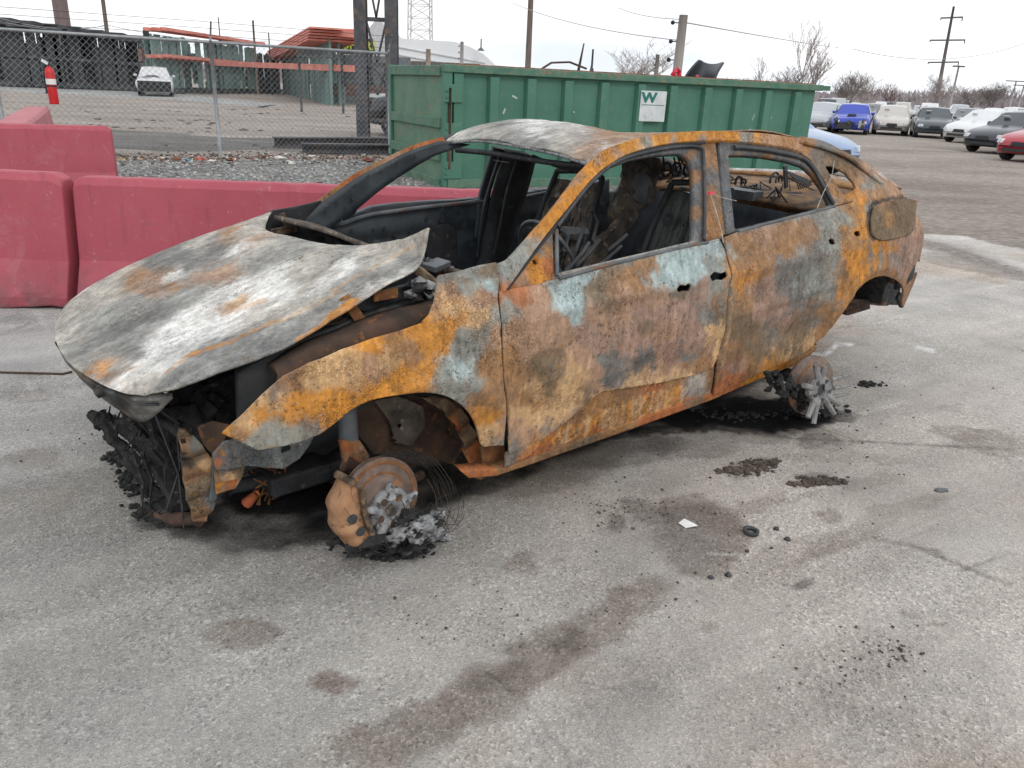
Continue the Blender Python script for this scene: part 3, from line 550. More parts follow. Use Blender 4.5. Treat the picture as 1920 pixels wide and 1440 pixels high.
# ------------------------------------------------------------------ steel gantry, beams
gant = mottled('dark_weathered_steel', (.045, .048, .055), (.10, .10, .11), 3, .7, c3=(.14, .10, .08), sc3=5, t3=(.56, .66), bst=.3)
def px_y(px, py, y): return Vector(aty(px, py, y))
gy = 22.39; gA = px_y(682, 264, gy); gB = px_y(737, 268, gy); gx0, gx1 = gA.x, gB.x
G = empty('steel_gantry', (gx0, gy, 0), 0, 'dark steel gantry of two columns with crossed braces behind the fence', 'gantry')
for xx in (0, gx1-gx0):
    mb = MB()
    for dy in (-.14, .14): mb.box((xx, dy, 3.4), (.32, .02, 6.8))
    mb.box((xx, 0, 3.4), (.02, .26, 6.8)); mb.box((xx, 0, .02), (.5, .5, .04)); mb.build('column', gant, G)
dx = gx1-gx0
for z in (3.05, 1.95, .55, 4.4):
    mb = MB(); mb.box((dx/2, 0, z), (dx-.3, .10, .10)); mb.build('cross_bar', gant, G)
for a, b in (((.16, 2.95), (dx/2, 2.02)), ((dx-.16, 2.95), (dx/2, 2.02)), ((.16, 1.9), (dx*.5, 1.2)), ((dx-.16, 1.9), (dx*.5, 1.2)), ((.16, 4.3), (dx/2, 3.1)), ((dx-.16, 4.3), (dx/2, 3.1))):
    mb = MB(); mb.bar((a[0], .03, a[1]), (b[0], .03, b[1]), .05, .05); mb.build('brace', gant, G)
mb = MB()
for k, (x, z, r_) in enumerate([(.16, 1.15, .5)]):
    mb.tube([(x, 0, 1.9), (x+.25, 0, 1.8), (x+.45, 0, 1.5), (x+.5, 0, 1.1)], .03, 6)
mb.build('arch_bracket', gant, G)
def ibeam(name, a, b, h, w, lab):
    a, b = Vector(a), Vector(b); d = (b-a); L = d.length; ang = math.atan2(d.y, d.x); mb = MB()
    for z in (.015, h-.015): mb.box((L/2, 0, z), (L, w, .03))
    mb.box((L/2, 0, h/2), (L, .03, h-.06)); o = mb.build(name, gant); o.location = a; o.rotation_euler = (0, 0, ang); return tag(o, lab, 'steel beam', 'steel beams on the ground')
p0, p1 = atz(515, 277), atz(735, 275); ibeam('steel_beam', (p0[0], p0[1], 0), (p1[0]+.8, p1[1]+.3, 0), .24, .3, 'longer dark steel beam on the ground at the gantry foot, its end further left')
p0, p1 = atz(567, 288), atz(735, 289); ibeam('steel_beam', (p0[0], p0[1], 0), (p1[0]+.8, p1[1]+.3, 0), .22, .3, 'shorter dark steel beam on the ground, nearer the fence')

# ------------------------------------------------------------------ storage racks at the back of the yard
dk = mottled('rack_dark', (.03, .036, .04), (.09, .095, .10), 1.2, .85, c3=(.16, .15, .14), sc3=1.8, t3=(.6, .7), bst=0)
tealm = mottled('rack_green_grey', (.115, .20, .185), (.20, .29, .27), 1.5, .7, bst=0)
orange = mottled('rack_orange', (.56, .17, .13), (.68, .27, .21), 1.6, .7, bst=0)
brown = plain('rack_brown', (.16, .105, .085), .9, var=.3)
lightm = plain('bundle_pale', (.34, .35, .35), .8, var=.3)
def rack(name, a, b, H0, H1, n, mu, lab, depth=1.2, wu=.22, beams=(), load=0, loadm=None, group='storage racks at the back of the yard', seed=0):
    a, b = Vector((a[0], a[1], 0)), Vector((b[0], b[1], 0)); d = b-a; L = d.length; ang = math.atan2(d.y, d.x); rn = random.Random(seed)
    T = empty(name, a, ang, lab, 'rack', group)
    base = None
    for i in range(n):
        x = L*(i+.5)/n + rn.uniform(-.1, .1); h = H0+(H1-H0)*x/L
        mb = MB(); mb.box((0, 0, .5), (wu, .14, 1)); 
        if base is None: base = mb.build('upright', mu, T); o = base
        else: o = base.copy(); COL.objects.link(o); o.parent = T
        o.location = (x, rn.choice([0, 0, depth*.5, depth]), 0); o.scale = (rn.uniform(.7, 1.3), 1, h*rn.uniform(.93, 1.03))
    for z0, z1, m, hh in beams:
        mb = MB(); mb.bar((0, -.12, z0), (L, -.12, z1), .22, hh); mb.bar((0, depth+.12, z0), (L, depth+.12, z1), .2, hh); mb.build('beam', m, T)
    if load:
        for i in range(load):
            mb = MB()
            x = rn.uniform(0, L); l = rn.uniform(.2, .6); z = rn.uniform(.2, min(H0, H1)-.6); mb.m = rn.randrange(len(loadm))
            mb.box((x, depth*.6+rn.uniform(-.3, .5), z), (l, .3, rn.uniform(.6, 1.8))); mb.build('stored_bundle', loadm, T)
    return T
a, b = atz(-60, 160), atz(300, 173)
rack('storage_rack', a, b, 4.75, 3.7, 80, dk, 'long dark rack of upright steel lengths filling the left yard edge', 2.2, .34, ((2.3, 2.0, dk, .22), (.25, .25, dk, .3)), 80, [dk, dk, brown, lightm], seed=1)
# layered dark roof beams on it
d = Vector((b[0]-a[0], b[1]-a[1], 0)); L = d.length; an = math.atan2(d.y, d.x)
for k in range(9):
    mb = MB(); f0_, f1_ = k/9, min(1, (k+1.6)/9); z = 4.85-1.05*(k+.5)/9
    mb.box((L*(f0_+f1_)/2, .6, z), (L*(f1_-f0_), 3.2, .2)); mb.box((L*(f0_+f1_)/2+.4, .4, z-.3), (L*(f1_-f0_)*.9, 3.4, .14))
    o = tag(mb.build('steel_bundle', dk), ['leftmost', 'second from the left', 'third from the left', 'fourth from the left', 'fifth from the left', 'fourth from the right', 'third from the right', 'second from the right', 'rightmost, lowest'][k]+' of the dark steel bundles on the long rack', 'steel bundle', 'dark bundles on top of the rack'); o.location = (a[0], a[1], 0); o.rotation_euler = (0, 0, an)
mb = MB(); w0 = Vector((a[0]-1, a[1]+4.5, 0)); w1 = Vector((b[0], b[1]+4, 0)); mb.bar(w0+Vector((0, 0, 1.7)), w1+Vector((0, 0, 1.5)), .3, 3.2); tag(mb.build('back_screen', mottled('screen_dark', (.03, .032, .035), (.11, .105, .10), .6, .95, c3=(.02, .03, .05), sc3=1.4, bst=0)), 'dark boarded screen standing behind the long dark rack', 'fence')
a, b = atz(292, 176), atz(487, 175.5)
rack('storage_rack', a, b, 4.1, 4.1, 40, tealm, 'grey green upright rack behind the wrecked white car', 1.5, .5, ((.25, .25, dk, .35),), 34, [dk, tealm, brown], seed=2)
for zz, lab in ((2.55, 'orange beams halfway up the grey green rack behind the white wreck'), (4.35, 'orange beams along the top of the grey green rack behind the white wreck')):
    mb = MB(); 
    for k in range(3): mb.bar((a[0]+.4*k, a[1]-.5+.5*k, zz+.05*k), (b[0]+.5, b[1]-.5+.5*k, zz-.12+.05*k), .4, .22)
    tag(mb.build('orange_beams', orange), lab, 'beams')
a, b = atz(487, 175.5), atz(545, 175)
rack('storage_rack', a, b, 3.5, 3.5, 20, dk, 'short dark rack of uprights between the two grey green racks', 1.5, .22, ((.25, .25, dk, .3), (2.4, 2.4, orange, .3)), 26, [dk, brown, brown, dk], seed=3)
a, b = atz(535, 176), atz(623, 198)
rack('storage_rack', a, b, 3.9, 4.35, 60, tealm, 'angled grey green rack running toward the yard under the big orange stack', 1.2, .5, (), 20, [tealm, dk], seed=4)
# big orange stack over the angled rack
aV, bV = Vector(a), Vector(b); dd = (bV-aV).normalized(); nn = Vector((-dd.y, dd.x, 0))
for k in range(5):
    mb = MB(); h = 3.52+.15*k; s = -7+1.1*k
    q0 = aV+dd*(s)+nn*.2; q1 = bV+dd*.3*k+nn*.2
    mb.bar((q0.x, q0.y, h-.5+.05*k), (q1.x, q1.y, h+.22), 3.0, .10); tag(mb.build('orange_beams', orange), 'orange beam layer of the big sloping orange stack left of the gantry', 'beams', 'layers of the big orange stack')
for zz, z2, lab in ((4.2, 4.05, 'orange beams reaching behind the gantry at the upper level'), (2.3, 2.15, 'orange beams at half height running from the angled rack to the gantry')):
    q = aty(668, 60, b[1]-1); mb = MB()
    for k in range(4): mb.bar((a[0] if zz < 3 else b[0]-.6, b[1]+(12 if zz < 3 else 1), zz-.1+.07*k), (q[0]+.1, b[1]-1, z2-.1+.09*k), .9, .10)
    tag(mb.build('orange_beams', orange), lab, 'beams')
mb = MB()
for k in range(46):
    t = k/45; q = aty(556+132*t, 97+10*t, 40); mb.box((q[0], 40, q[2]), (.03, .05, .32)); 
q0, q1 = aty(556, 91, 40), aty(690, 101, 40); mb.bar(q0, q1, .06, .07); q0, q1 = aty(556, 104, 40), aty(690, 114, 40); mb.bar(q0, q1, .06, .07)
for X in (560, 640): q = aty(X, 98, 40); mb.box((q[0], 40, q[2]/2), (.1, .1, q[2]))
tag(mb.build('steel_truss', dk), 'low black openwork truss left of the gantry', 'truss')
# sign
sy = 58; q0, q1 = aty(636, 70, sy), aty(700, 104, sy)
S = empty('yard_sign', (q0[0], sy, 0), 0, 'dark board with yellow green lettering OF GRE left of the gantry', 'sign')
mb = MB(); mb.box(((q1[0]-q0[0])/2, 0, (q0[2]+q1[2])/2), (q1[0]-q0[0], .1, q0[2]-q1[2])); mb.build('board', plain('sign_black', (.03, .04, .03)), S)
mb = MB(); mb.box((.2, .1, q0[2]/2), (.15, .1, q0[2])); mb.box((q1[0]-q0[0]-.2, .1, q0[2]/2), (.15, .1, q0[2])); mb.build('sign_leg', dk, S)
text_obj('lettering', 'OF GRE', (.1, -.06, q1[2]+.35), .72, plain('sign_yellow', (.50, .60, .08)), S, align='LEFT', bold=.02)
text_obj('lettering', 'MI', (.9, -.06, q1[2]+1.0), .45, plain('sign_pale', (.5, .5, .45)), S, align='LEFT', bold=.01)
# low grey building / fence right of the angled rack, and pale gabled house tops
mb = MB(); q0, q1 = aty(628, 138, 60), aty(770, 190, 60); mb.box(((q0[0]+q1[0])/2, 60, 1.6), (q1[0]-q0[0], .3, 3.2)); tag(mb.build('mesh_screen', plain('screen_grey', (.17, .19, .20), .9, var=.25)), 'grey screen fence behind the gantry', 'fence')
mb = MB(); mb.box(((q0[0]+q1[0])/2, 57, .9), (q1[0]-q0[0], 1.5, .7)); tag(mb.build('brush_pile', brown), 'brown scrap pile in front of the grey screen fence', 'scrap pile')
wood = mottled('pole_wood', (.11, .085, .07), (.19, .155, .13), 3, .9, stretch=(4, 4, .4), bst=.3)
wood2 = mottled('grey_wood', (.34, .31, .28), (.46, .43, .40), 3, .9, stretch=(4, 4, .4), bst=.3)
def pole(name, pxb, pyb, y, topz, r0, r1, mat, lab, lean=0, extra=None, cat='pole', group='utility poles'):
    q = aty(pxb, pyb, y); T = empty(name, (q[0], y, 0), 0, lab, cat, group); mb = MB()
    mb.tube([(0, 0, -.1), (lean*topz/2, 0, topz/2), (lean*topz, 0, topz)], [r0, (r0+r1)/2, r1], 10); mb.build('pole_shaft', mat, T, True)
    if extra: extra(T, topz, lean)
    return T
pole('brick_chimney', 119, 52, 70, 16, .62, .52, plain('chimney_brown', (.15, .105, .10)), 'thick brown chimney pole rising behind the dark rack', cat='chimney', group=None)
def ex1(T, h, l):
    mb = MB(); mb.box((.35, 0, 7.2), (.45, .4, .8)); mb.build('transformer', plain('transformer_grey', (.42, .43, .43)), T)
pole('utility_pole', 200, 55, 66, 9.5, .17, .13, wood, 'dark utility pole with a pale box near its top, right of the brown chimney', extra=ex1)
pole('utility_pole', 990, 120, 48, 9, .19, .14, wood, 'tall bare dark utility pole behind the container')
pole('antenna_mast', 413, 78, 70, 5.9, .06, .04, dk, 'thin mast above the grey green rack, leftmost of three', cat='mast', group='thin masts')
pole('antenna_mast', 477, 80, 72, 5.9, .10, .08, wood, 'thicker wooden mast above the grey green rack, middle of three', cat='mast', group='thin masts')
pole('antenna_mast', 505, 85, 74, 5.1, .07, .05, dk, 'short thin mast left of the big orange stack', cat='mast', group='thin masts')
def ex2(T, h, l):
    for k in range(7):
        mb = MB(); z = h-.22-.52*k; 
        if z < 1.5: break
        mb.blob((-.30+l*z, 0, z), .065, k, 2, .05); mb.bar((-.24+l*z, 0, z), (l*z-.1, 0, z), .03, .03); mb.build('insulator', M['black'], T)
hq = aty(1280, 28, 26)
pole('utility_pole', 1268, 140, 26, float(hq[2]), .16, .13, wood2, 'pale wooden pole with a column of black insulators right of the white sign', extra=ex2, lean=.008)
def ex3(T, h, l):
    for k in range(3):
        mb = MB(); z = h*.62+k*.1; 
        mb.blob((-.2, 0, h-.3-.4*k), .06, k, 1, .1); mb.build('insulator', M['black'], T)
hq = aty(1231, 102, 60); pole('utility_pole', 1230, 138, 60, float(hq[2]), .16, .14, plain('pole_greywood', (.25, .23, .22)), 'short grey wooden pole left of the pale one with insulators', extra=ex3)
hq = aty(864, 78, 60); pole('utility_pole', 866, 100, 60, float(hq[2]), .14, .12, plain('pole_greywood2', (.33, .31, .30)), 'short pale post in front of the white arched hall', extra=ex3)
hq = aty(803, 92, 50); pole('utility_pole', 803, 110, 50, float(hq[2]), .16, .14, plain('pole_palewood', (.40, .33, .27)), 'short tan post left of the white arched hall post')
hq = aty(1108, 92, 55); pole('floodlight_mast', 1109, 135, 55, float(hq[2]), .10, .06, dk, 'thin dark mast with a small bulge above the container rim', cat='mast', group=None, extra=lambda T, h, l: MB().blob((0, 0, h-1.4), .3, 1, 2, .3, (.5, .5, 1.3)).build('lamp_head', dk, T))
# leaning line pole with three cross arms far right
def ex4(T, h, l):
    for z, w in ((h*.90, 3.2), (h*.70, 5.2), (h*.50, 4.6)):
        mb = MB(); mb.bar((l*z-w/2, 0, z-.1), (l*z+w/2, 0, z+.15), .22, .22)
        for s in (-1, 1): mb.bar((l*z+s*w/2, 0, z+.1*s), (l*z+s*w/2, 0, z-.35), .12, .12)
        mb.build('cross_arm', plain('line_dark', (.10, .09, .09)), T)
q = aty(1755, 195, 130); qt = aty(1788, 12, 130)
pole('line_pole', 1755, 197, 130, float(qt[2]), .34, .16, plain('line_brown', (.12, .10, .095)), 'tall leaning power line pole with three cross arms over the car lot', lean=float((qt[0]-q[0])/qt[2]), extra=ex4, group=None)
hq = aty(1787, 124, 120)
pole('light_pole', 1783, 190, 120, float(hq[2]), .16, .12, plain('lightpole', (.34, .31, .30)), 'thin pale light pole right of the tall line pole', cat='lamp', group='lot light poles', extra=lambda T, h, l: MB().box((0, 0, h), (1.6, .4, .2)).build('lamp_head', M['steel'], T))
for X, Y0, Y1, lab in ((1900, 152, 190, 'thin light pole with a cross bar at the right edge'), (1915, 160, 195, 'faint light pole cut off by the right edge of the picture')):
    hq = aty(X, Y0, 140); pole('light_pole', X-4, Y1, 140, float(hq[2]), .12, .1, plain('lightpole2', (.40, .38, .38)), lab, cat='lamp', group='lot light poles', extra=lambda T, h, l: MB().box((0, 0, h), (3.4, .15, .15)).build('lamp_head', M['steel'], T))
# lattice tower
lt = plain('tower_grey', (.48, .45, .44)); ty = 190; qb, qt = aty(788, 130, ty), aty(786, -60, ty)
T = empty('lattice_tower', (qb[0], ty, 0), 0, 'pale grey steel lattice tower rising behind the gantry', 'tower'); mb = MB(); W0 = 2.6
for sx in (-1, 1):
    for sy_ in (-1, 1): mb.tube([(sx*W0, sy_*W0, 0), (sx*W0*.82, sy_*W0*.82, 30)], .13, 4)
mb.build('tower_leg', lt, T); mb = MB()
for k in range(12):
    z0, z1 = k*2.5, (k+1)*2.5; w0, w1 = W0*(1-.18*z0/30), W0*(1-.18*z1/30)
    for s in (-1, 1):
        mb.bar((-w0, s*w0, z0), (w1, s*w1, z1), .11); mb.bar((w0, s*w0, z0), (-w1, s*w1, z1), .11)
        mb.bar((s*w0, -w0, z0), (s*w1, w1, z1), .11); mb.bar((-w0, s*w0, z0), (w0, s*w0, z0), .11)
mb.build('lattice', lt, T)
# white arched hall
hall = mottled('hall_white', (.70, .73, .75), (.80, .82, .84), .15, .6, bst=0); hy = 78
hx0, hx1 = aty(735, 70, hy)[0], aty(948, 125, hy)[0]; hz = float(aty(748, 70, hy)[2])
T = empty('white_hall', (hx0, hy, 0), 0, 'large white arched fabric hall behind the container', 'building')
prof = [(0, 0), (0, hz*.99), (.55, hz*.97), (.68, hz*.90), (.80, hz*.80), (.90, hz*.64), (.96, hz*.45), (1.0, .0)]
Wd = hx1-hx0; mb = MB(); mb.prism([(u*Wd, z) for u, z in prof], lambda u, v_, w: (u, w, v_), 26); mb.build('hall_shell', hall, T)
mb = MB()
for u, z in [(0, hz*.86), (0, hz*.74)]: mb.bar((0, -.08, z), (Wd*.82, -.08, z-1.1), .1, .08)
mb.build('wall_seam', plain('hall_seam', (.58, .61, .63)), T)
q = aty(902, 84, hy-1); mb = MB(); mb.tube([(q[0]-hx0, -1, q[2]-.4), (q[0]-hx0, -1, q[2]+.5)], .06, 5); mb.lathe([(0, .35), (.3, .05)], (q[0]-hx0, -1, q[2]-.5), (0, 0, 1), 10); mb.build('roof_vent', M['steel'], T)
q0, q1 = aty(738, 100, 66), aty(900, 128, 66)
mb = MB(); mb.box(((q0[0]+q1[0])/2, 66, 2.0), (q1[0]-q0[0], 3, 4.0*.55)); tag(mb.build('shed', plain('shed_brown', (.14, .12, .11), var=.4)), 'low brown shed in front of the white hall, behind the container', 'building')
mb = MB(); q0 = aty(905, 112, 60); mb.box((q0[0]-1, 60, 1.3), (5.5, 3, 2.6)); tag(mb.build('site_trailer', plain('trailer_white', (.62, .62, .63))), 'white site trailer top showing over the container rim', 'trailer')
q0 = aty(700, 60, 95); mb = MB(); mb.prism([(-3.2, 0), (-3.2, 4.6), (0, 8.1), (3.2, 4.6), (3.2, 0)], lambda u, v_, w: (q0[0]+.5+u, 95+w, v_), 8); tag(mb.build('gable_house', plain('gable_grey', (.50, .50, .52))), 'pale grey gabled building seen between the gantry columns', 'building')

# overhead wires
wm = plain('cable_grey', (.35, .35, .36))
def wire(pts, r, lab):
    A, B = Vector(pts[0]), Vector(pts[1]); sag = pts[2]; P = [A.lerp(B, t/24)-Vector((0, 0, sag*4*(t/24)*(1-t/24))) for t in range(25)]
    tag(MB().tube(P, r, 4).build('overhead_wire', wm), lab, 'wire', 'overhead wires')
wire((aty(960, 5, 48), aty(1276, 76, 26), .25), .014, 'overhead wire from the bare dark pole down to the pole with insulators')
wire((aty(1160, 15, 40), aty(1276, 36, 26), .1), .012, 'overhead wire arriving at the top insulator from the left')
wire((aty(1284, 42, 26), aty(1600, 92, 110), .1), .02, 'overhead wire leaving the top of the insulator pole to the right')
wire((aty(1600, 92, 110), aty(1925, 80, 140), 1.8), .04, 'faint long overhead wire above the parked cars at the far right')
wire((aty(-20, 28, 60), aty(199, 48, 66), .5), .02, 'upper overhead wire at the far left ending at the utility pole')
wire((aty(-20, 36, 60), aty(199, 56, 66), .3), .02, 'lower overhead wire at the far left over the dark rack')
wire((aty(201, 47, 66), aty(500, 78, 72), .4), .022, 'overhead wire from the left utility pole over the racks')
wire((aty(110, 52, 66), aty(199, 46, 66), .2), .018, 'short overhead wire between chimney and utility pole')

# ------------------------------------------------------------------ trees
bark = plain('bare_bark', (.22, .19, .18), .9); bark2 = plain('bare_bark_pale', (.34, .30, .285), .9)
def tree(px, py, y, topz, lab, seed, spread=.5, lean=0, mat=None, name='bare_tree', dens=6, cat='tree', multi=1, group='bare trees'):
    rn = random.Random(seed); q = aty(px, py, y); T = empty(name, (q[0], y, 0), 0, lab, cat, group); tr = MB(); cr_ = MB()
    def grow(p, d, L, r, lv, mbx):
        n = 3; P = [p]; dd = d.copy()
        for i in range(n):
            dd = (dd+Vector((rn.gauss(0, .13), rn.gauss(0, .13), rn.gauss(.04, .06)))).normalized(); P.append(P[-1]+dd*L/n)
        mbx.tube(P, [r, r*.85, r*.7, r*.5], 4 if lv else 6, False)
        if lv >= 4 or r < .008: return
        for k in range(rn.randint(2, dens-lv if dens-lv > 2 else 3)):
            t = rn.uniform(.35, 1); i = min(n-1, int(t*n)); b0 = P[i].lerp(P[i+1], t*n-i); a = rn.uniform(0, 6.28)
            sd2 = Vector((math.cos(a), math.sin(a), 0)); nd = (dd*(1-spread*.6)+sd2*spread+Vector((0, 0, .25))).normalized()
            grow(b0, nd, L*rn.uniform(.5, .78), max(r*rn.uniform(.4, .6), .012), lv+1, cr_)
    for k in range(multi):
        grow(Vector((rn.uniform(-.5, .5)*(multi > 1), 0, 0)), Vector((lean+rn.gauss(0, .12)*(multi > 1), 0, 1)).normalized(), topz*rn.uniform(.5, .6), topz*.018, 0, tr)
    tr.build('trunk', mat or bark, T); cr_.build('crown', mat or bark, T); return T
def hz_(px, py, y): return float(aty(px, py, y)[2])
tree(1190, 140, 70, hz_(1190, 96, 70)*1.05, 'bushy bare tree just left of the insulator pole', 1, .75, mat=bark2, multi=4, dens=7)
tree(1215, 140, 74, hz_(1215, 105, 74)*1.0, 'lower bare bush behind the short grey pole', 12, .8, mat=bark2, multi=3, dens=7)
tree(1425, 155, 75, hz_(1430, 118, 75), 'small thin bare tree above the container, left of the tall pale one', 2, .35, mat=bark2, multi=2, dens=5)
tree(1480, 160, 80, hz_(1480, 125, 80), 'low bushy bare tree between the two thin pale trees over the container', 3, .7, mat=bark, multi=3, dens=7)
tree(1512, 165, 78, hz_(1512, 88, 78), 'tallest pale bare tree with several upright stems over the container end', 4, .42, mat=bark2, multi=4, dens=6)
tree(1590, 185, 110, hz_(1590, 140, 110), 'dark twisted bare tree right of the container', 5, .55, lean=.3, mat=bark, multi=3, dens=7)
tree(1570, 185, 120, hz_(1570, 145, 120), 'low bare tree behind the dark twisted one', 15, .7, mat=bark, multi=3, dens=7)
tree(1615, 188, 125, hz_(1615, 142, 125), 'spreading bare tree between the twisted tree and the line pole', 6, .7, mat=bark2, multi=3, dens=7)
tree(1765, 198, 125, hz_(1765, 142, 125), 'wide bare tree at the foot of the tall line pole', 7, .75, mat=bark2, multi=4, dens=7)
tree(1815, 200, 135, hz_(1815, 160, 135), 'round bare tree right of the thin pale light pole', 8, .8, mat=bark, multi=4, dens=7)
tree(1862, 202, 130, hz_(1862, 158, 130), 'low wide bare tree near the right edge', 9, .85, mat=bark, multi=5, dens=7)
tree(1668, 190, 160, hz_(1668, 155, 160), 'small reddish bare tree standing above the beige car', 10, .7, mat=plain('red_twigs', (.20, .12, .115)), multi=3, dens=7)
# far wood: one mass of bare crowns
rn = np.random.default_rng(5)
def wood_mass(name, y0, y1, x0, x1, h, n, cols, lab, seed):
    rn = np.random.default_rng(seed); V = []; F = []; mi = []
    X = rn.uniform(x0, x1, n); Y = rn.uniform(y0, y1, n)
    H = h*(.62+.30*vnoise(np.c_[X/14, Y*0, Y*0+seed], 3)+.22*vnoise(np.c_[X/4, Y*0, Y*0+seed], 4)+.12*rn.random(n))
    for i in range(n):
        b = len(V); w = rn.uniform(.12, .4); zt = H[i]*rn.uniform(.5, 1.05); zb = max(0, zt-rn.uniform(1.5, 4)); dx_, dx2 = rn.normal(0, .5), rn.normal(0, .8)
        V += [(X[i]+dx_-w, Y[i], zb), (X[i]+dx_+w, Y[i]+.3, zb), (X[i]+dx2, Y[i], zt)]; F.append((b, b+1, b+2)); mi.append(int(rn.integers(0, len(cols))))
    # dense understorey
    for i in range(n//6):
        b = len(V); x = rn.uniform(x0, x1); y = rn.uniform(y0, y1); w = rn.uniform(.6, 1.6); z = h*rn.uniform(.3, .6)
        V += [(x-w, y, 0), (x+w, y, 0), (x+w*.5, y, z), (x-w*.4, y, z*.9)]; F.append((b, b+1, b+2, b+3)); mi.append(int(rn.integers(0, len(cols))))
    o = mesh_obj(name, V, F, None, mats=cols, midx=mi); return tag(o, lab, 'woodland', kind='stuff')
wc = [plain('far_twig_'+str(i), c, .95) for i, c in enumerate([(.33, .29, .295), (.29, .26, .27), (.37, .31, .315), (.32, .315, .335)])]  # bare twig greys, lightened so the colour carries the distance haze
wood_mass('far_wood', 230, 270, 60, 420, 6.8, 24000, wc, 'long low mass of bare mauve grey trees along the horizon beyond the lot', 3)
wood_mass('far_wood', 230, 270, -420, 60, 6.4, 16000, wc, 'continuation of the far bare wood behind the racks at the left', 8)
wood_mass('near_scrub', 150, 170, 50, 190, 3.6, 7000, wc[:3], 'lower brown scrub in front of the far bare wood', 4)

# ------------------------------------------------------------------ parked cars
def paint(name, c, rough=.3):
    m, nt, b = mat_base(name, rough); v = coords(nt)
    nt.links.new(ramp(nt, tex(nt, v, 3, 4), [(.3, tuple(x*.9 for x in c)), (.7, c)]), b.inputs['Base Color']); b.inputs['Coat Weight'].default_value = .5; b.inputs['Coat Roughness'].default_value = .1; return m
glass, _nt, _b = mat_base('car_glass', .08); _b.inputs['Base Color'].default_value = (.20, .245, .255, 1); _b.inputs['Specular IOR Level'].default_value = .9  # lighter grey base colour stands in for sky reflected in the glass
tyre = mottled('tyre', (.02, .02, .021), (.04, .04, .04), 9, .9, bst=0); rimm = plain('alloy', (.42, .42, .43), .35, .5); lampm = plain('headlamp', (.62, .64, .66), .15); trimb = plain('trim_black', (.02, .021, .023), .45)
PR = {'sedan': dict(L=4.6, W=1.78, H=1.46, st=[(0, .30, .58), (.03, .24, .70), (.10, .20, .82), (.27, .20, .96), (.5, .20, .99), (.78, .20, 1.02), (.94, .22, 1.02), (.985, .26, .92), (1, .32, .75)], cab=(.27, .42, .66, .84)),
      'suv': dict(L=4.7, W=1.86, H=1.72, st=[(0, .34, .72), (.03, .28, .88), (.08, .25, .98), (.24, .25, 1.10), (.5, .25, 1.14), (.8, .25, 1.16), (.95, .27, 1.15), (.985, .3, 1.05), (1, .36, .85)], cab=(.24, .36, .84, .965)),
      'pickup': dict(L=5.6, W=1.98, H=1.85, st=[(0, .42, .85), (.03, .36, 1.02), (.08, .34, 1.12), (.22, .34, 1.20), (.5, .34, 1.2), (.8, .34, 1.2), (.97, .36, 1.2), (1, .40, 1.1)], cab=(.22, .32, .54, .60))}
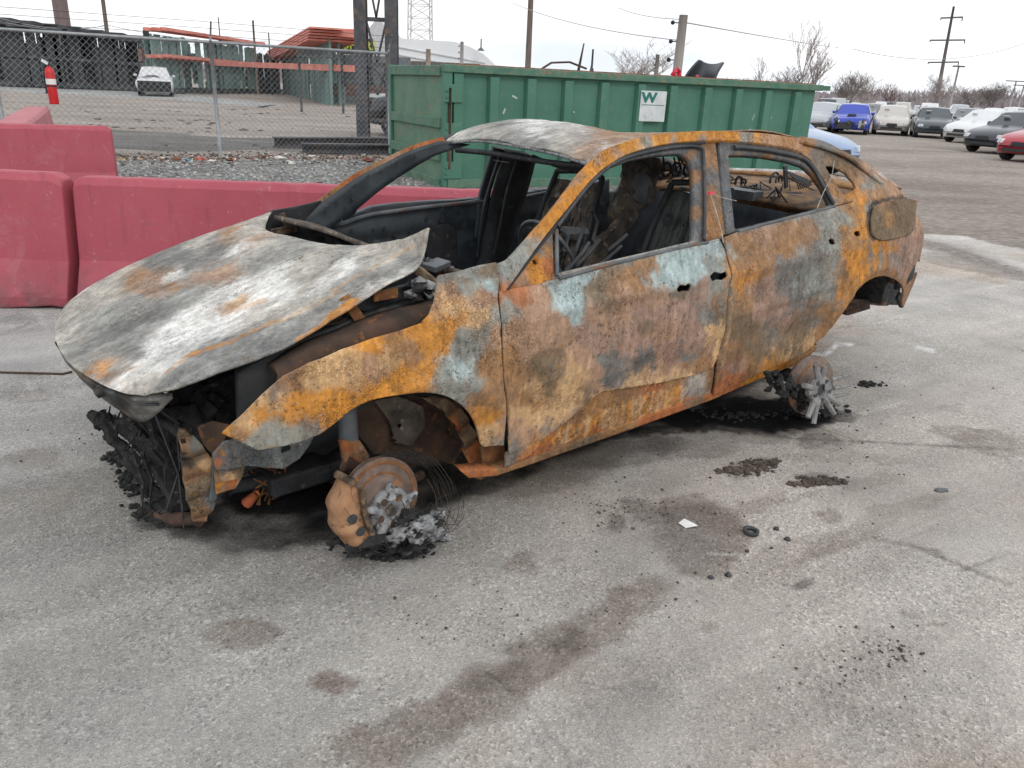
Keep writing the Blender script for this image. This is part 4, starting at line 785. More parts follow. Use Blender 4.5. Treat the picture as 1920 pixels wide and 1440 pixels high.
def car(kind, px, py, heading, col, lab, wreck=False, z=0, front=True, loc=None, plate=False, sc=1.0, mats=None, low=False):
    P = PR[kind]; L, W, H = P['L'], P['W']/2, P['H']; q = loc if loc is not None else atz(px, py)
    T = empty('parked_car', (q[0], q[1], 0), heading, lab, 'car', 'cars parked in the lot'); T.scale = (sc,)*3
    # local: +x = rear, nose at x=0 ; y lateral
    st = P['st']; us = np.array([s[0] for s in st]); zb = np.array([s[1] for s in st]); zt = np.array([s[2] for s in st])
    xs = np.unique(np.r_[0, .008, .02, np.linspace(.04, .96, 34), .975, .99, 1]); V = []; F = []; K = 15
    wr = [.16, .82]; rw = .33 if kind == 'sedan' else .37
    for x in xs:
        b_, t_ = np.interp(x, us, zb), np.interp(x, us, zt); e = min(x, 1-x); w = W*(1-.28*max(0, 1-e/.10)**2.2); xx = x*L
        arch = 0
        for c_ in wr:
            dxx = (x-c_)*L; rr_ = rw+.06
            if abs(dxx) < rr_: arch = max(arch, math.sqrt(rr_**2-dxx**2)+rw)
        b2 = max(b_, arch) if arch else b_
        b2 = min(b2, t_-.12)
        prof = [(w*.80, b2-.0), (w*.95, b2+.0), (w*.99, max(b2+.01, b_+.18)), (w, max(b2+.02, (b_+t_)/2)), (w*.985, max(b2+.03, t_-.14)), (w*.93, t_-.03), (w*.80, t_), (0, t_+.035)]
        ring = [(xx, -y, zz) for y, zz in prof]+[(xx, y, zz) for y, zz in prof[::-1][1:]]
        V += ring
    n = len(xs)
    for i in range(n-1):
        for j in range(K-1): F.append((i*K+j, i*K+j+1, (i+1)*K+j+1, (i+1)*K+j))
        F.append((i*K+K-1, i*K, (i+1)*K, (i+1)*K+K-1))
    F.append(tuple(range(K))[::-1]); F.append(tuple(range((n-1)*K, n*K)))
    if wreck:
        rn = random.Random(lab); V = [(x+(.10*mnoise.noise((x*2, y*3, z_*3+wreck)) if x < 1.3 else 0), y+(.08*mnoise.noise((x*3, y*3, z_*3+5)) if x < 1.3 else 0), z_+(.10*mnoise.noise((x*2.4, y*2.4, wreck)) if x < 1.4 and z_ > .6 else 0)) for x, y, z_ in V]
    mesh_obj('body', V, F, col, T, True)
    mb = MB(); mb.box((L*.5, 0, .40 if kind != 'pickup' else .5), (L*.86, W*1.5, .36)); mb.build('underbody', trimb, T)
    # cabin: painted shell, glass proud
    c0, c1, c2, c3 = [c*L for c in P['cab']]; f = lambda x: float(np.interp(x/L, us, zt))
    wb, wt = W*.90, W*.70; z0a, z0b = f(c0)-.02, f(c3)-.02; ht = H-.02
    pts = [(c0, z0a), (c1, ht-.03), ((c1+c2)/2, ht+.02), (c2, ht-.03), (c3, z0b)]
    mb = MB(); Vv = []
    for (x, zz), wd in zip(pts, (wb, wt, wt, wt, wb)): Vv += [(x, -wd, zz), (x, 0, zz+(.03 if wd == wt else .02)), (x, wd, zz)]
    xm0, xm1 = c1, c2; Vv += [(xm0, -wb, f(xm0)-.03), (xm0, wb, f(xm0)-.03), (xm1, -wb, f(xm1)-.03), (xm1, wb, f(xm1)-.03), ((c1+c2)/2, -wb, f(xm0)), ((c1+c2)/2, wb, f(xm0))]
    Ff = [(0, 1, 4, 3), (1, 2, 5, 4), (3, 4, 7, 6), (4, 5, 8, 7), (6, 7, 10, 9), (7, 8, 11, 10), (9, 10, 13, 12), (10, 11, 14, 13), (0, 3, 15), (3, 6, 19, 15), (6, 9, 17, 19), (9, 12, 17), (2, 16, 5), (5, 16, 20, 8), (8, 20, 18, 11), (11, 18, 14)]
    mesh_obj('cabin', Vv, Ff, col, T, False)
    def quad(name, a, b, c_, d, m, off): 
        a, b, c_, d = map(Vector, (a, b, c_, d)); ctr = (a+b+c_+d)/4; nrm = (b-a).cross(d-a).normalized()*off
        mesh_obj(name, [p+(ctr-p)*.0+nrm for p in (a, b, c_, d)], [(0, 1, 2, 3)], m, T)
    lerp = lambda a, b, t: tuple(a[i]+(b[i]-a[i])*t for i in range(3))
    A, B, Cc, D = (c0, -wb, z0a), (c0, wb, z0a), (c1, wt, ht-.03), (c1, -wt, ht-.03)
    for name, (A, B, Cc, D) in (('windshield', ((c0, -wb, z0a), (c0, wb, z0a), (c1, wt, ht-.03), (c1, -wt, ht-.03))), ('rear_window', ((c3, wb, z0b), (c3, -wb, z0b), (c2, -wt, ht-.03), (c2, wt, ht-.03)))):
        k = .07; Am, Dm, Bm_, Cm = lerp(A, B, k), lerp(D, Cc, k), lerp(B, A, k), lerp(Cc, D, k)
        a1, b1, d1, c1_ = lerp(Am, Dm, .06), lerp(Bm_, Cm, .06), lerp(Am, Dm, .93), lerp(Bm_, Cm, .93)
        mid0 = lerp(a1, b1, .5); mid1 = lerp(d1, c1_, .5); nn_ = (Vector(b1)-Vector(a1)).cross(Vector(d1)-Vector(a1)).normalized()
        o1 = nn_*.012; o2 = nn_*.03
        mesh_obj(name, [Vector(a1)+o1, Vector(mid0)+o2, Vector(b1)+o1, Vector(c1_)+o1, Vector(mid1)+o2, Vector(d1)+o1], [(0, 1, 4, 5), (1, 2, 3, 4)], glass, T, True)
    for s in (-1, 1):
        xm = (c1+c2)/2; fb = lambda x: f(x)+.03
        y_at = lambda zz, zb_: s*(wb+(wt-wb)*(zz-zb_)/(ht-zb_)+.012)
        for xa0, xb0, xa1, xb1 in ((c0+.22, c1+.10, xm-.03, xm-.03), (xm+.03, xm+.03, c3-.30, c2-.08)):
            zb_ = fb(xa0); vv = [(xa0, y_at(zb_, zb_), zb_+.02), (xa1, y_at(zb_, zb_), fb(xa1)+.01), (xb1, y_at(ht-.09, zb_), ht-.09), (xb0, y_at(ht-.09, zb_), ht-.09)]
            mesh_obj('side_window', vv, [(0, 1, 2, 3)], glass, T)
    for c_ in wr:
        for s in (-1, 1):
            ctr = (c_*L, s*(W-.13), rw); w = MB(); w.lathe([(-.1, rw*.6), (-.1, rw*.96), (-.08, rw), (.08, rw), (.1, rw*.96), (.1, rw*.66)], ctr, (0, s, 0), 28); tw_ = w.build('wheel', tyre, T, True)
            rm = MB(); rm.lathe([(.085, rw*.66), (.095, rw*.62), (.03, rw*.58), (.02, .001)], ctr, (0, s, 0), 24)
            rm.build('rim_barrel', trimb, tw_, True); rm = MB()
            for k in range(10):
                a = k*math.pi/5+.2*(k % 2); rm.bar((ctr[0], ctr[1]+s*.09, ctr[2]), (ctr[0]+math.cos(a)*rw*.62, ctr[1]+s*.09, ctr[2]+math.sin(a)*rw*.62), .035, .02, (0, 1, 0))
            rm.lathe([(.10, .04), (.105, .001)], ctr, (0, s, 0), 12); rm.lathe([(.075, rw*.60), (.10, rw*.63), (.095, rw*.66)], ctr, (0, s, 0), 24); rm.build('rim', rimm, tw_)
    # face
    zt0 = zt[0]; zb0 = zb[0]
    if front:
        mb = MB(); mb.box((-.006, 0, zt0-.05), (.03, W*.62, .13), taper=.8); mb.build('grille', trimb, T)
        mb = MB(); mb.box((.0, 0, zb0+.05), (.05, W*1.15, .10)); mb.build('lower_intake', trimb, T)
        for s in (-1, 1):
            mb = MB(); xh = .035*L; mb.box((.10, s*W*.70, zt0+.02), (.20, W*.30, .13), M=Matrix.Rotation(-s*.45, 3, 'Z'), taper=.75); mb.build('headlight', lampm, T, bevel=.02)
        if plate: MB().box((-.03, 0, zb0+.13), (.02, .34, .10)).build('number_plate', M['black'], T)
    for s in (-1, 1):
        mb = MB(); mb.blob((c0+.42, s*(W+.06), f(c0)+.06), .10, 1, 2, .05, (.6, 1, .7)); mb.build('mirror', col, T, True)
    sk = MB()
    if not wreck and not low:
        sk.box((c0+.55*(c1-c0), .35*W, (z0a+ht)/2+.06), (.02, .24, .16), M=Matrix.Rotation(-math.atan2(c1-c0, ht-z0a)*1.0, 3, 'Y')); sk.build('windshield_sticker', whitep, T)
    return T
white = paint('white_car', (.72, .73, .74)); silver = paint('silver_car', (.42, .45, .47)); beige = paint('beige_car', (.52, .49, .45)); dgrey = paint('dark_grey_car', (.055, .068, .08)); navy = paint('navy_car', (.028, .032, .045)); redc = paint('red_car', (.42, .02, .035)); bluec = paint('blue_car', (.012, .045, .42)); lblue = paint('light_blue_car', (.20, .30, .50)); greyc = paint('grey_car', (.17, .18, .19)); black_c = paint('black_car', (.02, .022, .026))
TOW = lambda a: R(a)
# heading: rotation of the car's +x (rearward) axis; 90 = nose toward the camera
car('sedan', 1590, 252, TOW(66), bluec, 'bright blue wrecked car with a hood scoop and torn front', wreck=3)
bw_ = bpy.data.objects['parked_car']; MB().box((.75, 0, .93), (.35, .45, .10), taper=.7).build('hood_scoop', trimb, bw_)
mb = MB(); mb.box((-.02, .25, .42), (.25, .75, .30), taper=.8)
for k in range(14): mb.blob((random.uniform(-.12, .1), random.uniform(-.7, .8), random.uniform(.25, .7)), random.uniform(.05, .14), k, 1, .7)
mb.build('torn_front', trimb, bw_); MB().box((.0, -.55, .5), (.12, .3, .35)).build('broken_lamp', M['ashpale'], bw_)
car('sedan', 1668, 254, TOW(68), beige, 'beige white sedan facing the camera in the middle of the front row', plate=True)
car('sedan', 1748, 260, TOW(68), dgrey, 'dark grey sedan facing the camera, right of the beige white one')
car('sedan', 1792, 268, TOW(33), white, 'white sedan pointing left at the start of the right hand row')
car('sedan', 1834, 287, TOW(27), navy, 'dark navy sedan with silver alloy wheels in front of the white one at the right')
car('sedan', 1902, 304, TOW(27), redc, 'red car cut off by the right edge of the picture')
car('sedan', 1522, 246, TOW(58), silver, 'silver car partly hidden by the container end, left of the blue wreck', wreck=6)
car('suv', 1545, 226, TOW(70), dgrey, 'dark car between the silver one and the blue wreck, one row back')
car('suv', 1566, 219, TOW(68), silver, 'silver suv whose roof stands highest behind the blue wreck', sc=1.08)
car('sedan', 1618, 224, TOW(66), black_c, 'black car behind and right of the blue wreck')
car('sedan', 1640, 228, TOW(70), greyc, 'grey hatchback squeezed between the blue wreck and the beige white sedan')
car('suv', 1648, 216, TOW(68), white, 'white suv roof seen far behind the grey hatchback')
car('suv', 1688, 226, TOW(66), beige, 'beige suv directly behind the beige white sedan')
car('suv', 1738, 232, TOW(66), white, 'white suv directly behind the dark grey sedan')
car('sedan', 1722, 224, TOW(66), silver, 'silver car left of the white suv in the second row')
car('suv', 1798, 232, TOW(67), silver, 'silver van between the dark grey sedan and the white sedan, second row')
car('sedan', 1806, 246, TOW(62), greyc, 'mid grey sedan just right of the dark grey one')
car('sedan', 1845, 238, TOW(50), white, 'white pickup sized car behind the white sedan at the right', sc=1.05)
car('suv', 1877, 232, TOW(40), white, 'white suv near the right edge, left of the cream one')
car('suv', 1915, 236, TOW(36), beige, 'cream suv at the right edge above the navy sedan')
car('sedan', 1880, 250, TOW(33), silver, 'silver car directly behind the white sedan pointing left')
car('sedan', 1765, 217, TOW(70), black_c, 'black car roof far behind the white suv')
car('sedan', 1830, 221, TOW(60), beige, 'cream car roof far back right of the silver van')
car('sedan', 1602, 214, TOW(68), white, 'white car roof farthest back above the blue wreck')
for k_, (kd_, X_, Y_, hd_, cl_, lb_) in enumerate([('suv', 1580, 211, 68, silver, 'silver van roof far back, left of the farthest white roof'), ('sedan', 1552, 214, 66, black_c, 'black car far back beside the container end'), ('suv', 1662, 212, 66, dgrey, 'dark suv far back above the white suv roof'), ('sedan', 1735, 213, 68, silver, 'silver car far back under the tall line pole'), ('suv', 1755, 212, 66, greyc, 'grey suv far back right of the tall line pole'), ('sedan', 1785, 216, 64, white, 'white car far back below the thin pale light pole'), ('suv', 1815, 217, 60, dgrey, 'dark suv far back above the silver van'), ('sedan', 1855, 220, 55, silver, 'silver car far back above the pickup sized white car'), ('suv', 1895, 220, 50, white, 'white van far back near the right edge'), ('sedan', 1640, 213, 68, redc, 'dull red car far back between two white roofs')]): car(kd_, X_, Y_, TOW(hd_), cl_, lb_)
car('sedan', 1702, 213, TOW(70), greyc, 'grey car roof far back above the beige suv')
# light blue car just beyond the container
n_ = (6.80, 17.3, 0); car('sedan', 0, 0, R(128), lblue, 'light blue car parked behind the far end of the green container', loc=n_, low=True)
# white wreck in the yard and pickup behind the gantry
n_ = atz(292, 181); car('sedan', 0, 0, R(112), paint('white_wreck', (.62, .63, .64), .5), 'white crash damaged car facing the fence in front of the racks', wreck=9, loc=n_, sc=1.25)
w_ = [o for o in bpy.data.objects if o.name.startswith('parked_car')][-1]
MB().box((.9, .1, 1.0), (.5, .8, .10), taper=.5).build('crumpled_bonnet', M['steel'], w_); MB().box((-.05, 0, .50), (.35, 1.6, .52)).build('broken_front', M['black'], w_); MB().box((0, -.1, .22), (.3, 1.3, .08)).build('broken_front', M['ashpale'], w_)
n_ = atz(772, 262); T = car('pickup', 0, 0, R(40), black_c, 'dark pickup with a white hood seen between gantry and container', loc=n_)
T.rotation_euler = (0, 0, R(-8)); T.location = (aty(700, 200, 25.5)[0], 25.5, 0)
MB().box((.8, 0, 1.14), (1.3, 1.6, .10)).build('hood_panel', white, T)
for s in (-1, 1): MB().box((.06, s*.8, .95), (.1, .22, .22)).build('turn_lamp', plain('amber', (.8, .22, .03)), T)
# ================================================================== the burnt car
# local frame: x rearward from the front axle, s toward the camera side, z up; stored as (x, -s, z)
CP, CYAW, CPIT = np.array([-.867, 3.061, -.060]), .687, .023
cy_, sy_c, cp_, sp_ = math.cos(CYAW), math.sin(CYAW), math.cos(CPIT), math.sin(CPIT)
CM = np.array([[cy_, -sy_c, 0], [sy_c, cy_, 0], [0, 0, 1]]) @ np.array([[cp_, 0, -sp_], [0, 1, 0], [sp_, 0, cp_]])
CAR = empty('burnt_car', (0, 0, 0), 0, 'burnt out rusty car shell without wheels or glass, standing in front of the red barriers', 'burnt car')
CAR.matrix_world = Matrix([[*CM[0], CP[0]], [*CM[1], CP[1]], [*CM[2], CP[2]], [0, 0, 0, 1]])
def to_world(P): P = np.atleast_2d(P); return (np.c_[P[:, 0], -P[:, 1], P[:, 2]] @ CM.T)+CP      # P in (x,s,z)
def lray(px, py):
    o = CM.T @ (CAMP-CP); d = CM.T @ ray(px, py); return o*[1, -1, 1], d*[1, -1, 1]
def on_plane(px, py, ax, v):
    o, d = lray(px, py); return o+d*(v-o[ax])/d[ax]
S_ = lambda px, py, s: on_plane(px, py, 1, s)
def side_s(x, z):
    s = np.interp(z, [0, .25, .35, .6, .85, .98, 1.42, 1.6], [.84, .88, .90, .93, .915, .86, .58, .47])
    x = np.asarray(x, float)
    s = s-.30*np.clip((-.2-x)/.7, 0, 2)**2-.13*np.clip((x-3.1)/.7, 0, 2)**2
    return s
def side_lift(px, py):
    o, d = lray(px, py); a, b = .8, 8.0; ts = np.linspace(a, b, 500); P = o+d*ts[:, None]; v = P[:, 1]-side_s(P[:, 0], P[:, 2])
    k = np.where(v[:-1]*v[1:] < 0)[0]
    if len(k) == 0: raise ValueError((px, py))
    a, b = ts[k[0]], ts[k[0]+1]
    for _ in range(30):
        m = (a+b)/2; p = o+d*m
        if (p[1]-side_s(p[0], p[2]))*(v[k[0]]) > 0: a = m
        else: b = m
    return o+d*a
def SL(pts): return np.array([side_lift(*p)[[0, 2]] for p in pts])

# --- colour classes
CLS = {'O': (176, 116, 36), 'o': (136, 100, 64), 'R': (148, 88, 50), 'B': (122, 92, 66), 'P': (149, 119, 97), 'M': (136, 111, 98), 'T': (184, 150, 110), 'G': (118, 124, 120), 'L': (148, 166, 167), 'D': (98, 84, 66), 'N': (84, 89, 92),
       'K': (30, 32, 35), 'W': (200, 199, 195), 'A': (158, 153, 144), 'C': (128, 128, 124), 'E': (96, 98, 97)}
def cls_alb(k, gain): return np.minimum(np.array(lin(CLS[k]))*gain, .75)
def pix(Pw): q = Pw-CAMP; z = q @ _fw; return CX+FPX*(q @ _r)/z, CY-FPX*(q @ _u)/z
def paint_mesh(me, Pl, ctrl, gain=1.15, warp=16, soft=5, aniso=None, seed=0, lines=(), fleck=1.0):
    """nearest colour class by distorted distance; Pl in (x,s,z)"""
    px, py = pix(to_world(Pl)); Q = Pl*1.0
    w1 = fbm(Q*7, seed, 5, .62); w2 = fbm(Q*7+40, seed+3, 5, .62); w3 = fbm(Q*38, seed+5, 3, .6); w4 = fbm(Q*38+9, seed+6, 3, .6)
    ax, ay = px+w1*warp*2.2+w3*warp*.55, py+w2*warp*2.2+w4*warp*.55
    C = np.array([[c[0], c[1]] for c in ctrl], float); K = np.array([cls_alb(c[2], gain) for c in ctrl]); Wt = np.array([c[3] if len(c) > 3 else 1. for c in ctrl])
    out = np.zeros((len(px), 3)); kinds = sorted(set(c[2] for c in ctrl)); kidx = np.array([kinds.index(c[2]) for c in ctrl]); A_ = warp*fleck
    st = Q*np.array([1.0, 1, .55]) if not aniso else Q*np.array([.45, 1.2, 1])
    NK = np.stack([A_*1.15*fbm(st*13+i*7.3, seed+i, 4, .6)+A_*.95*fbm(st*42+i*3.1, seed+i+9, 3, .7) for i in range(len(kinds))], 1)
    for a in range(0, len(px), 8000):
        X, Y = ax[a:a+8000, None]-C[:, 0], ay[a:a+8000, None]-C[:, 1]
        if aniso:
            ca, sa, k = math.cos(R(aniso[0])), math.sin(R(aniso[0])), aniso[1]; X, Y = (X*ca+Y*sa)/k, (-X*sa+Y*ca)*1.0
        d = np.sqrt(X*X+Y*Y)/Wt+NK[a:a+8000][:, kidx]; dm = d.min(1, keepdims=True); w = np.exp(-(d-dm)/soft); w /= w.sum(1, keepdims=True); w2_ = np.exp(-(np.hypot(X, Y)/Wt-dm)/40); w2_ /= w2_.sum(1, keepdims=True); out[a:a+8000] = .80*(w @ K)+.20*(w2_ @ K)
    for pts, wd, k, st in lines:
        col = cls_alb(k, gain); dist = np.full(len(px), 1e9)
        for (x0, y0), (x1, y1) in zip(pts[:-1], pts[1:]):
            dx, dy = x1-x0, y1-y0; t = np.clip(((px-x0)*dx+(py-y0)*dy)/(dx*dx+dy*dy), 0, 1); dist = np.minimum(dist, np.hypot(px+w3*5-x0-t*dx, py+w4*5-y0-t*dy))
        w = (np.clip(1.5-dist/wd, 0, 1)*st*(.75+.5*w1))[:, None]; w = np.clip(w, 0, 1); out = out*(1-w)+col*w
    w5 = fbm(Q*np.array([60, 60, 22]), seed+8, 3, .7); out *= (1+.22*w2+.16*w3+.16*w5)[:, None]
    ca = me.color_attributes.new('Col', 'FLOAT_COLOR', 'POINT'); ca.data.foreach_set('color', np.c_[np.clip(out, .003, .8), np.ones(len(out))].astype(np.float32).ravel())

def inpoly(X, Y, poly):
    ins = np.zeros(len(X), bool); n = len(poly)
    for i in range(n):
        x0, y0 = poly[i]; x1, y1 = poly[(i+1) % n]
        c = ((y0 > Y) != (y1 > Y)) & (X < (x1-x0)*(Y-y0)/((y1-y0) if y1 != y0 else 1e-12)+x0); ins ^= c
    return ins
def nearest(X, Y, poly):
    best = np.full(len(X), 1e9); bx = X.copy(); by = Y.copy(); n = len(poly)
    for i in range(n):
        x0, y0 = poly[i]; x1, y1 = poly[(i+1) % n]; dx, dy = x1-x0, y1-y0; L2 = dx*dx+dy*dy+1e-15
        t = np.clip(((X-x0)*dx+(Y-y0)*dy)/L2, 0, 1); qx, qy = x0+t*dx, y0+t*dy; d = np.hypot(X-qx, Y-qy); m = d < best; best[m] = d[m]; bx[m] = qx[m]; by[m] = qy[m]
    return bx, by
def grid_fill(outer, holes, h):
    lo, hi = outer.min(0)-h, outer.max(0)+h; xs = np.arange(lo[0], hi[0]+h, h); ys = np.arange(lo[1], hi[1]+h, h); X, Y = np.meshgrid(xs, ys); sh = X.shape; X = X.ravel(); Y = Y.ravel()
    ins = inpoly(X, Y, outer)
    for H in holes: ins &= ~inpoly(X, Y, H)
    I = np.arange(X.size).reshape(sh); F = np.c_[I[:-1, :-1].ravel(), I[:-1, 1:].ravel(), I[1:, 1:].ravel(), I[1:, :-1].ravel()]
    F = F[ins[F].sum(1) >= 1]; used = np.unique(F); mp_ = -np.ones(X.size, int); mp_[used] = np.arange(len(used)); X, Y, ins = X[used], Y[used], ins[used]; F = mp_[F]
    o = ~ins
    if o.any():
        bx, by = nearest(X[o], Y[o], outer); bd = np.hypot(bx-X[o], by-Y[o])
        for H in holes: hx, hy_ = nearest(X[o], Y[o], H); d = np.hypot(hx-X[o], hy_-Y[o]); m = d < bd; bx[m] = hx[m]; by[m] = hy_[m]; bd[m] = d[m]
        X[o] = bx; Y[o] = by
    return X, Y, F
def smooth_line(P, k=6):
    """Catmull-Rom through px points (open)"""
    P = [np.array(p, float) for p in P]; out = []
    for i in range(len(P)-1):
        p0, p1, p2, p3 = P[max(i-1, 0)], P[i], P[i+1], P[min(i+2, len(P)-1)]
        for t in np.linspace(0, 1, k, endpoint=False): out.append(tuple(.5*((2*p1)+(-p0+p2)*t+(2*p0-5*p1+4*p2-p3)*t*t+(-p0+3*p1-3*p2+p3)*t**3)))
    out.append(tuple(P[-1])); return out
def local_mesh(name, Pl, F, mat, parent=CAR, th=.012, smooth=True, off=-1):
    """Pl in (x,s,z)"""
    me = bpy.data.meshes.new(name); me.from_pydata(np.c_[Pl[:, 0], -Pl[:, 1], Pl[:, 2]].tolist(), [], F.tolist() if hasattr(F, 'tolist') else F); me.update(); me.materials.append(mat)
    if smooth: me.polygons.foreach_set('use_smooth', [True]*len(me.polygons))
    o = bpy.data.objects.new(name, me); COL.objects.link(o); o.parent = parent
    if th: s = o.modifiers.new('s', 'SOLIDIFY'); s.thickness = th; s.offset = off
    return o
BUMPS = []      # (px-line on side, width m, height m) creases pressed into the side
def side_relief(x, z, seed=0):
    P = np.c_[x, z, np.zeros_like(x)+seed]
    r = .006*fbm(P*3.2, 2, 4)+.0022*fbm(P*14, 5, 3)
    r += .010*np.exp(-((z-(.845+.012*x))/.035)**2)*((x > .35) & (x < 3.2))          # shoulder crease through the handles
    r -= .014*np.exp(-((z-(.47+.03*x))/.09)**2)*((x > .42) & (x < 2.5))              # scalloped lower doors
    r += .007*np.exp(-((z-(.66+.03*(x-1.6)))/.02)**2)*((x > 1.62) & (x < 2.5))
    fl = lambda cx, cz, rad: .018*np.exp(-((np.hypot(x-cx, z-cz)-rad)/.035)**2)*(z > cz)
    r += fl(.02, .34, .37)+fl(2.88, .36, .36)
    return r
def side_panel(name, px_outer, px_holes, ctrl, off=0., h=.008, th=.012, mat=None, parent=CAR, relief=1., extra=None, seed=0, soft=5, warp=16, lines=(), gain=1.12):
    O = SL(px_outer); Hs = [SL(H) for H in px_holes]; X, Z, F = grid_fill(O, Hs, h); s = side_s(X, Z)+off+relief*side_relief(X, Z, seed)
    if extra is not None: s = s+extra(X, Z)
    P = np.c_[X, s, Z]; o = local_mesh(name, P, F, mat or M['panel'], parent, th)
    paint_mesh(o.data, P, ctrl, gain, warp, soft, None, seed, lines); o['_o'] = 0; del o['_o']; return o, O, Hs

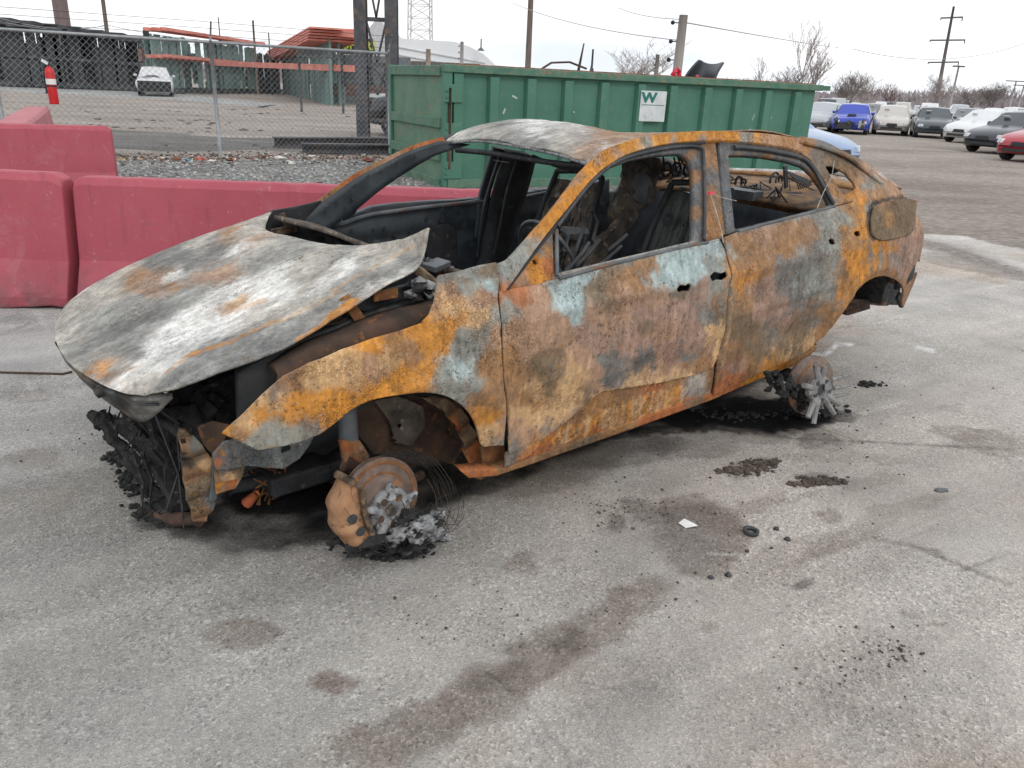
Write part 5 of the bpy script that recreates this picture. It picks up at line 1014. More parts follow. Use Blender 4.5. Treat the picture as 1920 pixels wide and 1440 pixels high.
# --- colour samples of the near side (photo pixel, class)
CT = [(430, 808, 'O'), (470, 780, 'T'), (455, 815, 'o'), (500, 738, 'T'), (520, 800, 'G'), (485, 832, 'G'), (505, 770, 'O'), (560, 770, 'O'), (600, 745, 'O'), (555, 715, 'B'), (530, 735, 'E'), (600, 705, 'T'), (655, 688, 'T'), (690, 690, 'P'), (720, 672, 'T'), (770, 650, 'B'), (690, 645, 'O'), (640, 760, 'O'),
 (530, 830, 'G'), (585, 805, 'E'), (610, 790, 'O'), (560, 820, 'G'), (700, 732, 'O'), (760, 712, 'O'), (800, 700, 'O'), (800, 640, 'O'), (845, 690, 'L'), (868, 700, 'L'), (828, 712, 'G'), (875, 665, 'G'), (885, 640, 'G'), (885, 720, 'G'), (858, 600, 'O'), (820, 640, 'O'), (780, 610, 'O'), (740, 632, 'o'),
 (842, 560, 'P'), (872, 540, 'G'), (850, 580, 'T'), (905, 570, 'P'), (920, 518, 'D'), (880, 503, 'G'), (905, 745, 'B'), (920, 770, 'O'), (925, 700, 'o'), (915, 820, 'T'), (928, 640, 'P'), (935, 600, 'G'), (897, 600, 'T'), (915, 535, 'L', .6), (830, 530, 'E'), (560, 780, 'O'), (515, 752, 'T'),
 # front door
 (952, 547, 'R'), (975, 545, 'R'), (1000, 600, 'P'), (985, 655, 'P'), (955, 700, 'o'), (960, 620, 'P'), (1010, 560, 'P'), (1060, 545, 'L'), (1085, 562, 'L'), (1072, 580, 'L'), (1045, 535, 'G'), (1140, 508, 'D'), (1135, 545, 'D'), (1120, 560, 'D', .8), (1200, 500, 'o'), (1180, 490, 'G'), (1110, 522, 'L', .7),
 (1170, 520, 'B'), (1195, 525, 'o', .8), (1240, 500, 'L'), (1270, 490, 'L'), (1310, 480, 'L'), (1345, 470, 'L'), (1300, 510, 'L'), (1330, 505, 'G'), (1255, 518, 'L', .7), (1310, 545, 'M'), (1350, 520, 'G'), (1335, 550, 'G'), (1280, 545, 'D', .6), (1180, 550, 'P'), (1230, 548, 'P'), (1140, 590, 'P'), (1220, 590, 'M'), (1180, 640, 'M'), (1100, 640, 'M'),
 (1280, 600, 'M'), (1300, 650, 'M'), (1250, 690, 'P'), (1060, 620, 'P'), (1207, 618, 'D', .7), (1205, 630, 'D', .5), (1240, 620, 'P'), (1140, 672, 'E', .8), (1200, 685, 'N', .8), (1155, 700, 'E', .7), (1020, 800, 'N', .8), (1150, 715, 'N', .6), (1010, 685, 'D'), (1035, 700, 'D'), (1080, 700, 'T'), (1060, 740, 'T'), (1120, 715, 'P'), (1200, 720, 'T'),
 (1260, 715, 'T'), (990, 765, 'T'), (1000, 730, 'T'), (960, 790, 'P'), (985, 745, 'o'), (1040, 780, 'T'), (1070, 775, 'E', .7), (1110, 755, 'D'), (955, 850, 'E'), (975, 820, 'P'), (1015, 845, 'O'), (1000, 858, 'R'), (985, 690, 'B'), (1345, 620, 'T', .6), (1340, 660, 'T', .6), (1330, 600, 'E', .7), (1320, 690, 'B'), (1350, 560, 'B'), (1090, 680, 'P'), (1295, 665, 'E', .6), (1300, 690, 'o', .6), (1265, 670, 'M'), (965, 668, 'o', .7), (952, 740, 'B'), (1005, 790, 'T'), (975, 775, 'T'),
 # rear door
 (1378, 455, 'o'), (1400, 478, 'B'), (1440, 448, 'P'), (1480, 432, 'B'), (1460, 470, 'o'), (1540, 405, 'G'), (1590, 412, 'G'), (1562, 428, 'G'), (1598, 396, 'o'), (1510, 455, 'B'), (1440, 485, 'B'), (1385, 520, 'O'), (1390, 560, 'o'), (1372, 600, 'D'), (1420, 540, 'M'), (1430, 580, 'M'), (1455, 605, 'M'), (1480, 522, 'E'), (1505, 505, 'G'), (1540, 520, 'G'),
 (1560, 490, 'G'), (1550, 560, 'G'), (1583, 520, 'B'), (1578, 470, 'G'), (1592, 545, 'O'), (1572, 600, 'o'), (1400, 620, 'D'), (1450, 640, 'E'), (1500, 620, 'D'), (1540, 590, 'o'), (1480, 600, 'M'), (1480, 655, 'D'), (1540, 640, 'o'), (1380, 660, 'B'), (1430, 665, 'D'), (1505, 648, 'T'), (1475, 668, 'T'), (1380, 705, 'R'), (1425, 690, 'o'), (1358, 730, 'R'), (1465, 688, 'O'), (1385, 680, 'M'), (1520, 480, 'E'), (1500, 560, 'E'), (1370, 500, 'o'), (1415, 500, 'o'), (1530, 600, 'E'), (1490, 565, 'E', .8), (1475, 500, 'E', .8), (1520, 540, 'G'),
 # quarter
 (1618, 380, 'O'), (1650, 365, 'o'), (1640, 345, 'G'), (1600, 330, 'o'), (1620, 310, 'P'), (1560, 292, 'D'), (1600, 300, 'D'), (1655, 335, 'P'), (1680, 360, 'P'), (1640, 402, 'G'), (1612, 425, 'O'), (1630, 460, 'o'), (1620, 505, 'O'), (1652, 475, 'E'), (1665, 462, 'O'), (1678, 485, 'E'), (1690, 440, 'M'), (1700, 462, 'M'), (1712, 485, 'M'), (1700, 400, 'P'), (1655, 505, 'B'), (1690, 505, 'M'), (1722, 420, 'P'), (1720, 450, 'M'), (1600, 545, 'o'), (1700, 530, 'B'), (1603, 480, 'O'), (1608, 455, 'o'),
 # roof rail and pillars
 (1440, 258, 'P'), (1240, 256, 'O'), (1290, 256, 'O'), (1265, 262, 'G', .6), (1340, 255, 'O'), (1375, 258, 'O'), (1315, 262, 'E', .6), (1200, 272, 'T'), (1180, 268, 'O'), (1140, 292, 'O'), (1110, 322, 'O'), (1085, 352, 'O'), (1060, 385, 'O'), (1030, 402, 'O'), (1000, 432, 'O'), (1045, 372, 'P', .6), (1078, 338, 'P', .6), (985, 452, 'G'), (965, 480, 'G'), (945, 500, 'G'), (950, 520, 'G'), (1405, 262, 'G'), (1425, 255, 'O'), (1480, 260, 'o'), (1505, 268, 'P'), (1540, 280, 'E'), (1522, 272, 'O', .7), (1120, 300, 'P', .7), (1155, 283, 'P', .7), (1212, 262, 'G', .7)]
FRM = [(950, 540, 'R'), (1010, 470, 'E'), (1100, 355, 'N'), (1060, 400, 'N'), (1130, 310, 'N'), (1200, 285, 'N'), (1290, 270, 'N'), (1240, 280, 'N'), (1312, 300, 'N'), (1318, 360, 'N'), (1318, 430, 'N'), (1085, 378, 'B', .6), (1150, 320, 'B', .5), (1296, 290, 'B', .6), (1303, 330, 'B', .6), (1060, 516, 'C'), (1150, 494, 'C'), (1240, 471, 'C'), (1295, 458, 'C'), (1305, 400, 'B', .5), (1000, 490, 'O'), (1020, 470, 'o'), (1025, 500, 'R'), (1000, 515, 'O'), (985, 520, 'P'), (1030, 440, 'E'), (1043, 480, 'A', .5), (1320, 460, 'N')]
BP = [(1337, 290, 'B'), (1337, 330, 'N', .6), (1340, 370, 'B'), (1342, 420, 'o'), (1352, 300, 'P', .6), (1352, 440, 'o'), (1362, 300, 'B'), (1366, 350, 'E'), (1372, 400, 'o'), (1375, 430, 'R', .7), (1358, 380, 'D'), (1330, 270, 'B')]
FRR = [(1380, 278, 'N'), (1420, 275, 'N'), (1470, 290, 'N'), (1510, 305, 'E', .8), (1385, 292, 'B', .6), (1440, 298, 'B', .6), (1525, 330, 'o', .7), (1540, 350, 'D'), (1550, 370, 'N'), (1500, 300, 'N'), (1562, 380, 'N'), (1536, 318, 'N'), (1530, 345, 'R', .6), (1555, 340, 'B')]

# --- outlines (photo pixels on the side surface)
wheel_f = smooth_line([(600, 815), (625, 797), (660, 768), (700, 748), (745, 737), (790, 734), (835, 742), (868, 762), (890, 792), (902, 833)])
fender = [(415, 812), (485, 845), (560, 830)]+wheel_f+[(906, 838), (942, 834), (943, 760), (942, 700), (938, 620), (933, 560), (934, 543), (945, 500), (930, 492), (900, 497), (860, 508), (822, 516), (818, 540), (816, 565), (806, 590), (790, 606), (750, 620), (700, 634), (640, 655), (580, 682), (530, 706), (490, 742), (450, 782)]
fo, *_ = side_panel('front_fender', fender, [], CT, seed=1)
# front door (rust eaten lower skin)
door_f = [(935, 545), (1000, 534), (1044, 522), (1100, 506), (1200, 481), (1300, 458), (1346, 447), (1358, 470), (1366, 515), (1362, 570), (1357, 640), (1350, 670), (1338, 690), (1300, 704), (1240, 718), (1180, 728), (1130, 736), (1112, 748), (1085, 772), (1050, 800), (1020, 822), (1000, 850), (946, 877), (944, 700), (940, 600)]
h1 = [(1263, 541), (1270, 532), (1280, 534), (1287, 528), (1295, 537), (1290, 546), (1280, 545), (1271, 549)]
h2 = [(1328, 518), (1338, 508), (1349, 511), (1358, 507), (1362, 518), (1354, 526), (1344, 525), (1334, 529)]
side_panel('front_door', door_f, [h1, h2], CT, off=.004, seed=2, extra=lambda x, z: .006*np.exp(-((x-1.42)/.10)**2-((z-.86)/.05)**2)*-1.5, lines=[([(945, 700), (945, 870)], 3, 'P', .8), ([(1112, 746), (1130, 738), (1240, 720), (1300, 706)], 5, 'T', .8), ([(1112, 746), (1085, 770), (1050, 798), (1005, 828)], 5, 'P', .8), ([(1352, 600), (1340, 690)], 3, 'T', .7), ([(1046, 524), (1200, 484), (1344, 450)], 3, 'C', .8)])
# ribbed inner sill of the door, bared where the skin burnt away, and the rocker
sill = [(944, 878), (1000, 848), (1020, 818), (1085, 766), (1112, 742), (1130, 732), (1240, 712), (1336, 686), (1345, 690), (1337, 742), (1280, 762), (1200, 790), (1100, 826), (1000, 862), (946, 884)]
CTS = [(1030, 825, 'R'), (1080, 800, 'B'), (1130, 770, 'o'), (1180, 755, 'B'), (1230, 740, 'R'), (1270, 728, 'o'), (1310, 715, 'A', .8), (1300, 735, 'C'), (1330, 715, 'B'), (1000, 855, 'R'), (1100, 815, 'R'), (1200, 775, 'o'), (1290, 755, 'R'), (1060, 835, 'B'), (1160, 795, 'B'), (1250, 765, 'B'), (1140, 785, 'T', .5), (1050, 815, 'T', .4)]
SILL_L = []
for k_ in range(44):
    x_ = 1022+k_*5.9+random.uniform(-2, 2); t_ = (x_-1020)/280; yt = 822-(110*t_**.8)+random.uniform(-4, 8); yb = 838-80*t_+random.uniform(-16, 6)
    if yb > yt+8: SILL_L.append(([(x_+3, yt), (x_+random.uniform(-2, 4), (yt+yb)/2), (x_-2, yb)], 2.6, random.choice('OOTT'), 1.0))
side_panel('door_sill', sill, [], CTS, off=-.014, seed=3, relief=.4, warp=8, lines=SILL_L, extra=lambda x, z: .006*np.clip(2.5*np.sin(x*150+5*np.sin(z*16+x*3)+3*vnoise(np.c_[x*9, z*9, 0*x], 5)), -1, 1)*((x > .62) & (x < 1.42) & (z > .30))*(vnoise(np.c_[x*16, z*9, 0*x], 8) > -.35))
rocker = [(866, 885), (946, 880), (1100, 823), (1337, 739), (1400, 712), (1500, 668), (1526, 646), (1535, 650), (1520, 668), (1500, 682), (1400, 722), (1337, 750), (1200, 800), (1100, 835), (1000, 870), (930, 893), (880, 897)]
side_panel('rocker_panel', rocker, [], [(900, 888, 'R'), (960, 878, 'o'), (1050, 845, 'B'), (1150, 810, 'o'), (1250, 775, 'R'), (1350, 740, 'R'), (1450, 700, 'O'), (1510, 670, 'o'), (1100, 830, 'D'), (1300, 755, 'D')], off=-.004, relief=.3, seed=4, th=.05)
door_r = [(1354, 446), (1382, 434), (1450, 417), (1520, 399), (1563, 388), (1598, 378), (1606, 400), (1613, 430), (1614, 480), (1606, 530), (1592, 560)]+[(1578, 578), (1562, 602), (1545, 630), (1527, 645), (1500, 666), (1400, 710), (1337, 741), (1342, 710), (1347, 680), (1356, 650), (1362, 600), (1366, 540), (1370, 515), (1362, 470)]
h3 = [(1549, 453), (1555, 446), (1561, 448), (1565, 453), (1560, 458), (1552, 457)]; h4 = [(1597, 436), (1604, 431), (1610, 431), (1615, 434), (1612, 441), (1603, 443)]
side_panel('rear_door', door_r, [h3, h4[:0] or [(1597, 437), (1603, 432), (1611, 433), (1610, 441), (1602, 443)]], CT, off=.004, seed=5, lines=[([(1370, 515), (1364, 600), (1350, 680)], 3, 'D', .9), ([(1376, 515), (1370, 600), (1356, 680)], 3, 'T', .45), ([(1382, 437), (1563, 391)], 3, 'C', .9), ([(1360, 668), (1420, 645), (1500, 608), (1570, 580)], 5, 'D', .6), ([(1450, 600), (1490, 580), (1540, 572)], 5, 'N', .5)])
# quarter panel with window and lamp opening
flap = smooth_line([(1629, 436), (1629, 402), (1641, 382), (1692, 372), (1706, 377), (1710, 400), (1708, 427), (1694, 440), (1655, 449), (1636, 445), (1629, 436)])
arch_r = smooth_line([(1580, 570), (1594, 552), (1615, 533), (1640, 520), (1660, 518), (1680, 528), (1689, 548), (1691, 574)])
quarter = [(1566, 386), (1554, 354), (1537, 322), (1519, 298), (1500, 285), (1490, 262), (1540, 268), (1580, 283), (1620, 305), (1655, 333), (1690, 358), (1712, 388), (1728, 420), (1731, 455), (1722, 500), (1712, 535), (1696, 572)]+arch_r[::-1]+[(1596, 556), (1608, 528), (1616, 480), (1615, 430), (1608, 400), (1600, 377)]
qwin = [(1546, 311), (1560, 311), (1570, 316), (1586, 324), (1592, 334), (1600, 341), (1603, 347), (1608, 350), (1600, 357), (1582, 364), (1570, 350), (1556, 328)]
lampo = [(1722, 487), (1726, 492), (1716, 520), (1704, 533), (1698, 540), (1700, 526), (1708, 508)]
side_panel('quarter_panel', quarter, [qwin, lampo], CT, off=.0, seed=6, lines=[([(1505, 262), (1560, 285), (1600, 310), (1640, 342)], 5, 'E', .7), ([(1600, 310), (1640, 342)], 5, 'P', .4), ([(1615, 400), (1616, 480), (1608, 530)], 3, 'O', .6), ([(1624, 455), (1620, 512)], 3, 'O', .8), ([(1632, 455), (1630, 505)], 2.5, 'E', .6), ([(1642, 458), (1641, 505)], 3.5, 'O', .9), ([(1650, 460), (1650, 500)], 3, 'G', .6), ([(1660, 455), (1660, 500)], 3.5, 'O', .8), ([(1671, 455), (1672, 505)], 3, 'G', .5), ([(1682, 450), (1684, 500)], 3, 'M', .8), ([(1606, 470), (1602, 530)], 4, 'O', .8), (flap, 3.5, 'K', .9), ([(1626, 402), (1634, 386), (1650, 376), (1692, 367)], 3, 'K', .9)])
side_panel('lamp_recess', [(1718, 480), (1730, 486), (1722, 525), (1706, 540), (1690, 546), (1694, 524), (1706, 500)], [], [(1710, 510, 'K')], off=-.035, relief=0, seed=12, mat=M['black'], h=.02)
# fuel flap, bulging and rusted brown
side_panel('fuel_flap', flap, [], [(1650, 385, 'B'), (1690, 378, 'D'), (1645, 425, 'D'), (1672, 410, 'o', .7), (1692, 400, 'D'), (1690, 425, 'D'), (1660, 435, 'D'), (1640, 405, 'D'), (1665, 420, 'o', .6)], off=.020, relief=0, seed=7, warp=6)
# side frame: A pillar, roof rail
rail = smooth_line([(930, 492), (950, 482), (975, 457), (1030, 396), (1080, 332), (1120, 287), (1150, 272), (1190, 259), (1240, 250), (1290, 246), (1335, 245), (1390, 247), (1440, 251), (1500, 260)], 4)+smooth_line([(1502, 285), (1470, 276), (1420, 268), (1360, 263), (1310, 263), (1250, 268), (1190, 282), (1150, 300), (1110, 332), (1060, 390), (1000, 465), (950, 535), (940, 546)], 4)
side_panel('roof_rail', rail, [], CT, off=.012, seed=8, warp=9, th=.05)
# front door window frame with mirror corner
opF = [(1042, 515), (1041, 470), (1040, 428), (1062, 398), (1090, 360), (1120, 330), (1150, 312), (1190, 298), (1240, 289), (1280, 287), (1296, 297), (1305, 320), (1307, 370), (1306, 452), (1240, 468), (1150, 489)]
frF = [(938, 548)]+smooth_line([(950, 537), (1000, 467), (1060, 392), (1110, 333), (1150, 302), (1190, 284), (1250, 270), (1318, 265)], 4)+[(1325, 300), (1327, 380), (1327, 458), (1300, 464), (1200, 488), (1100, 512), (1044, 526), (1000, 540)]
hm = [(1008+7*math.cos(a), 492+6*math.sin(a)) for a in np.linspace(0, 6.28, 10)[:-1]]
side_panel('window_frame', frF, [opF, hm], FRM, off=-.012, relief=.2, seed=9, warp=5, soft=3, th=.03, extra=lambda x, z: .006*np.sin(z*0+x*0))
side_panel('b_pillar', [(1320, 264), (1348, 264), (1352, 300), (1358, 360), (1366, 440), (1358, 450), (1330, 456), (1326, 380), (1324, 300)], [], BP, off=-.02, relief=.3, seed=10, warp=5, th=.06)
opR = [(1369, 290), (1400, 290), (1440, 293), (1480, 300), (1512, 310), (1530, 326), (1548, 352), (1563, 384), (1520, 396), (1450, 414), (1381, 431), (1376, 380), (1371, 320)]
frR = [(1352, 264), (1400, 268), (1450, 274), (1500, 287), (1521, 299), (1539, 325), (1556, 355), (1569, 386), (1563, 390), (1480, 411), (1400, 430), (1368, 440), (1362, 400), (1357, 340)]
side_panel('window_frame', frR, [opR], FRR, off=-.010, relief=.2, seed=11, warp=5, soft=3, th=.03)
for nm, pts, w_, k_ in (('window_channel', [(1044, 424), (1100, 350), (1150, 306), (1200, 288), (1260, 276), (1311, 276), (1318, 300), (1320, 380), (1319, 450)], .008, 'soot'), ('window_channel', [(1375, 276), (1420, 279), (1480, 290), (1506, 298), (1526, 318), (1542, 348), (1562, 382)], .010, 'soot'), ('mirror_channel', [(1042, 430), (1043, 517)], .008, 'steel'), ('belt_strip', [(1046, 522), (1150, 494), (1250, 470), (1326, 454)], .007, 'steel'), ('belt_strip', [(1382, 434), (1450, 416), (1563, 387)], .007, 'steel'), ('gutter', [(950, 542), (1010, 462), (1070, 386), (1120, 330), (1160, 300), (1210, 282), (1270, 271), (1320, 268)], .006, 'black')):
    mb = MB(); P = [side_lift(*p) for p in smooth_line(pts, 5)]; mb.tube([(p[0], -(p[1]+.004), p[2]) for p in P], w_, 6); mb.build(nm, M[k_], CAR, True)
# hidden far side and inner skins: mirrored, coarser
def mirror_panel(name, px_outer, holes, mat=None, h=.03, seed=0, s_off=0, xsh=0, ztop=9):
    O = SL(px_outer); Hs = [SL(H) for H in holes]; O[:, 1] = np.minimum(O[:, 1], ztop); X, Z, F = grid_fill(O, Hs, h); s = -(side_s(X, Z)+s_off); P = np.c_[X, s, Z]; o = local_mesh(name, P, F[:, ::-1], mat or M['panel'], CAR, .02)
    paint_mesh(o.data, P*[1, 1, 1], [(px, py, random.choice('NDKNEoB')) for px in range(300, 1800, 90) for py in range(300, 900, 60)], seed=seed, warp=40); return o
mirror_panel('front_fender', [p for p in fender if not (p[0] > 800 and p[1] < 600)], [], seed=21, ztop=.66); mirror_panel('quarter_panel', quarter, [lampo], seed=24, ztop=1.03); mirror_panel('rocker_panel', rocker, [], seed=25)
mirror_panel('front_door', [p for p in door_f if p[1] > 523]+[(1345, 450)] if False else door_f, [], seed=22, ztop=.90); mirror_panel('rear_door', door_r, [], seed=23, ztop=.92)
def flat_panel(name, pts, s, mat, h=.03, th=.02, amp=.01, seed=0, parent=CAR, holes=(), lz=True):
    """pts in (x,z) on the plane s"""
    X, Z, F = grid_fill(np.array(pts, float), [np.array(H) for H in holes], h); P = np.c_[X, s+amp*fbm(np.c_[X*6, Z*6, X*0+seed], seed, 3), Z]; return local_mesh(name, P, F, mat, parent, th)
# inner door skins (near side, seen dark through handle holes and window)
flat_panel('inner_door_skin', [(.45, .30), (1.58, .30), (1.56, .93), (.55, .90)], .80, M['black']); flat_panel('inner_door_skin', [(1.66, .32), (2.3, .36), (2.55, .6), (2.6, .98), (1.68, .96)], .80, M['black'])

# --- far door inner face seen through the windscreen opening
def PF(px, py, s=-.79): p = S_(px, py, s); return (p[0], p[2])
top = [PF(*p) for p in [(546, 432), (570, 436), (600, 424), (640, 408), (665, 402), (700, 388), (740, 382), (800, 378), (850, 376), (905, 372), (960, 366), (1020, 356), (1090, 347)]]
x_end = top[-1][0]; xs_ = [p[0] for p in top]
Pz = top+[(x_end+.25, top[-1][1]+.02), (x_end+.3, .35), (.5, .32), (top[0][0]-.02, .62)]
mf = mottled('sooty_blue_grey', (.022, .030, .037), (.058, .07, .08), 6, .55, c3=(.10, .11, .115), sc3=16, t3=(.62, .74), bst=.35)
X, Z, F = grid_fill(np.array(Pz), [], .015); s = -.79+.012*np.sin(Z*38)*np.exp(-((Z-.80)/.08)**2)+.012*fbm(np.c_[X*5, Z*5, X*0], 9, 4)+.014*np.exp(-((np.hypot((X-1.18)/.9, Z-.66)-.11)/.02)**2)-.05*(np.hypot((X-1.22)/.8, (Z-.66)*1.2) < .10)
far_in = local_mesh('door_inner_panel', np.c_[X, s, Z], F, mf, CAR, .05)
mb = MB()
for k, (X0, Y0, r_) in enumerate([(625, 425, 5), (640, 440, 3), (660, 432, 3), (690, 450, 5), (720, 428, 4), (742, 440, 6), (770, 432, 4), (800, 410, 4), (828, 412, 7), (700, 430, 3), (610, 445, 3), (838, 402, 5), (860, 400, 4), (692, 450, 4)]):
    p = S_(X0, Y0, -.772); mb.lathe([(0, .0001), (.002, r_*.0018*1.4)], (p[0], -p[1], p[2]), (0, -1, 0), 10)
mb.build('door_holes', M['black'], CAR)
mb = MB(); 
P = [S_(*p, -.765) for p in smooth_line([(560, 440), (600, 428), (640, 420), (690, 404), (740, 396), (800, 388), (860, 382), (905, 376)], 4)]; mb.tube([(p[0], -p[1], p[2]) for p in P], .012, 6)
P = [S_(*p, -.765) for p in smooth_line([(960, 374), (1020, 362), (1088, 352)], 4)]; mb.tube([(p[0], -p[1], p[2]) for p in P], .011, 6)
mb.build('door_top_rib', M['steel'], CAR, True)
flat_panel('door_opening', [PF(*p, -.76) for p in [(802, 432), (815, 424), (838, 419), (850, 424), (857, 440), (858, 500), (848, 512), (800, 512)]], -.762, M['black'], h=.015, th=.004, amp=0)

# --- far A pillar, far roof rail, far B pillar
def L3(p): return (p[0], -p[1], p[2])
def ribbon(name, eA, eB, mat, th=.03, ctrl=None, n=30, parent=CAR, mid=None, seed=0, nv=5, gain=1.15, warp=5):
    """surface between two 3-D edges (x,s,z)"""
    A = np.array(smooth_line([tuple(p) for p in eA], 8)); B = np.array(smooth_line([tuple(p) for p in eB], 8))
    def rs(P, n): d = np.r_[0, np.cumsum(np.linalg.norm(np.diff(P, axis=0), axis=1))]; t = np.linspace(0, d[-1], n); return np.c_[np.interp(t, d, P[:, 0]), np.interp(t, d, P[:, 1]), np.interp(t, d, P[:, 2])]
    A, B = rs(A, n), rs(B, n); V = []
    for j in range(nv):
        t = j/(nv-1); Q = A*(1-t)+B*t
        if mid is not None: Q = Q+np.array(mid)*4*t*(1-t)
        V.append(Q)
    V = np.concatenate(V); F = [(j*n+i, j*n+i+1, (j+1)*n+i+1, (j+1)*n+i) for j in range(nv-1) for i in range(n-1)]
    V = V+.003*np.c_[fbm(V*9, seed), fbm(V*9+5, seed), fbm(V*9+9, seed)]
    o = local_mesh(name, V, F, mat, parent, th, off=0)
    if ctrl: paint_mesh(o.data, V, ctrl, gain, warp, 3, None, seed)
    return o
ss = [-.78, -.75, -.69, -.65, -.61, -.58]
oute = [(520, 440), (575, 398), (660, 338), (710, 310), (770, 281), (826, 264)]; inne = [(560, 462), (640, 412), (706, 360), (755, 325), (810, 293), (880, 270)]
ribbon('far_a_pillar', [S_(*p, s) for p, s in zip(oute, ss)], [S_(*p, s+.02) for p, s in zip(inne, ss)], mf, .035)
ribbon('far_a_pillar_skin', [S_(*p, s-.01) for p, s in zip([(510, 440), (568, 396), (655, 332), (706, 304), (768, 275), (828, 258)], ss)], [S_(*p, s+.0) for p, s in zip([(524, 443), (580, 400), (664, 340), (714, 312), (774, 283), (834, 266)], ss)], M['panel'], .02, [(560, 410, 'B'), (620, 370, 'o'), (660, 345, 'R'), (700, 315, 'B'), (740, 295, 'P'), (780, 280, 'R'), (820, 265, 'R'), (600, 385, 'D')])
p0_, p1_ = S_(618, 405, -.73), S_(650, 440, -.74)
flat_panel('a_pillar_gusset', [PF(*p, -.74) for p in [(548, 434), (640, 376), (676, 366), (668, 398), (663, 404), (610, 422), (575, 440)]], -.742, mf, h=.012)
mb = MB()
for X0, Y0, r_ in [(610, 398, 4), (632, 380, 4), (666, 348, 3), (690, 330, 3), (716, 322, 3), (744, 308, 3), (778, 294, 3), (662, 370, 7), (640, 412, 3), (648, 392, 5), (596, 420, 3)]:
    s_v = np.interp(X0, [560, 700, 830], [-.735, -.64, -.545]); p = S_(X0, Y0, s_v); mb.lathe([(0, .0001), (.002, r_*.0021)], L3(p), (.3, -1, .2), 10)
mb.build('pillar_holes', M['black'], CAR)
mb = MB(); 
P = [(1.1, -.60, 1.30), (1.3, -.60, 1.34), (1.6, -.60, 1.36), (2.0, -.60, 1.345), (2.3, -.60, 1.29), (2.6, -.61, 1.20), (2.9, -.64, 1.12), (3.2, -.68, 1.03)]
mb.tube([L3(p) for p in P], [.03]*8, 8); mb.build('far_roof_rail', M['soot'], CAR, True)
ribbon('far_b_pillar', [S_(*p, s) for p, s in zip([(948, 282), (930, 340), (915, 400), (900, 470), (880, 545)], [-.58, -.66, -.74, -.76, -.76])], [S_(*p, s) for p, s in zip([(1000, 292), (985, 350), (968, 400), (950, 460), (915, 540)], [-.58, -.66, -.74, -.76, -.76])], M['black'], .05, mid=(0, .03, 0))
ribbon('far_door_frame', [S_(*p, s) for p, s in zip([(925, 276), (908, 330), (896, 380), (888, 450)], [-.60, -.69, -.78, -.79])], [S_(*p, s) for p, s in zip([(945, 280), (925, 335), (914, 385), (902, 450)], [-.60, -.69, -.78, -.79])], mf, .03)
mb = MB(); P = [S_(*p, s) for p, s in zip(smooth_line([(938, 290), (918, 350), (905, 400), (895, 480)], 4), np.linspace(-.56, -.74, 13))]; mb.tube([L3(p) for p in P], .009, 6)
P = [S_(*p, s) for p, s in zip(smooth_line([(968, 300), (950, 360), (938, 420), (925, 480)], 4), np.linspace(-.54, -.72, 13))]; mb.tube([L3(p) for p in P], .008, 6); mb.build('pillar_bead', M['soot'], CAR, True)
mb = MB(); P = S_(955, 305, -.5), S_(925, 300, -.56); mb.tube([L3(P[0]), L3(P[1])], .003, 4); P = S_(975, 328, -.6); mb.blob(L3(P), .02, 2, 1, .4); mb.build('wire_clip', M['ash'], CAR)
ribbon('far_c_pillar', [(2.45, -.60, 1.31), (2.55, -.66, 1.18), (2.62, -.76, 1.02)], [(2.52, -.60, 1.30), (2.63, -.66, 1.17), (2.72, -.76, 1.02)], M['soot'], .03)

# --- roof skin
def catmull_grid(rows, nu, nv):
    rows = np.array(rows, float)
    def cm(P, n):
        m = len(P); T = np.linspace(0, m-1, n); i = np.clip(T.astype(int), 0, m-2); t = (T-i)[:, None]
        sh = (n,)+(1,)*(P.ndim-1); t = (T-i).reshape(sh)
        p0 = P[np.maximum(i-1, 0)]; p1 = P[i]; p2 = P[i+1]; p3 = P[np.minimum(i+2, m-1)]
        return .5*((2*p1)+(-p0+p2)*t+(2*p0-5*p1+4*p2-p3)*t*t+(-p0+3*p1-3*p2+p3)*t**3)
    G_ = cm(rows, nu); G_ = np.swapaxes(cm(np.swapaxes(G_, 0, 1), nv), 0, 1); return G_
zf = lambda x: np.interp(x, [1.08, 1.3, 1.58, 1.93, 2.27, 2.6], [1.318, 1.375, 1.405, 1.40, 1.372, 1.32]); zn = lambda x: np.interp(x, [1.0, 1.2, 1.5, 1.8, 2.2, 2.6], [1.325, 1.365, 1.405, 1.415, 1.41, 1.36])
RX = [1.0, 1.2, 1.5, 1.8, 2.1, 2.4, 2.65]; RZ = {-.6: [1.31, 1.352, 1.398, 1.402, 1.365, 1.29, 1.22], -.3: [1.32, 1.36, 1.40, 1.39, 1.34, 1.29, 1.25], 0: [1.32, 1.36, 1.39, 1.36, 1.335, 1.31, 1.27], .3: [1.32, 1.36, 1.385, 1.385, 1.375, 1.35, 1.31], .575: [1.325, 1.365, 1.40, 1.412, 1.41, 1.385, 1.345]}
def rz_(x, s): ks = sorted(RZ); return float(np.interp(s, ks, [np.interp(x, RX, RZ[k]) for k in ks]))
rows = []
xl = {-.60: 1.10, -.40: 1.19, -.1: 1.18, .2: 1.15, .48: 1.08, .575: 1.05}
for u in np.linspace(0, 1, 8):
    row = []
    for s_v, x0 in xl.items():
        x = x0+(2.58-x0)*u; t = (s_v+.6)/1.175; z = rz_(x, s_v)
        if u == 0: z -= .012
        row.append((x, s_v, z))
    rows.append(row)
nu, nv = 170, 120; Gr = catmull_grid(rows, nu, nv); P = Gr.reshape(-1, 3)
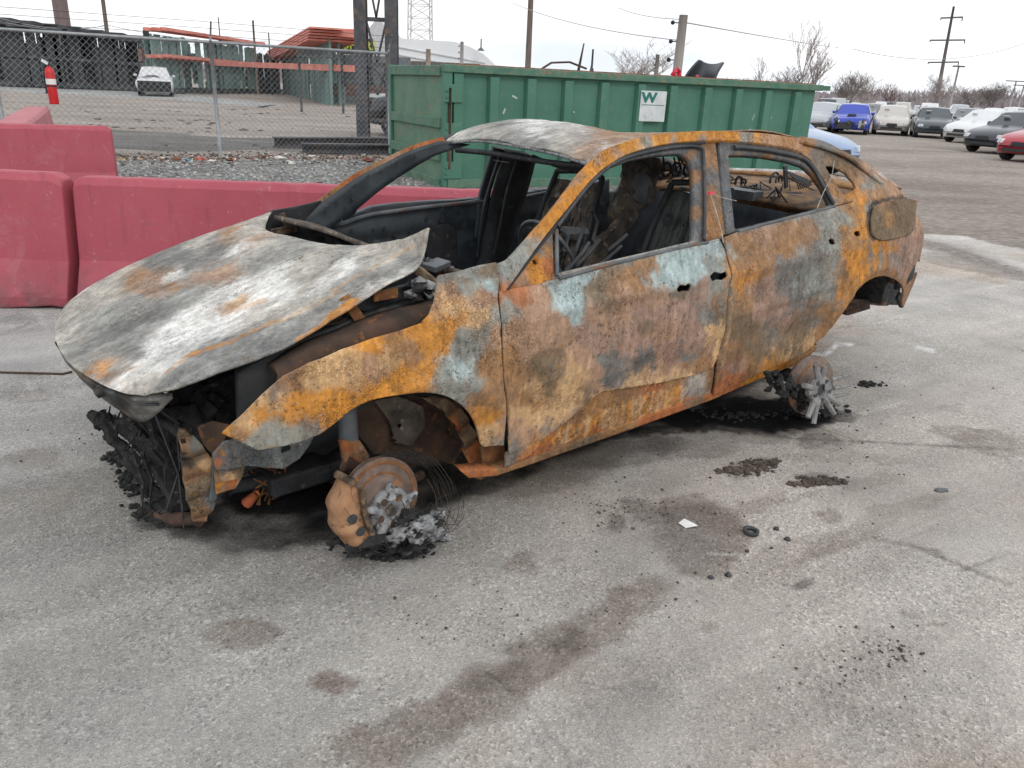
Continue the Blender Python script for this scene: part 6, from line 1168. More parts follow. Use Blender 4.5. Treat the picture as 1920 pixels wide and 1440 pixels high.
P[:, 2] += .012*fbm(P*[5, 5, 1], 3, 4)+.004*fbm(P*[22, 22, 1], 5, 3); edge = np.exp(-(np.arange(len(P))//nv)/5.); P[:, 2] -= .018*edge; P[:, 0] += .012*fbm(np.c_[P[:, 1]*14, P[:, 1]*0, P[:, 1]*0], 4, 3)*edge
F = [(i*nv+j, (i+1)*nv+j, (i+1)*nv+j+1, i*nv+j+1) for i in range(nu-1) for j in range(nv-1)]
RT = [(850, 255, 'W', .8), (835, 260, 'A'), (900, 242, 'A'), (880, 255, 'C'), (950, 240, 'C'), (960, 262, 'E'), (1000, 240, 'W'), (1015, 246, 'W'), (1035, 252, 'C'), (1060, 262, 'A'), (1085, 238, 'W', .8), (1050, 236, 'W', .7), (1100, 252, 'C'), (1130, 243, 'o'), (1165, 248, 'o', .8), (1120, 266, 'P'), (1092, 282, 'P'), (1000, 272, 'E'), (1040, 284, 'A'), (1150, 260, 'P', .8), (1190, 252, 'o'), (1185, 264, 'A'), (925, 270, 'C'), (1070, 290, 'A'), (975, 285, 'C'), (1075, 250, 'C'), (930, 233, 'E'), (1110, 236, 'P', .7), (1015, 262, 'N', .5), (945, 252, 'A'), (1140, 275, 'W', .4)]
o = local_mesh('roof', P, F, M['hood'], CAR, .006); paint_mesh(o.data, P, RT, 1.12, 10, 6, (8, 1.8), 31)
mb = MB(); Q = [tuple(Gr[0, j]) for j in range(0, nv, 6)]; mb.tube([(q[0]+.002, -q[1], q[2]-.022) for q in Q], .008, 6); mb.build('roof_lip', M['ash'], CAR, True)
mb = MB(); Q = [(1.14, -.52, 1.27), (1.2, -.3, 1.27), (1.22, 0, 1.265), (1.2, .25, 1.27), (1.14, .5, 1.29)]; mb.tube([L3(q) for q in smooth_line(Q, 4)], .014, 6); Q = [(1.3, -.1, 1.27), (1.32, .1, 1.235), (1.28, .35, 1.25), (1.2, .50, 1.285)]; mb.tube([L3(q) for q in smooth_line(Q, 4)], .009, 6)
for x in (1.62, 2.1): mb.tube([(x, -.55, zn(x)-.06), (x, 0, rz_(x, 0)-.04), (x, .55, rz_(x, -.6)-.05)], .018, 6)
mb.build('roof_header', M['black'], CAR, True)
for x0, w_ in ((1.55, .16), (2.42, .14)):
    mb = MB(); mb.bar((x0, .56, 1.335), (x0, -.52, 1.355), .02, w_); 
mb = MB(); mb.tube([(2.50, .56, 1.20), (2.55, 0, 1.24), (2.50, -.50, 1.27)], .014, 6); mb.build('rear_header', M['black'], CAR)

# --- bonnet: control net (photo px, s)  nose -> rear, far -> near
def HP(px, py, s): return tuple(S_(px, py, s))
net = [
 [HP(110, 592, -.66), HP(104, 632, -.30), HP(126, 678, .0), HP(176, 715, .22), HP(232, 738, .38), HP(275, 740, .47)],
 [HP(140, 560, -.675), HP(150, 610, -.30), HP(200, 648, .0), HP(265, 674, .27), HP(330, 694, .50), HP(335, 729, .60)],
 [HP(200, 522, -.68), HP(230, 562, -.30), HP(290, 598, .0), HP(365, 624, .27), HP(430, 646, .51), HP(420, 697, .66)],
 [HP(285, 481, -.68), HP(320, 520, -.30), HP(385, 552, .0), HP(460, 574, .27), HP(530, 600, .52), HP(530, 655, .69)],
 [HP(370, 448, -.68), HP(410, 483, -.30), HP(470, 508, .0), HP(550, 526, .27), HP(625, 553, .52), HP(632, 596, .68)],
 [HP(440, 424, -.68), HP(470, 452, -.30), HP(545, 473, .0), HP(625, 487, .27), HP(705, 507, .52), HP(712, 543, .66)],
 [HP(510, 399, -.68), HP(497, 432, -.50), HP(560, 449, -.18), HP(655, 463, .14), HP(745, 450, .42), HP(806, 428, .60)]]
net[5][5] = HP(720, 540, .66)
net.insert(6, [HP(480, 410, -.68), HP(492, 440, -.38), HP(565, 459, -.05), HP(655, 472, .24), HP(760, 478, .50), HP(786, 500, .62)])
net[7][5] = HP(806, 428, .60)
nu, nv = 300, 190; Gr = catmull_grid(net, nu, nv); P = Gr.reshape(-1, 3).copy()
P[:, 2] += .006*fbm(P*[5, 7, 1], 3, 4)+.0030*fbm(P*[18, 26, 1], 8, 4)+.006*np.exp(-((P[:, 1]-.12)/.03)**2)*(P[:, 0] > -.5)*(P[:, 0] < .05)
F = [(i*nv+j, (i+1)*nv+j, (i+1)*nv+j+1, i*nv+j+1) for i in range(nu-1) for j in range(nv-1)]
HT = [(120, 640, 'A'), (130, 598, 'A'), (110, 615, 'C'), (150, 650, 'C'), (180, 598, 'C'), (200, 575, 'A'), (230, 620, 'E'), (200, 545, 'A'), (240, 530, 'o', .7), (275, 548, 'P', .8), (300, 520, 'P', .7), (330, 512, 'W', .6), (260, 565, 'C'), (350, 500, 'E'), (330, 480, 'E'), (380, 452, 'A'), (430, 440, 'o', .7), (460, 430, 'A'), (490, 415, 'A'), (450, 470, 'W', .7), (400, 490, 'C'), (400, 470, 'E'), (320, 535, 'o', .6), (380, 518, 'P', .8), (350, 545, 'C'), (470, 460, 'P', .7), (500, 465, 'A'), (550, 470, 'C'), (600, 478, 'A'), (650, 480, 'C'), (700, 468, 'A'), (750, 458, 'A'), (430, 510, 'P', .7), (480, 495, 'C'),
 (340, 570, 'C'), (300, 590, 'E'), (420, 562, 'W'), (455, 540, 'W'), (485, 555, 'W'), (400, 598, 'W'), (430, 580, 'o', .6), (445, 568, 'T', .7), (470, 580, 'W'), (300, 650, 'W'), (265, 688, 'W'), (350, 622, 'W'), (380, 590, 'W'), (520, 532, 'W'), (560, 518, 'A'), (535, 552, 'W', .8), (500, 575, 'A'), (500, 515, 'W', .8), (480, 522, 'C'), (600, 515, 'A'), (640, 500, 'W', .7), (560, 545, 'A'), (600, 535, 'W', .7), (280, 618, 'C'), (240, 660, 'E'), (210, 690, 'C'), (185, 692, 'O', .9), (200, 700, 'o', .8), (160, 690, 'C'), (175, 708, 'C'), (240, 708, 'W'), (222, 722, 'W', .8), (290, 712, 'A'), (270, 728, 'A'), (250, 690, 'o', .5), (310, 690, 'W', .8), (215, 660, 'C'), (180, 650, 'E'), (230, 595, 'C'), (260, 640, 'C'), (235, 712, 'O', .5),
 (330, 705, 'E'), (380, 690, 'C'), (400, 672, 'E'), (460, 650, 'E'), (440, 680, 'E'), (520, 625, 'C'), (500, 645, 'E'), (560, 620, 'E'), (585, 605, 'C'), (600, 580, 'E'), (640, 585, 'O', .7), (620, 600, 'T', .4), (650, 560, 'C'), (700, 535, 'E'), (740, 510, 'C'), (760, 495, 'E'), (780, 470, 'A'), (790, 445, 'A'), (680, 520, 'C'), (700, 550, 'W', .6), (750, 520, 'W', .6), (720, 495, 'A'), (560, 585, 'A')]
HL = [([(315, 700), (350, 672), (440, 640), (500, 612), (530, 600)], 3, 'O', .7), ([(500, 615), (560, 590), (640, 548)], 2.5, 'T', .7), ([(620, 548), (700, 505), (780, 462)], 2.5, 'T', .6), ([(560, 640), (600, 615), (640, 580), (665, 566)], 4, 'O', .85), ([(690, 552), (790, 500)], 3, 'A', .8), ([(108, 600), (107, 630), (128, 678), (178, 716), (240, 738)], 3, 'A', .5), ([(250, 736), (300, 735), (335, 728)], 3, 'A', .6), ([(420, 590), (480, 572), (500, 566)], 5, 'O', .45), ([(255, 520), (330, 505)], 6, 'o', .35), ([(380, 555), (330, 570)], 5, 'E', .3)]
o = local_mesh('bonnet', P, F, M['hood'], CAR, .006); paint_mesh(o.data, P, HT, 1.12, 10, 4, (-26, 2.6), 41, HL)
# underside frame of the bonnet nose
n0 = [np.array(p) for p in net[0]]; lowpx = [(118, 690), (150, 728), (200, 768), (240, 792), (272, 780), (300, 744)]
low = [HP(106, 660, -.62), HP(120, 702, -.28), HP(158, 742, .0), HP(205, 776, .2), HP(245, 794, .34), HP(292, 748, .47)]
ribbon('bonnet_inner', [p+np.array((.01, 0, -.012)) for p in n0], [np.array(p)+np.array((.05, 0, 0)) for p in low], M['panel'], .02, [(120, 680, 'N'), (160, 725, 'N'), (200, 750, 'N'), (150, 700, 'D'), (230, 775, 'B'), (250, 785, 'R', .5), (260, 765, 'E'), (290, 745, 'C', .6), (190, 735, 'K'), (230, 750, 'K'), (170, 745, 'E')], nv=9, n=60, warp=8)
mb = MB(); Q = [tuple(p+np.array((.03, 0, -.04))) for p in n0]; mb.tube([L3(q) for q in smooth_line(Q, 4)], .005, 6); 
for j in (1, 3): Q = [tuple(np.array(net[i][j])+np.array((0, 0, -.04))) for i in range(0, 7)]; mb.tube([L3(q) for q in Q], .022, 6)
mb.build('bonnet_ribs', M['soot'], CAR, True)
# --- cowl, scuttle, apron and strut area
flat_panel('scuttle_end', [(lambda p: (p[0], p[2]))(S_(*p, -.72)) for p in [(498, 404), (512, 395), (560, 387), (604, 376), (578, 404), (550, 438), (522, 447), (500, 436)]], -.72, M['black'], h=.012)
mb = MB(); mb.bar(L3(S_(528, 400, -.70)), L3(S_(542, 432, -.69)), .012, .03); mb.bar(L3(S_(510, 436, -.66)), L3(S_(555, 428, -.66)), .02, .03); mb.build('scuttle_bracket', M['rusttan'], CAR)
mb = MB(); Q = [S_(*p, s) for p, s in zip([(515, 440), (560, 448), (610, 462), (640, 470)], [-.62, -.4, -.1, .1])]
ribbon('cowl_panel', [(.20, -.66, .99), (.28, -.35, .975), (.32, 0, .96), (.36, .35, .95), (.42, .68, .95)], [(.42, -.70, .93), (.46, -.35, .90), (.48, 0, .89), (.5, .35, .89), (.5, .72, .93)], M['ashbrown'], .02)
ribbon('firewall', [(.40, -.72, .92), (.44, 0, .88), (.48, .72, .92)], [(.46, -.72, .25), (.5, 0, .25), (.5, .72, .25)], M['black'], .03)
mb = MB()
for k in range(26):
    t = k/25; p = S_(772+60*t+random.uniform(-6, 12), 535+20*t+random.uniform(-14, 22), .60+random.uniform(-.03, .06)); mb.m = random.choice([0, 0, 1, 2]); mb.blob(L3(p), random.uniform(.012, .035), k, 1, .7, (1.2, 1, .7))
mb.build('cowl_debris', [M['char'], M['soot'], M['ash']], CAR)
mb = MB(); p = S_(818, 497, .52); mb.box(L3(p), (.12, .06, .022), M=Matrix.Rotation(.5, 3, 'Z')@Matrix.Rotation(.15, 3, 'X')); mb.tube([L3(S_(800, 505, .5)), L3(S_(825, 512, .48)), L3(S_(848, 505, .45))], .012, 6)
for k in range(7): q = S_(793+8*k, 482+5*k, .50); mb.blob(L3(q), .012, k, 1, .5)
mb.build('wiper_motor', M['steel'], CAR, bevel=.008)
mb = MB(); mb.bar(L3(S_(782, 505, .60)), L3(S_(816, 533, .66)), .018, .03); mb.build('bonnet_hinge', M['rusttan'], CAR)
PFn = lambda px, py, s: (lambda p: (p[0], p[2]))(S_(px, py, s))
flat_panel('strut_tower', [PFn(*p, .56) for p in [(655, 562), (690, 555), (735, 542), (790, 530), (816, 520), (815, 560), (790, 573), (700, 585), (660, 580)]], .56, M['soot'], h=.012)
mb = MB(); mb.bar(L3(S_(645, 556, .60)), L3(S_(676, 600, .62)), .012, .035); mb.bar(L3(S_(700, 556, .6)), L3(S_(745, 548, .6)), .01, .035); mb.build('bonnet_stay', M['rust'], CAR)
ribbon('fender_apron', [S_(*p, .62) for p in [(505, 690), (560, 655), (640, 622), (700, 596), (790, 574), (830, 560)]], [S_(*p, .72) for p in [(520, 728), (570, 700), (650, 668), (720, 645), (790, 620), (830, 606)]], M['rustdark'], .03, mid=(0, .03, .03), n=60)
mb = MB(); Q = [S_(*p, .66) for p in smooth_line([(520, 688), (580, 655), (660, 628), (740, 604), (800, 588)], 5)]; mb.tube([L3(q) for q in Q], .010, 6)
for X0, Y0 in ((685, 635), (710, 630), (600, 650)): q = S_(X0, Y0, .70); mb.lathe([(0, .0001), (.003, .012)], L3(q), (0, -1, .5), 10)
mb.build('apron_bead', M['soot'], CAR, True)
mb = MB(); c_ = S_(620, 592, .60); 
for r_ in (.10, .075, .05): mb.lathe([(0, r_-.006), (.006, r_), (0, r_+.006)], (c_[0], -.50, c_[2]-.03), (0, 0, 1), 24)
mb.lathe([(0, .02), (.03, .018), (.03, .001)], (c_[0], -.50, c_[2]-.03), (0, 0, 1), 10); mb.build('strut_mount', M['rustdark'], CAR, True)
ribbon('inner_wing', [(-.46, .57, .74), (-.3, .58, .80), (0, .58, .86), (.42, .58, .90)], [(-.46, .48, .35), (-.3, .46, .34), (0, .46, .34), (.42, .46, .28)], M['soot'], .03)
ribbon('inner_wing', [(-.60, -.56, .66), (-.3, -.58, .78), (0, -.58, .84), (.42, -.58, .90)], [(-.62, -.50, .35), (-.3, -.46, .34), (0, -.46, .34), (.42, -.46, .28)], M['soot'], .03)
# engine block remains
mb = MB(); rnd = random.Random(5)
mb.box((-.20, .05, .42), (.50, .62, .34)); mb.box((-.16, -.05, .63), (.36, .44, .10), taper=.85)
for k in range(34): mb.blob((rnd.uniform(-.55, .22), rnd.uniform(-.42, .42), rnd.uniform(.30, .70)), rnd.uniform(.03, .08), k, 1, .5)
for k in range(10): mb.tube([(rnd.uniform(-.5, .1), rnd.uniform(-.4, .4), rnd.uniform(.5, .7)) for _ in range(3)], rnd.uniform(.008, .02), 5)
mb.build('engine', M['char'], CAR)
# radiator support and collapsed nose
mb = MB(); mb.tube([(-.56, .56, .60), (-.62, .3, .56), (-.64, 0, .545), (-.64, -.3, .52), (-.60, -.50, .50)], [.02, .016, .022, .015, .02], 6); mb.bar((-.60, .45, .26), (-.64, -.35, .24), .05, .05)
for s in (.30, .16, -.05, -.2, -.5): mb.tube([(-.68, -s, .58), (-.65+.03*math.sin(s*40), -s*.95+.02, .45), (-.62, -s*.9, .34), (-.60, -s*.88, .24)], [.018, .012, .02, .014], 5)
mb.build('radiator_support', M['char'], CAR)
mb = MB(); A_, B_ = S_(188, 782, -.16), S_(322, 975, .22); 
mb.tube([L3(np.array(A_)*(1-t)+np.array(B_)*t+np.array([rnd.uniform(-.012, .012) for _ in range(3)])) for t in np.linspace(0, 1, 14)], [.020+.012*rnd.random() for _ in range(14)], 7); mb.tube([L3(S_(170, 776, -.22)), L3(S_(190, 790, -.17)), L3(S_(225, 796, -.08)), L3(S_(262, 800, .0))], [.02, .032, .025, .02], 7)
for k in range(90): t = rnd.random(); p = np.array(A_)*(1-t)+np.array(B_)*t; mb.blob((p[0]+rnd.uniform(-.03, .03), -p[1]+rnd.uniform(-.03, .03), max(.07, p[2]+rnd.uniform(-.03, .02))), rnd.uniform(.005, .016), k, 1, .7)
for k in range(26):
    t = rnd.random(); p = np.array(A_)*(1-t)+np.array(B_)*t; q = p+np.array((rnd.uniform(.0, .06), rnd.uniform(.02, .10), rnd.uniform(-.02, .12))); mb.tube([L3(p), L3((p+q)/2+np.array((0, 0, -.02))), L3(q)], [.008, .006, .003], 4)
mb.build('fallen_crossmember', M['char'], CAR)
ribbon('radiator_core', [S_(*p, s) for p, s in zip([(200, 790), (250, 780), (300, 770), (360, 760)], [-.12, 0, .12, .3])], [S_(*p, s) for p, s in zip([(322, 968), (335, 965), (350, 960), (370, 940)], [.22, .25, .29, .34])], M['char'], .03, n=30, mid=(.04, 0, .02))
mb = MB(); rnd = random.Random(12)
for k in range(20):
    X0, Y0 = rnd.uniform(240, 400), rnd.uniform(760, 860); q = np.array(S_(X0, Y0, .25+rnd.uniform(-.2, .15))); e_ = np.array((rnd.uniform(-.03, .06), rnd.uniform(-.08, .08), -rnd.uniform(.04, .20))); mb.tube([L3(q), L3(q+e_*.5+np.array((.02, 0, 0))), L3(q+e_)], [.009, .006, .004], 4)
for k in range(40): q = S_(rnd.uniform(300, 560), rnd.uniform(740, 850), rnd.uniform(-.1, .3)); mb.blob(L3(q), rnd.uniform(.015, .05), k, 1, .7)
mb.build('burnt_tangle', M['char'], CAR)
# crumpled rusty crash horn with slots
def plate(name, pts, s, mat, th=.012, amp=.006, holes=(), h=.008, sl=0, extra=None, parent=CAR, seed=0, ctrl=None):
    """outline in photo px; s may vary linearly with px: s = s0 + sl*(px-x0)"""
    x0 = pts[0][0]
    # plane through three lifted points
    L_ = [S_(px, py, s+sl*(px-x0)) for px, py in pts]; L_ = np.array(L_); c = L_.mean(0); U, Sg, Vt = np.linalg.svd(L_-c); e1, e2, nr = Vt
    if nr[1] < 0: nr = -nr
    q2 = np.c_[(L_-c) @ e1, (L_-c) @ e2]; Hs = []
    for H in holes:
        hl = np.array([S_(px, py, s+sl*(px-x0)) for px, py in H]); Hs.append(np.c_[(hl-c) @ e1, (hl-c) @ e2])
    X, Z, F = grid_fill(q2, Hs, h); n = amp*fbm(np.c_[X*18, Z*18, X*0+seed], seed, 3)
    if extra: n = n+extra(X, Z)
    P = c+np.outer(X, e1)+np.outer(Z, e2)+np.outer(n, nr)
    nrm = np.cross(P[F[0][1]]-P[F[0][0]], P[F[0][2]]-P[F[0][0]])
    o = local_mesh(name, P, F, M['panel'] if ctrl else mat, parent, th, off=0)
    if ctrl: paint_mesh(o.data, P, ctrl, 1.1, 5, 3, None, seed+50)
    return o, P
fold = lambda X, Z: .02*np.abs(np.sin(X*42))
o, P = plate('crash_horn', [(332, 800), (345, 803), (375, 830), (398, 865), (402, 905), (398, 940), (385, 975), (362, 975), (348, 930), (340, 880)], .50, M['rusttan'], .02, .008, holes=[[(336, 815), (346, 820), (349, 858), (340, 850)], [(353, 840), (358, 842), (366, 900), (361, 902)]], extra=fold, ctrl=[(338, 812, 'D'), (350, 836, 'B'), (372, 835, 'E'), (390, 872, 'T', .7), (378, 850, 'D'), (350, 890, 'B'), (362, 925, 'D'), (375, 962, 'B'), (395, 930, 'N'), (343, 862, 'K'), (385, 905, 'D'), (372, 890, 'B'), (360, 870, 'K', .5)])
plate('crash_horn_side', [(398, 850), (412, 856), (418, 900), (402, 940), (392, 938), (398, 905)], .56, M['steel'], .015)
plate('bumper_bracket', [(398, 852), (420, 828), (450, 822), (486, 846), (545, 832), (586, 818), (580, 832), (560, 858), (530, 878), (505, 876), (460, 872), (425, 882), (405, 880)], .66, M['steel'], .012, .006, ctrl=[(420, 850, 'N'), (408, 862, 'R', .6), (412, 845, 'O', .5), (470, 860, 'N'), (540, 850, 'E'), (445, 838, 'E'), (500, 870, 'N'), (570, 830, 'N'), (430, 870, 'E'), (520, 865, 'G', .5)], holes=[[(524, 838), (545, 832), (546, 842), (526, 850)], [(504, 862), (512, 860), (511, 866), (504, 867)], [(535, 857), (543, 855), (542, 861), (535, 862)]], seed=3)
plate('tow_box', [(402, 880), (430, 884), (458, 874), (452, 896), (440, 914), (405, 926)], .60, M['rusttan'], .012, .004, ctrl=[(410, 892, 'B'), (430, 892, 'T'), (445, 885, 'D'), (425, 885, 'E')])
plate('tow_box_base', [(404, 908), (446, 898), (440, 914), (405, 926)], .606, M['rust'], .006, .002, ctrl=[(410, 918, 'O'), (425, 912, 'R'), (440, 905, 'R'), (420, 920, 'B')])
plate('horn_top', [(370, 800), (400, 790), (430, 796), (420, 826), (398, 852), (380, 832)], .52, M['rustdark'], .012)
mb = MB(); mb.tube([L3(S_(290, 968, .14)), L3(S_(330, 974, .26)), L3(S_(372, 972, .40))], [.02, .03, .022], 8); mb.build('lower_tie_bar', M['rustdark'], CAR, bevel=.015)
mb = MB()
for a, b in (((330, 790), (312, 955)), ((290, 775), (345, 990)), ((300, 770), (335, 812))): 
    p0, p1 = S_(*a, .38), S_(*b, .34); m_ = (np.array(p0)+np.array(p1))/2+np.array((.02, .03, 0)); mb.tube([L3(p0), L3(m_), L3(p1)], .0035, 4)
mb.build('loose_wires', M['soot'], CAR)
plate('headlamp_frame', [(440, 800), (478, 700), (500, 690), (505, 715), (470, 770), (448, 805)], .48, M['steel'], .012)
plate('headlamp_frame', [(560, 640), (575, 690), (540, 720), (530, 700)], .42, M['soot'], .012)
mb = MB(); rnd = random.Random(9)
for k in range(10): q = S_(rnd.uniform(488, 530), rnd.uniform(680, 722), .52); mb.m = k % 2; mb.blob(L3(q), rnd.uniform(.010, .024), k, 1, .6)
mb.build('melted_lamp', [M['ash'], M['ashbrown']], CAR)
mb = MB()
for k in range(16): q = [S_(rnd.uniform(470, 540), rnd.uniform(870, 950), .3+rnd.uniform(-.1, .1)) for _ in range(3)]; mb.tube([L3(x) for x in q], .004, 4)
mb.build('wiring_loom', M['rust'], CAR)
mb = MB(); mb.tube([L3(S_(462, 944, .35)), L3(S_(482, 925, .38))], [.022, .014], 8); mb.build('drain_elbow', mottled('orange_rust', (.45, .14, .03), (.30, .05, .04), 14, .8), CAR, True)
mb = MB(); mb.box((-.10, .0, .19), (.45, .80, .08)); mb.tube([(-.45, -.3, .2), (-.1, -.38, .2), (.25, -.3, .2)], .03, 8); mb.build('subframe', M['black'], CAR, bevel=.02)
mb = MB(); mb.box((1.45, 0, .25), (1.9, 1.55, .03)); mb.box((1.4, 0, .30), (1.7, .26, .16)); mb.box((2.95, 0, .50), (1.15, 1.2, .03)); mb.bar((2.38, 0, .26), (2.42, 0, .50), 1.2, .02); mb.build('floor_pan', M['rustdark'], CAR)
# --- front wheel housing
ribbon('wheel_liner', [(-.34, .62, .64), (-.2, .60, .70), (0, .60, .73), (.2, .60, .70), (.33, .60, .60), (.38, .62, .40), (.38, .64, .27)], [(-.34, .45, .60), (-.2, .42, .68), (0, .42, .70), (.2, .42, .68), (.33, .42, .58), (.38, .42, .40), (.38, .42, .27)], M['rustdark'], .02, n=50)
plate('apron_wall', [(640, 780), (690, 748), (760, 738), (820, 745), (860, 768), (866, 840), (846, 870), (760, 840), (700, 850)], .50, M['rustdark'], .02, .015, holes=[[(744, 800), (752, 798), (753, 806), (745, 808)], [(738, 828), (744, 826), (745, 833), (739, 834)]], seed=6)
plate('hinge_post', [(790, 745), (835, 748), (866, 768), (884, 800), (900, 836), (908, 880), (904, 896), (880, 893), (872, 850), (855, 800), (830, 770)], .70, M['rust'], .02, .012, holes=[[(880, 862), (886, 860), (890, 872), (886, 877), (881, 870)]], seed=8, ctrl=[(830, 760, 'D'), (850, 790, 'R'), (870, 820, 'D'), (880, 850, 'R'), (890, 880, 'B'), (860, 780, 'D'), (845, 810, 'K'), (895, 830, 'R'), (870, 850, 'o', .6), (800, 750, 'D'), (885, 810, 'D')], extra=lambda X, Z: .012*np.sin(X*70))
plate('sill_end', [(902, 838), (944, 836), (946, 876), (920, 890), (906, 893)], .80, M['rust'], .02, .008)
plate('shock_bracket', [(702, 752), (745, 742), (790, 760), (796, 800), (770, 836), (742, 830), (730, 790)], .54, M['ashbrown'], .015, .01, holes=[[(742, 793), (752, 791), (752, 801), (743, 803)], [(735, 822), (744, 820), (744, 829), (736, 830)]], seed=4)
mb = MB(); a, b = S_(650, 742, .60), S_(654, 828, .64); mb.tube([L3(a), L3(b)], .034, 16); mb.build('strut_tube', M['steel'], CAR, True)
plate('strut_clamp', [(638, 826), (672, 824), (688, 850), (690, 872), (668, 884), (645, 868)], .66, M['caliper'], .03, .004, ctrl=[(650, 835, 'R'), (670, 840, 'B'), (665, 870, 'R'), (680, 860, 'D'), (648, 855, 'B')], holes=[[(662, 846), (672, 844), (672, 852), (663, 853)]])
mb = MB(); a, b = S_(648, 870, .68), S_(720, 915, .70); mb.tube([L3(a), L3(b)], .03, 10); mb.tube([L3(S_(700, 900, .66)), L3(S_(640, 905, .30)), L3(S_(560, 930, .15))], .02, 8); mb.tube([L3(S_(790, 890, .45)), L3(S_(720, 930, .62))], .02, 8); mb.build('suspension_arm', M['rustdark'], CAR, True)

def disc_frame(px, py, s, axis): return Vector(L3(S_(px, py, s))), Vector(axis).normalized()
# front brake, caliper and melted wheel
ax = Vector((.06, -1, .12)).normalized()
W1 = empty('front_wheel_remains', (0, 0, 0)); W1.parent = CAR
c1 = Vector(L3(S_(713, 936, .80)))
rot = mottled('disc_face', (.13, .09, .075), (.20, .15, .12), 30, .8, c3=(.28, .12, .05), sc3=14, t3=(.58, .66), bst=.3)
mb = MB(); mb.lathe([(-.012, .05), (-.012, .150), (.010, .150), (.010, .155*.60), (.045, .085), (.045, .001)], c1, ax, 48); mb.lathe([(-.025, .06), (-.025, .148), (-.016, .148), (-.016, .06)], c1, ax, 48, True); mb.build('brake_disc', rot, W1, True)
mb = MB(); mb.lathe([(.011, .128), (.0125, .135), (.011, .142)], c1, ax, 48); mb.lathe([(.011, .092), (.0125, .098), (.011, .102)], c1, ax, 48); mb.build('disc_wear_ring', M['rust'], W1, True)
# caliper: arched block over the disc's front edge
e1 = ax.cross(Vector((0, 0, 1))).normalized(); 
if e1.x > 0: e1 = -e1
e2 = ax.cross(e1).normalized(); 
if e2.z < 0: e2 = -e2
def pol(a, r, w): return c1+e1*(math.cos(a)*r)+e2*(math.sin(a)*r)+ax*w
V = []; F = []; A0, A1, na = R(-48), R(40), 22
prof = [(.098, .012), (.100, .050), (.125, .066), (.165, .064), (.186, .045), (.192, .0), (.186, -.04), (.150, -.055), (.098, -.05), (.098, -.022), (.168, -.020), (.168, .012)]
for i in range(na+1):
    a = A0+(A1-A0)*i/na; k = 1+.05*math.sin(i*.9)-.16*(abs(i/na-.5)*2)**4
    for r_, w in prof: V.append(pol(a, .098+(r_-.098)*k+.004*mnoise.noise((i*.5, r_*30, w*30)), w*k+.004*mnoise.noise((i*.7, w*50, 3))))
m_ = len(prof)
for i in range(na):
    for j in range(m_): q = (j+1) % m_; F.append((i*m_+j, i*m_+q, (i+1)*m_+q, (i+1)*m_+j))
F.append(tuple(range(m_))); F.append(tuple(range(na*m_, (na+1)*m_))[::-1])
cal = mesh_obj('brake_caliper', V, F, M['caliper'], W1, True)
mb = MB()
for a_, r_, w in ((R(0), .148, .068), (R(-22), .135, .070)): mb.lathe([(0, .018), (.006, .017), (.006, .001)], pol(a_, r_, w-.006), ax, 14)
mb.build('caliper_recess', M['soot'], cal); mb = MB()
for a_ in (R(44), R(-52)): mb.tube([pol(a_, .172, -.05), pol(a_, .172, .045)], .014, 10)
mb.tube([pol(R(44), .15, .068), pol(R(20), .112, .074), pol(R(-5), .104, .076), pol(R(-30), .106, .074), pol(R(-52), .13, .066)], .010, 8)
mb.build('caliper_bracket', M['rusttan'], cal, True)
# hub casting with bolt pockets, spokes melted off
mb = MB(); cH = c1+ax*.05+e1*.0-e2*.022
mb.lathe([(-.02, .02), (-.02, .072), (.0, .084), (.018, .080), (.026, .060), (.020, .030), (.008, .024), (.004, .001)], cH, ax, 36)
rnd = random.Random(4)
for k in range(5):
    a = R(20+72*k); d_ = e1*math.cos(a)+e2*math.sin(a); mb.tube([cH+d_*.05+ax*.01, cH+d_*(.085+.02*rnd.random())+ax*.02, cH+d_*(.10+.03*rnd.random())+ax*.015], [.026, .018, .008], 7)
hub = mb.build('melted_wheel_hub', M['ash'], W1, True); dsp = hub.modifiers.new('sub', 'SUBSURF'); dsp.levels = dsp.render_levels = 1
mb = MB()
for k in range(5): a = R(-16+72*k); d_ = e1*math.cos(a)+e2*math.sin(a); mb.lathe([(0, .014), (.004, .0135), (.004, .001)], cH+d_*.050+ax*.020, ax, 12)
mb.build('bolt_pocket', M['rustdark'], hub); 
mb = MB(); mb.lathe([(0, .019), (.014, .017), (.014, .012), (.006, .011), (.006, .001)], cH+ax*.012, ax, 14); mb.build('hub_cap', M['ashbrown'], hub, True)
mb = MB()
for k in range(46):
    X, Y = rnd.gauss(786, 21), rnd.gauss(990, 16); q = np.array(S_(X, Y, .86+rnd.uniform(-.05, .10))); q[2] = max(q[2], .075); mb.m = rnd.choice([0, 0, 0, 1]); mb.blob(L3(q), rnd.uniform(.012, .034), k, 3, .75, (1.2, .9, .8), 2.2)
for k in range(7):
    q = np.array(S_(rnd.uniform(690, 740), rnd.uniform(985, 1025), .86)); mb.m = 0; mb.tube([L3(q), L3(q+np.array((.03, .01, -.03))), L3(q+np.array((.05, .0, -.05)))], [.014, .010, .005], 6)
mb.build('melted_alloy', [M['ash'], M['char']], W1, True)
mb = MB()
for k in range(30): q = np.array(S_(rnd.gauss(725, 42), rnd.uniform(1012, 1036), .84+rnd.uniform(-.06, .06))); q[2] = max(q[2], .068); mb.blob(L3(q), rnd.uniform(.012, .03), k, 1, .8, (1.3, 1, .5))
mb.build('burnt_tyre_ash', M['char'], W1)
mb = MB()
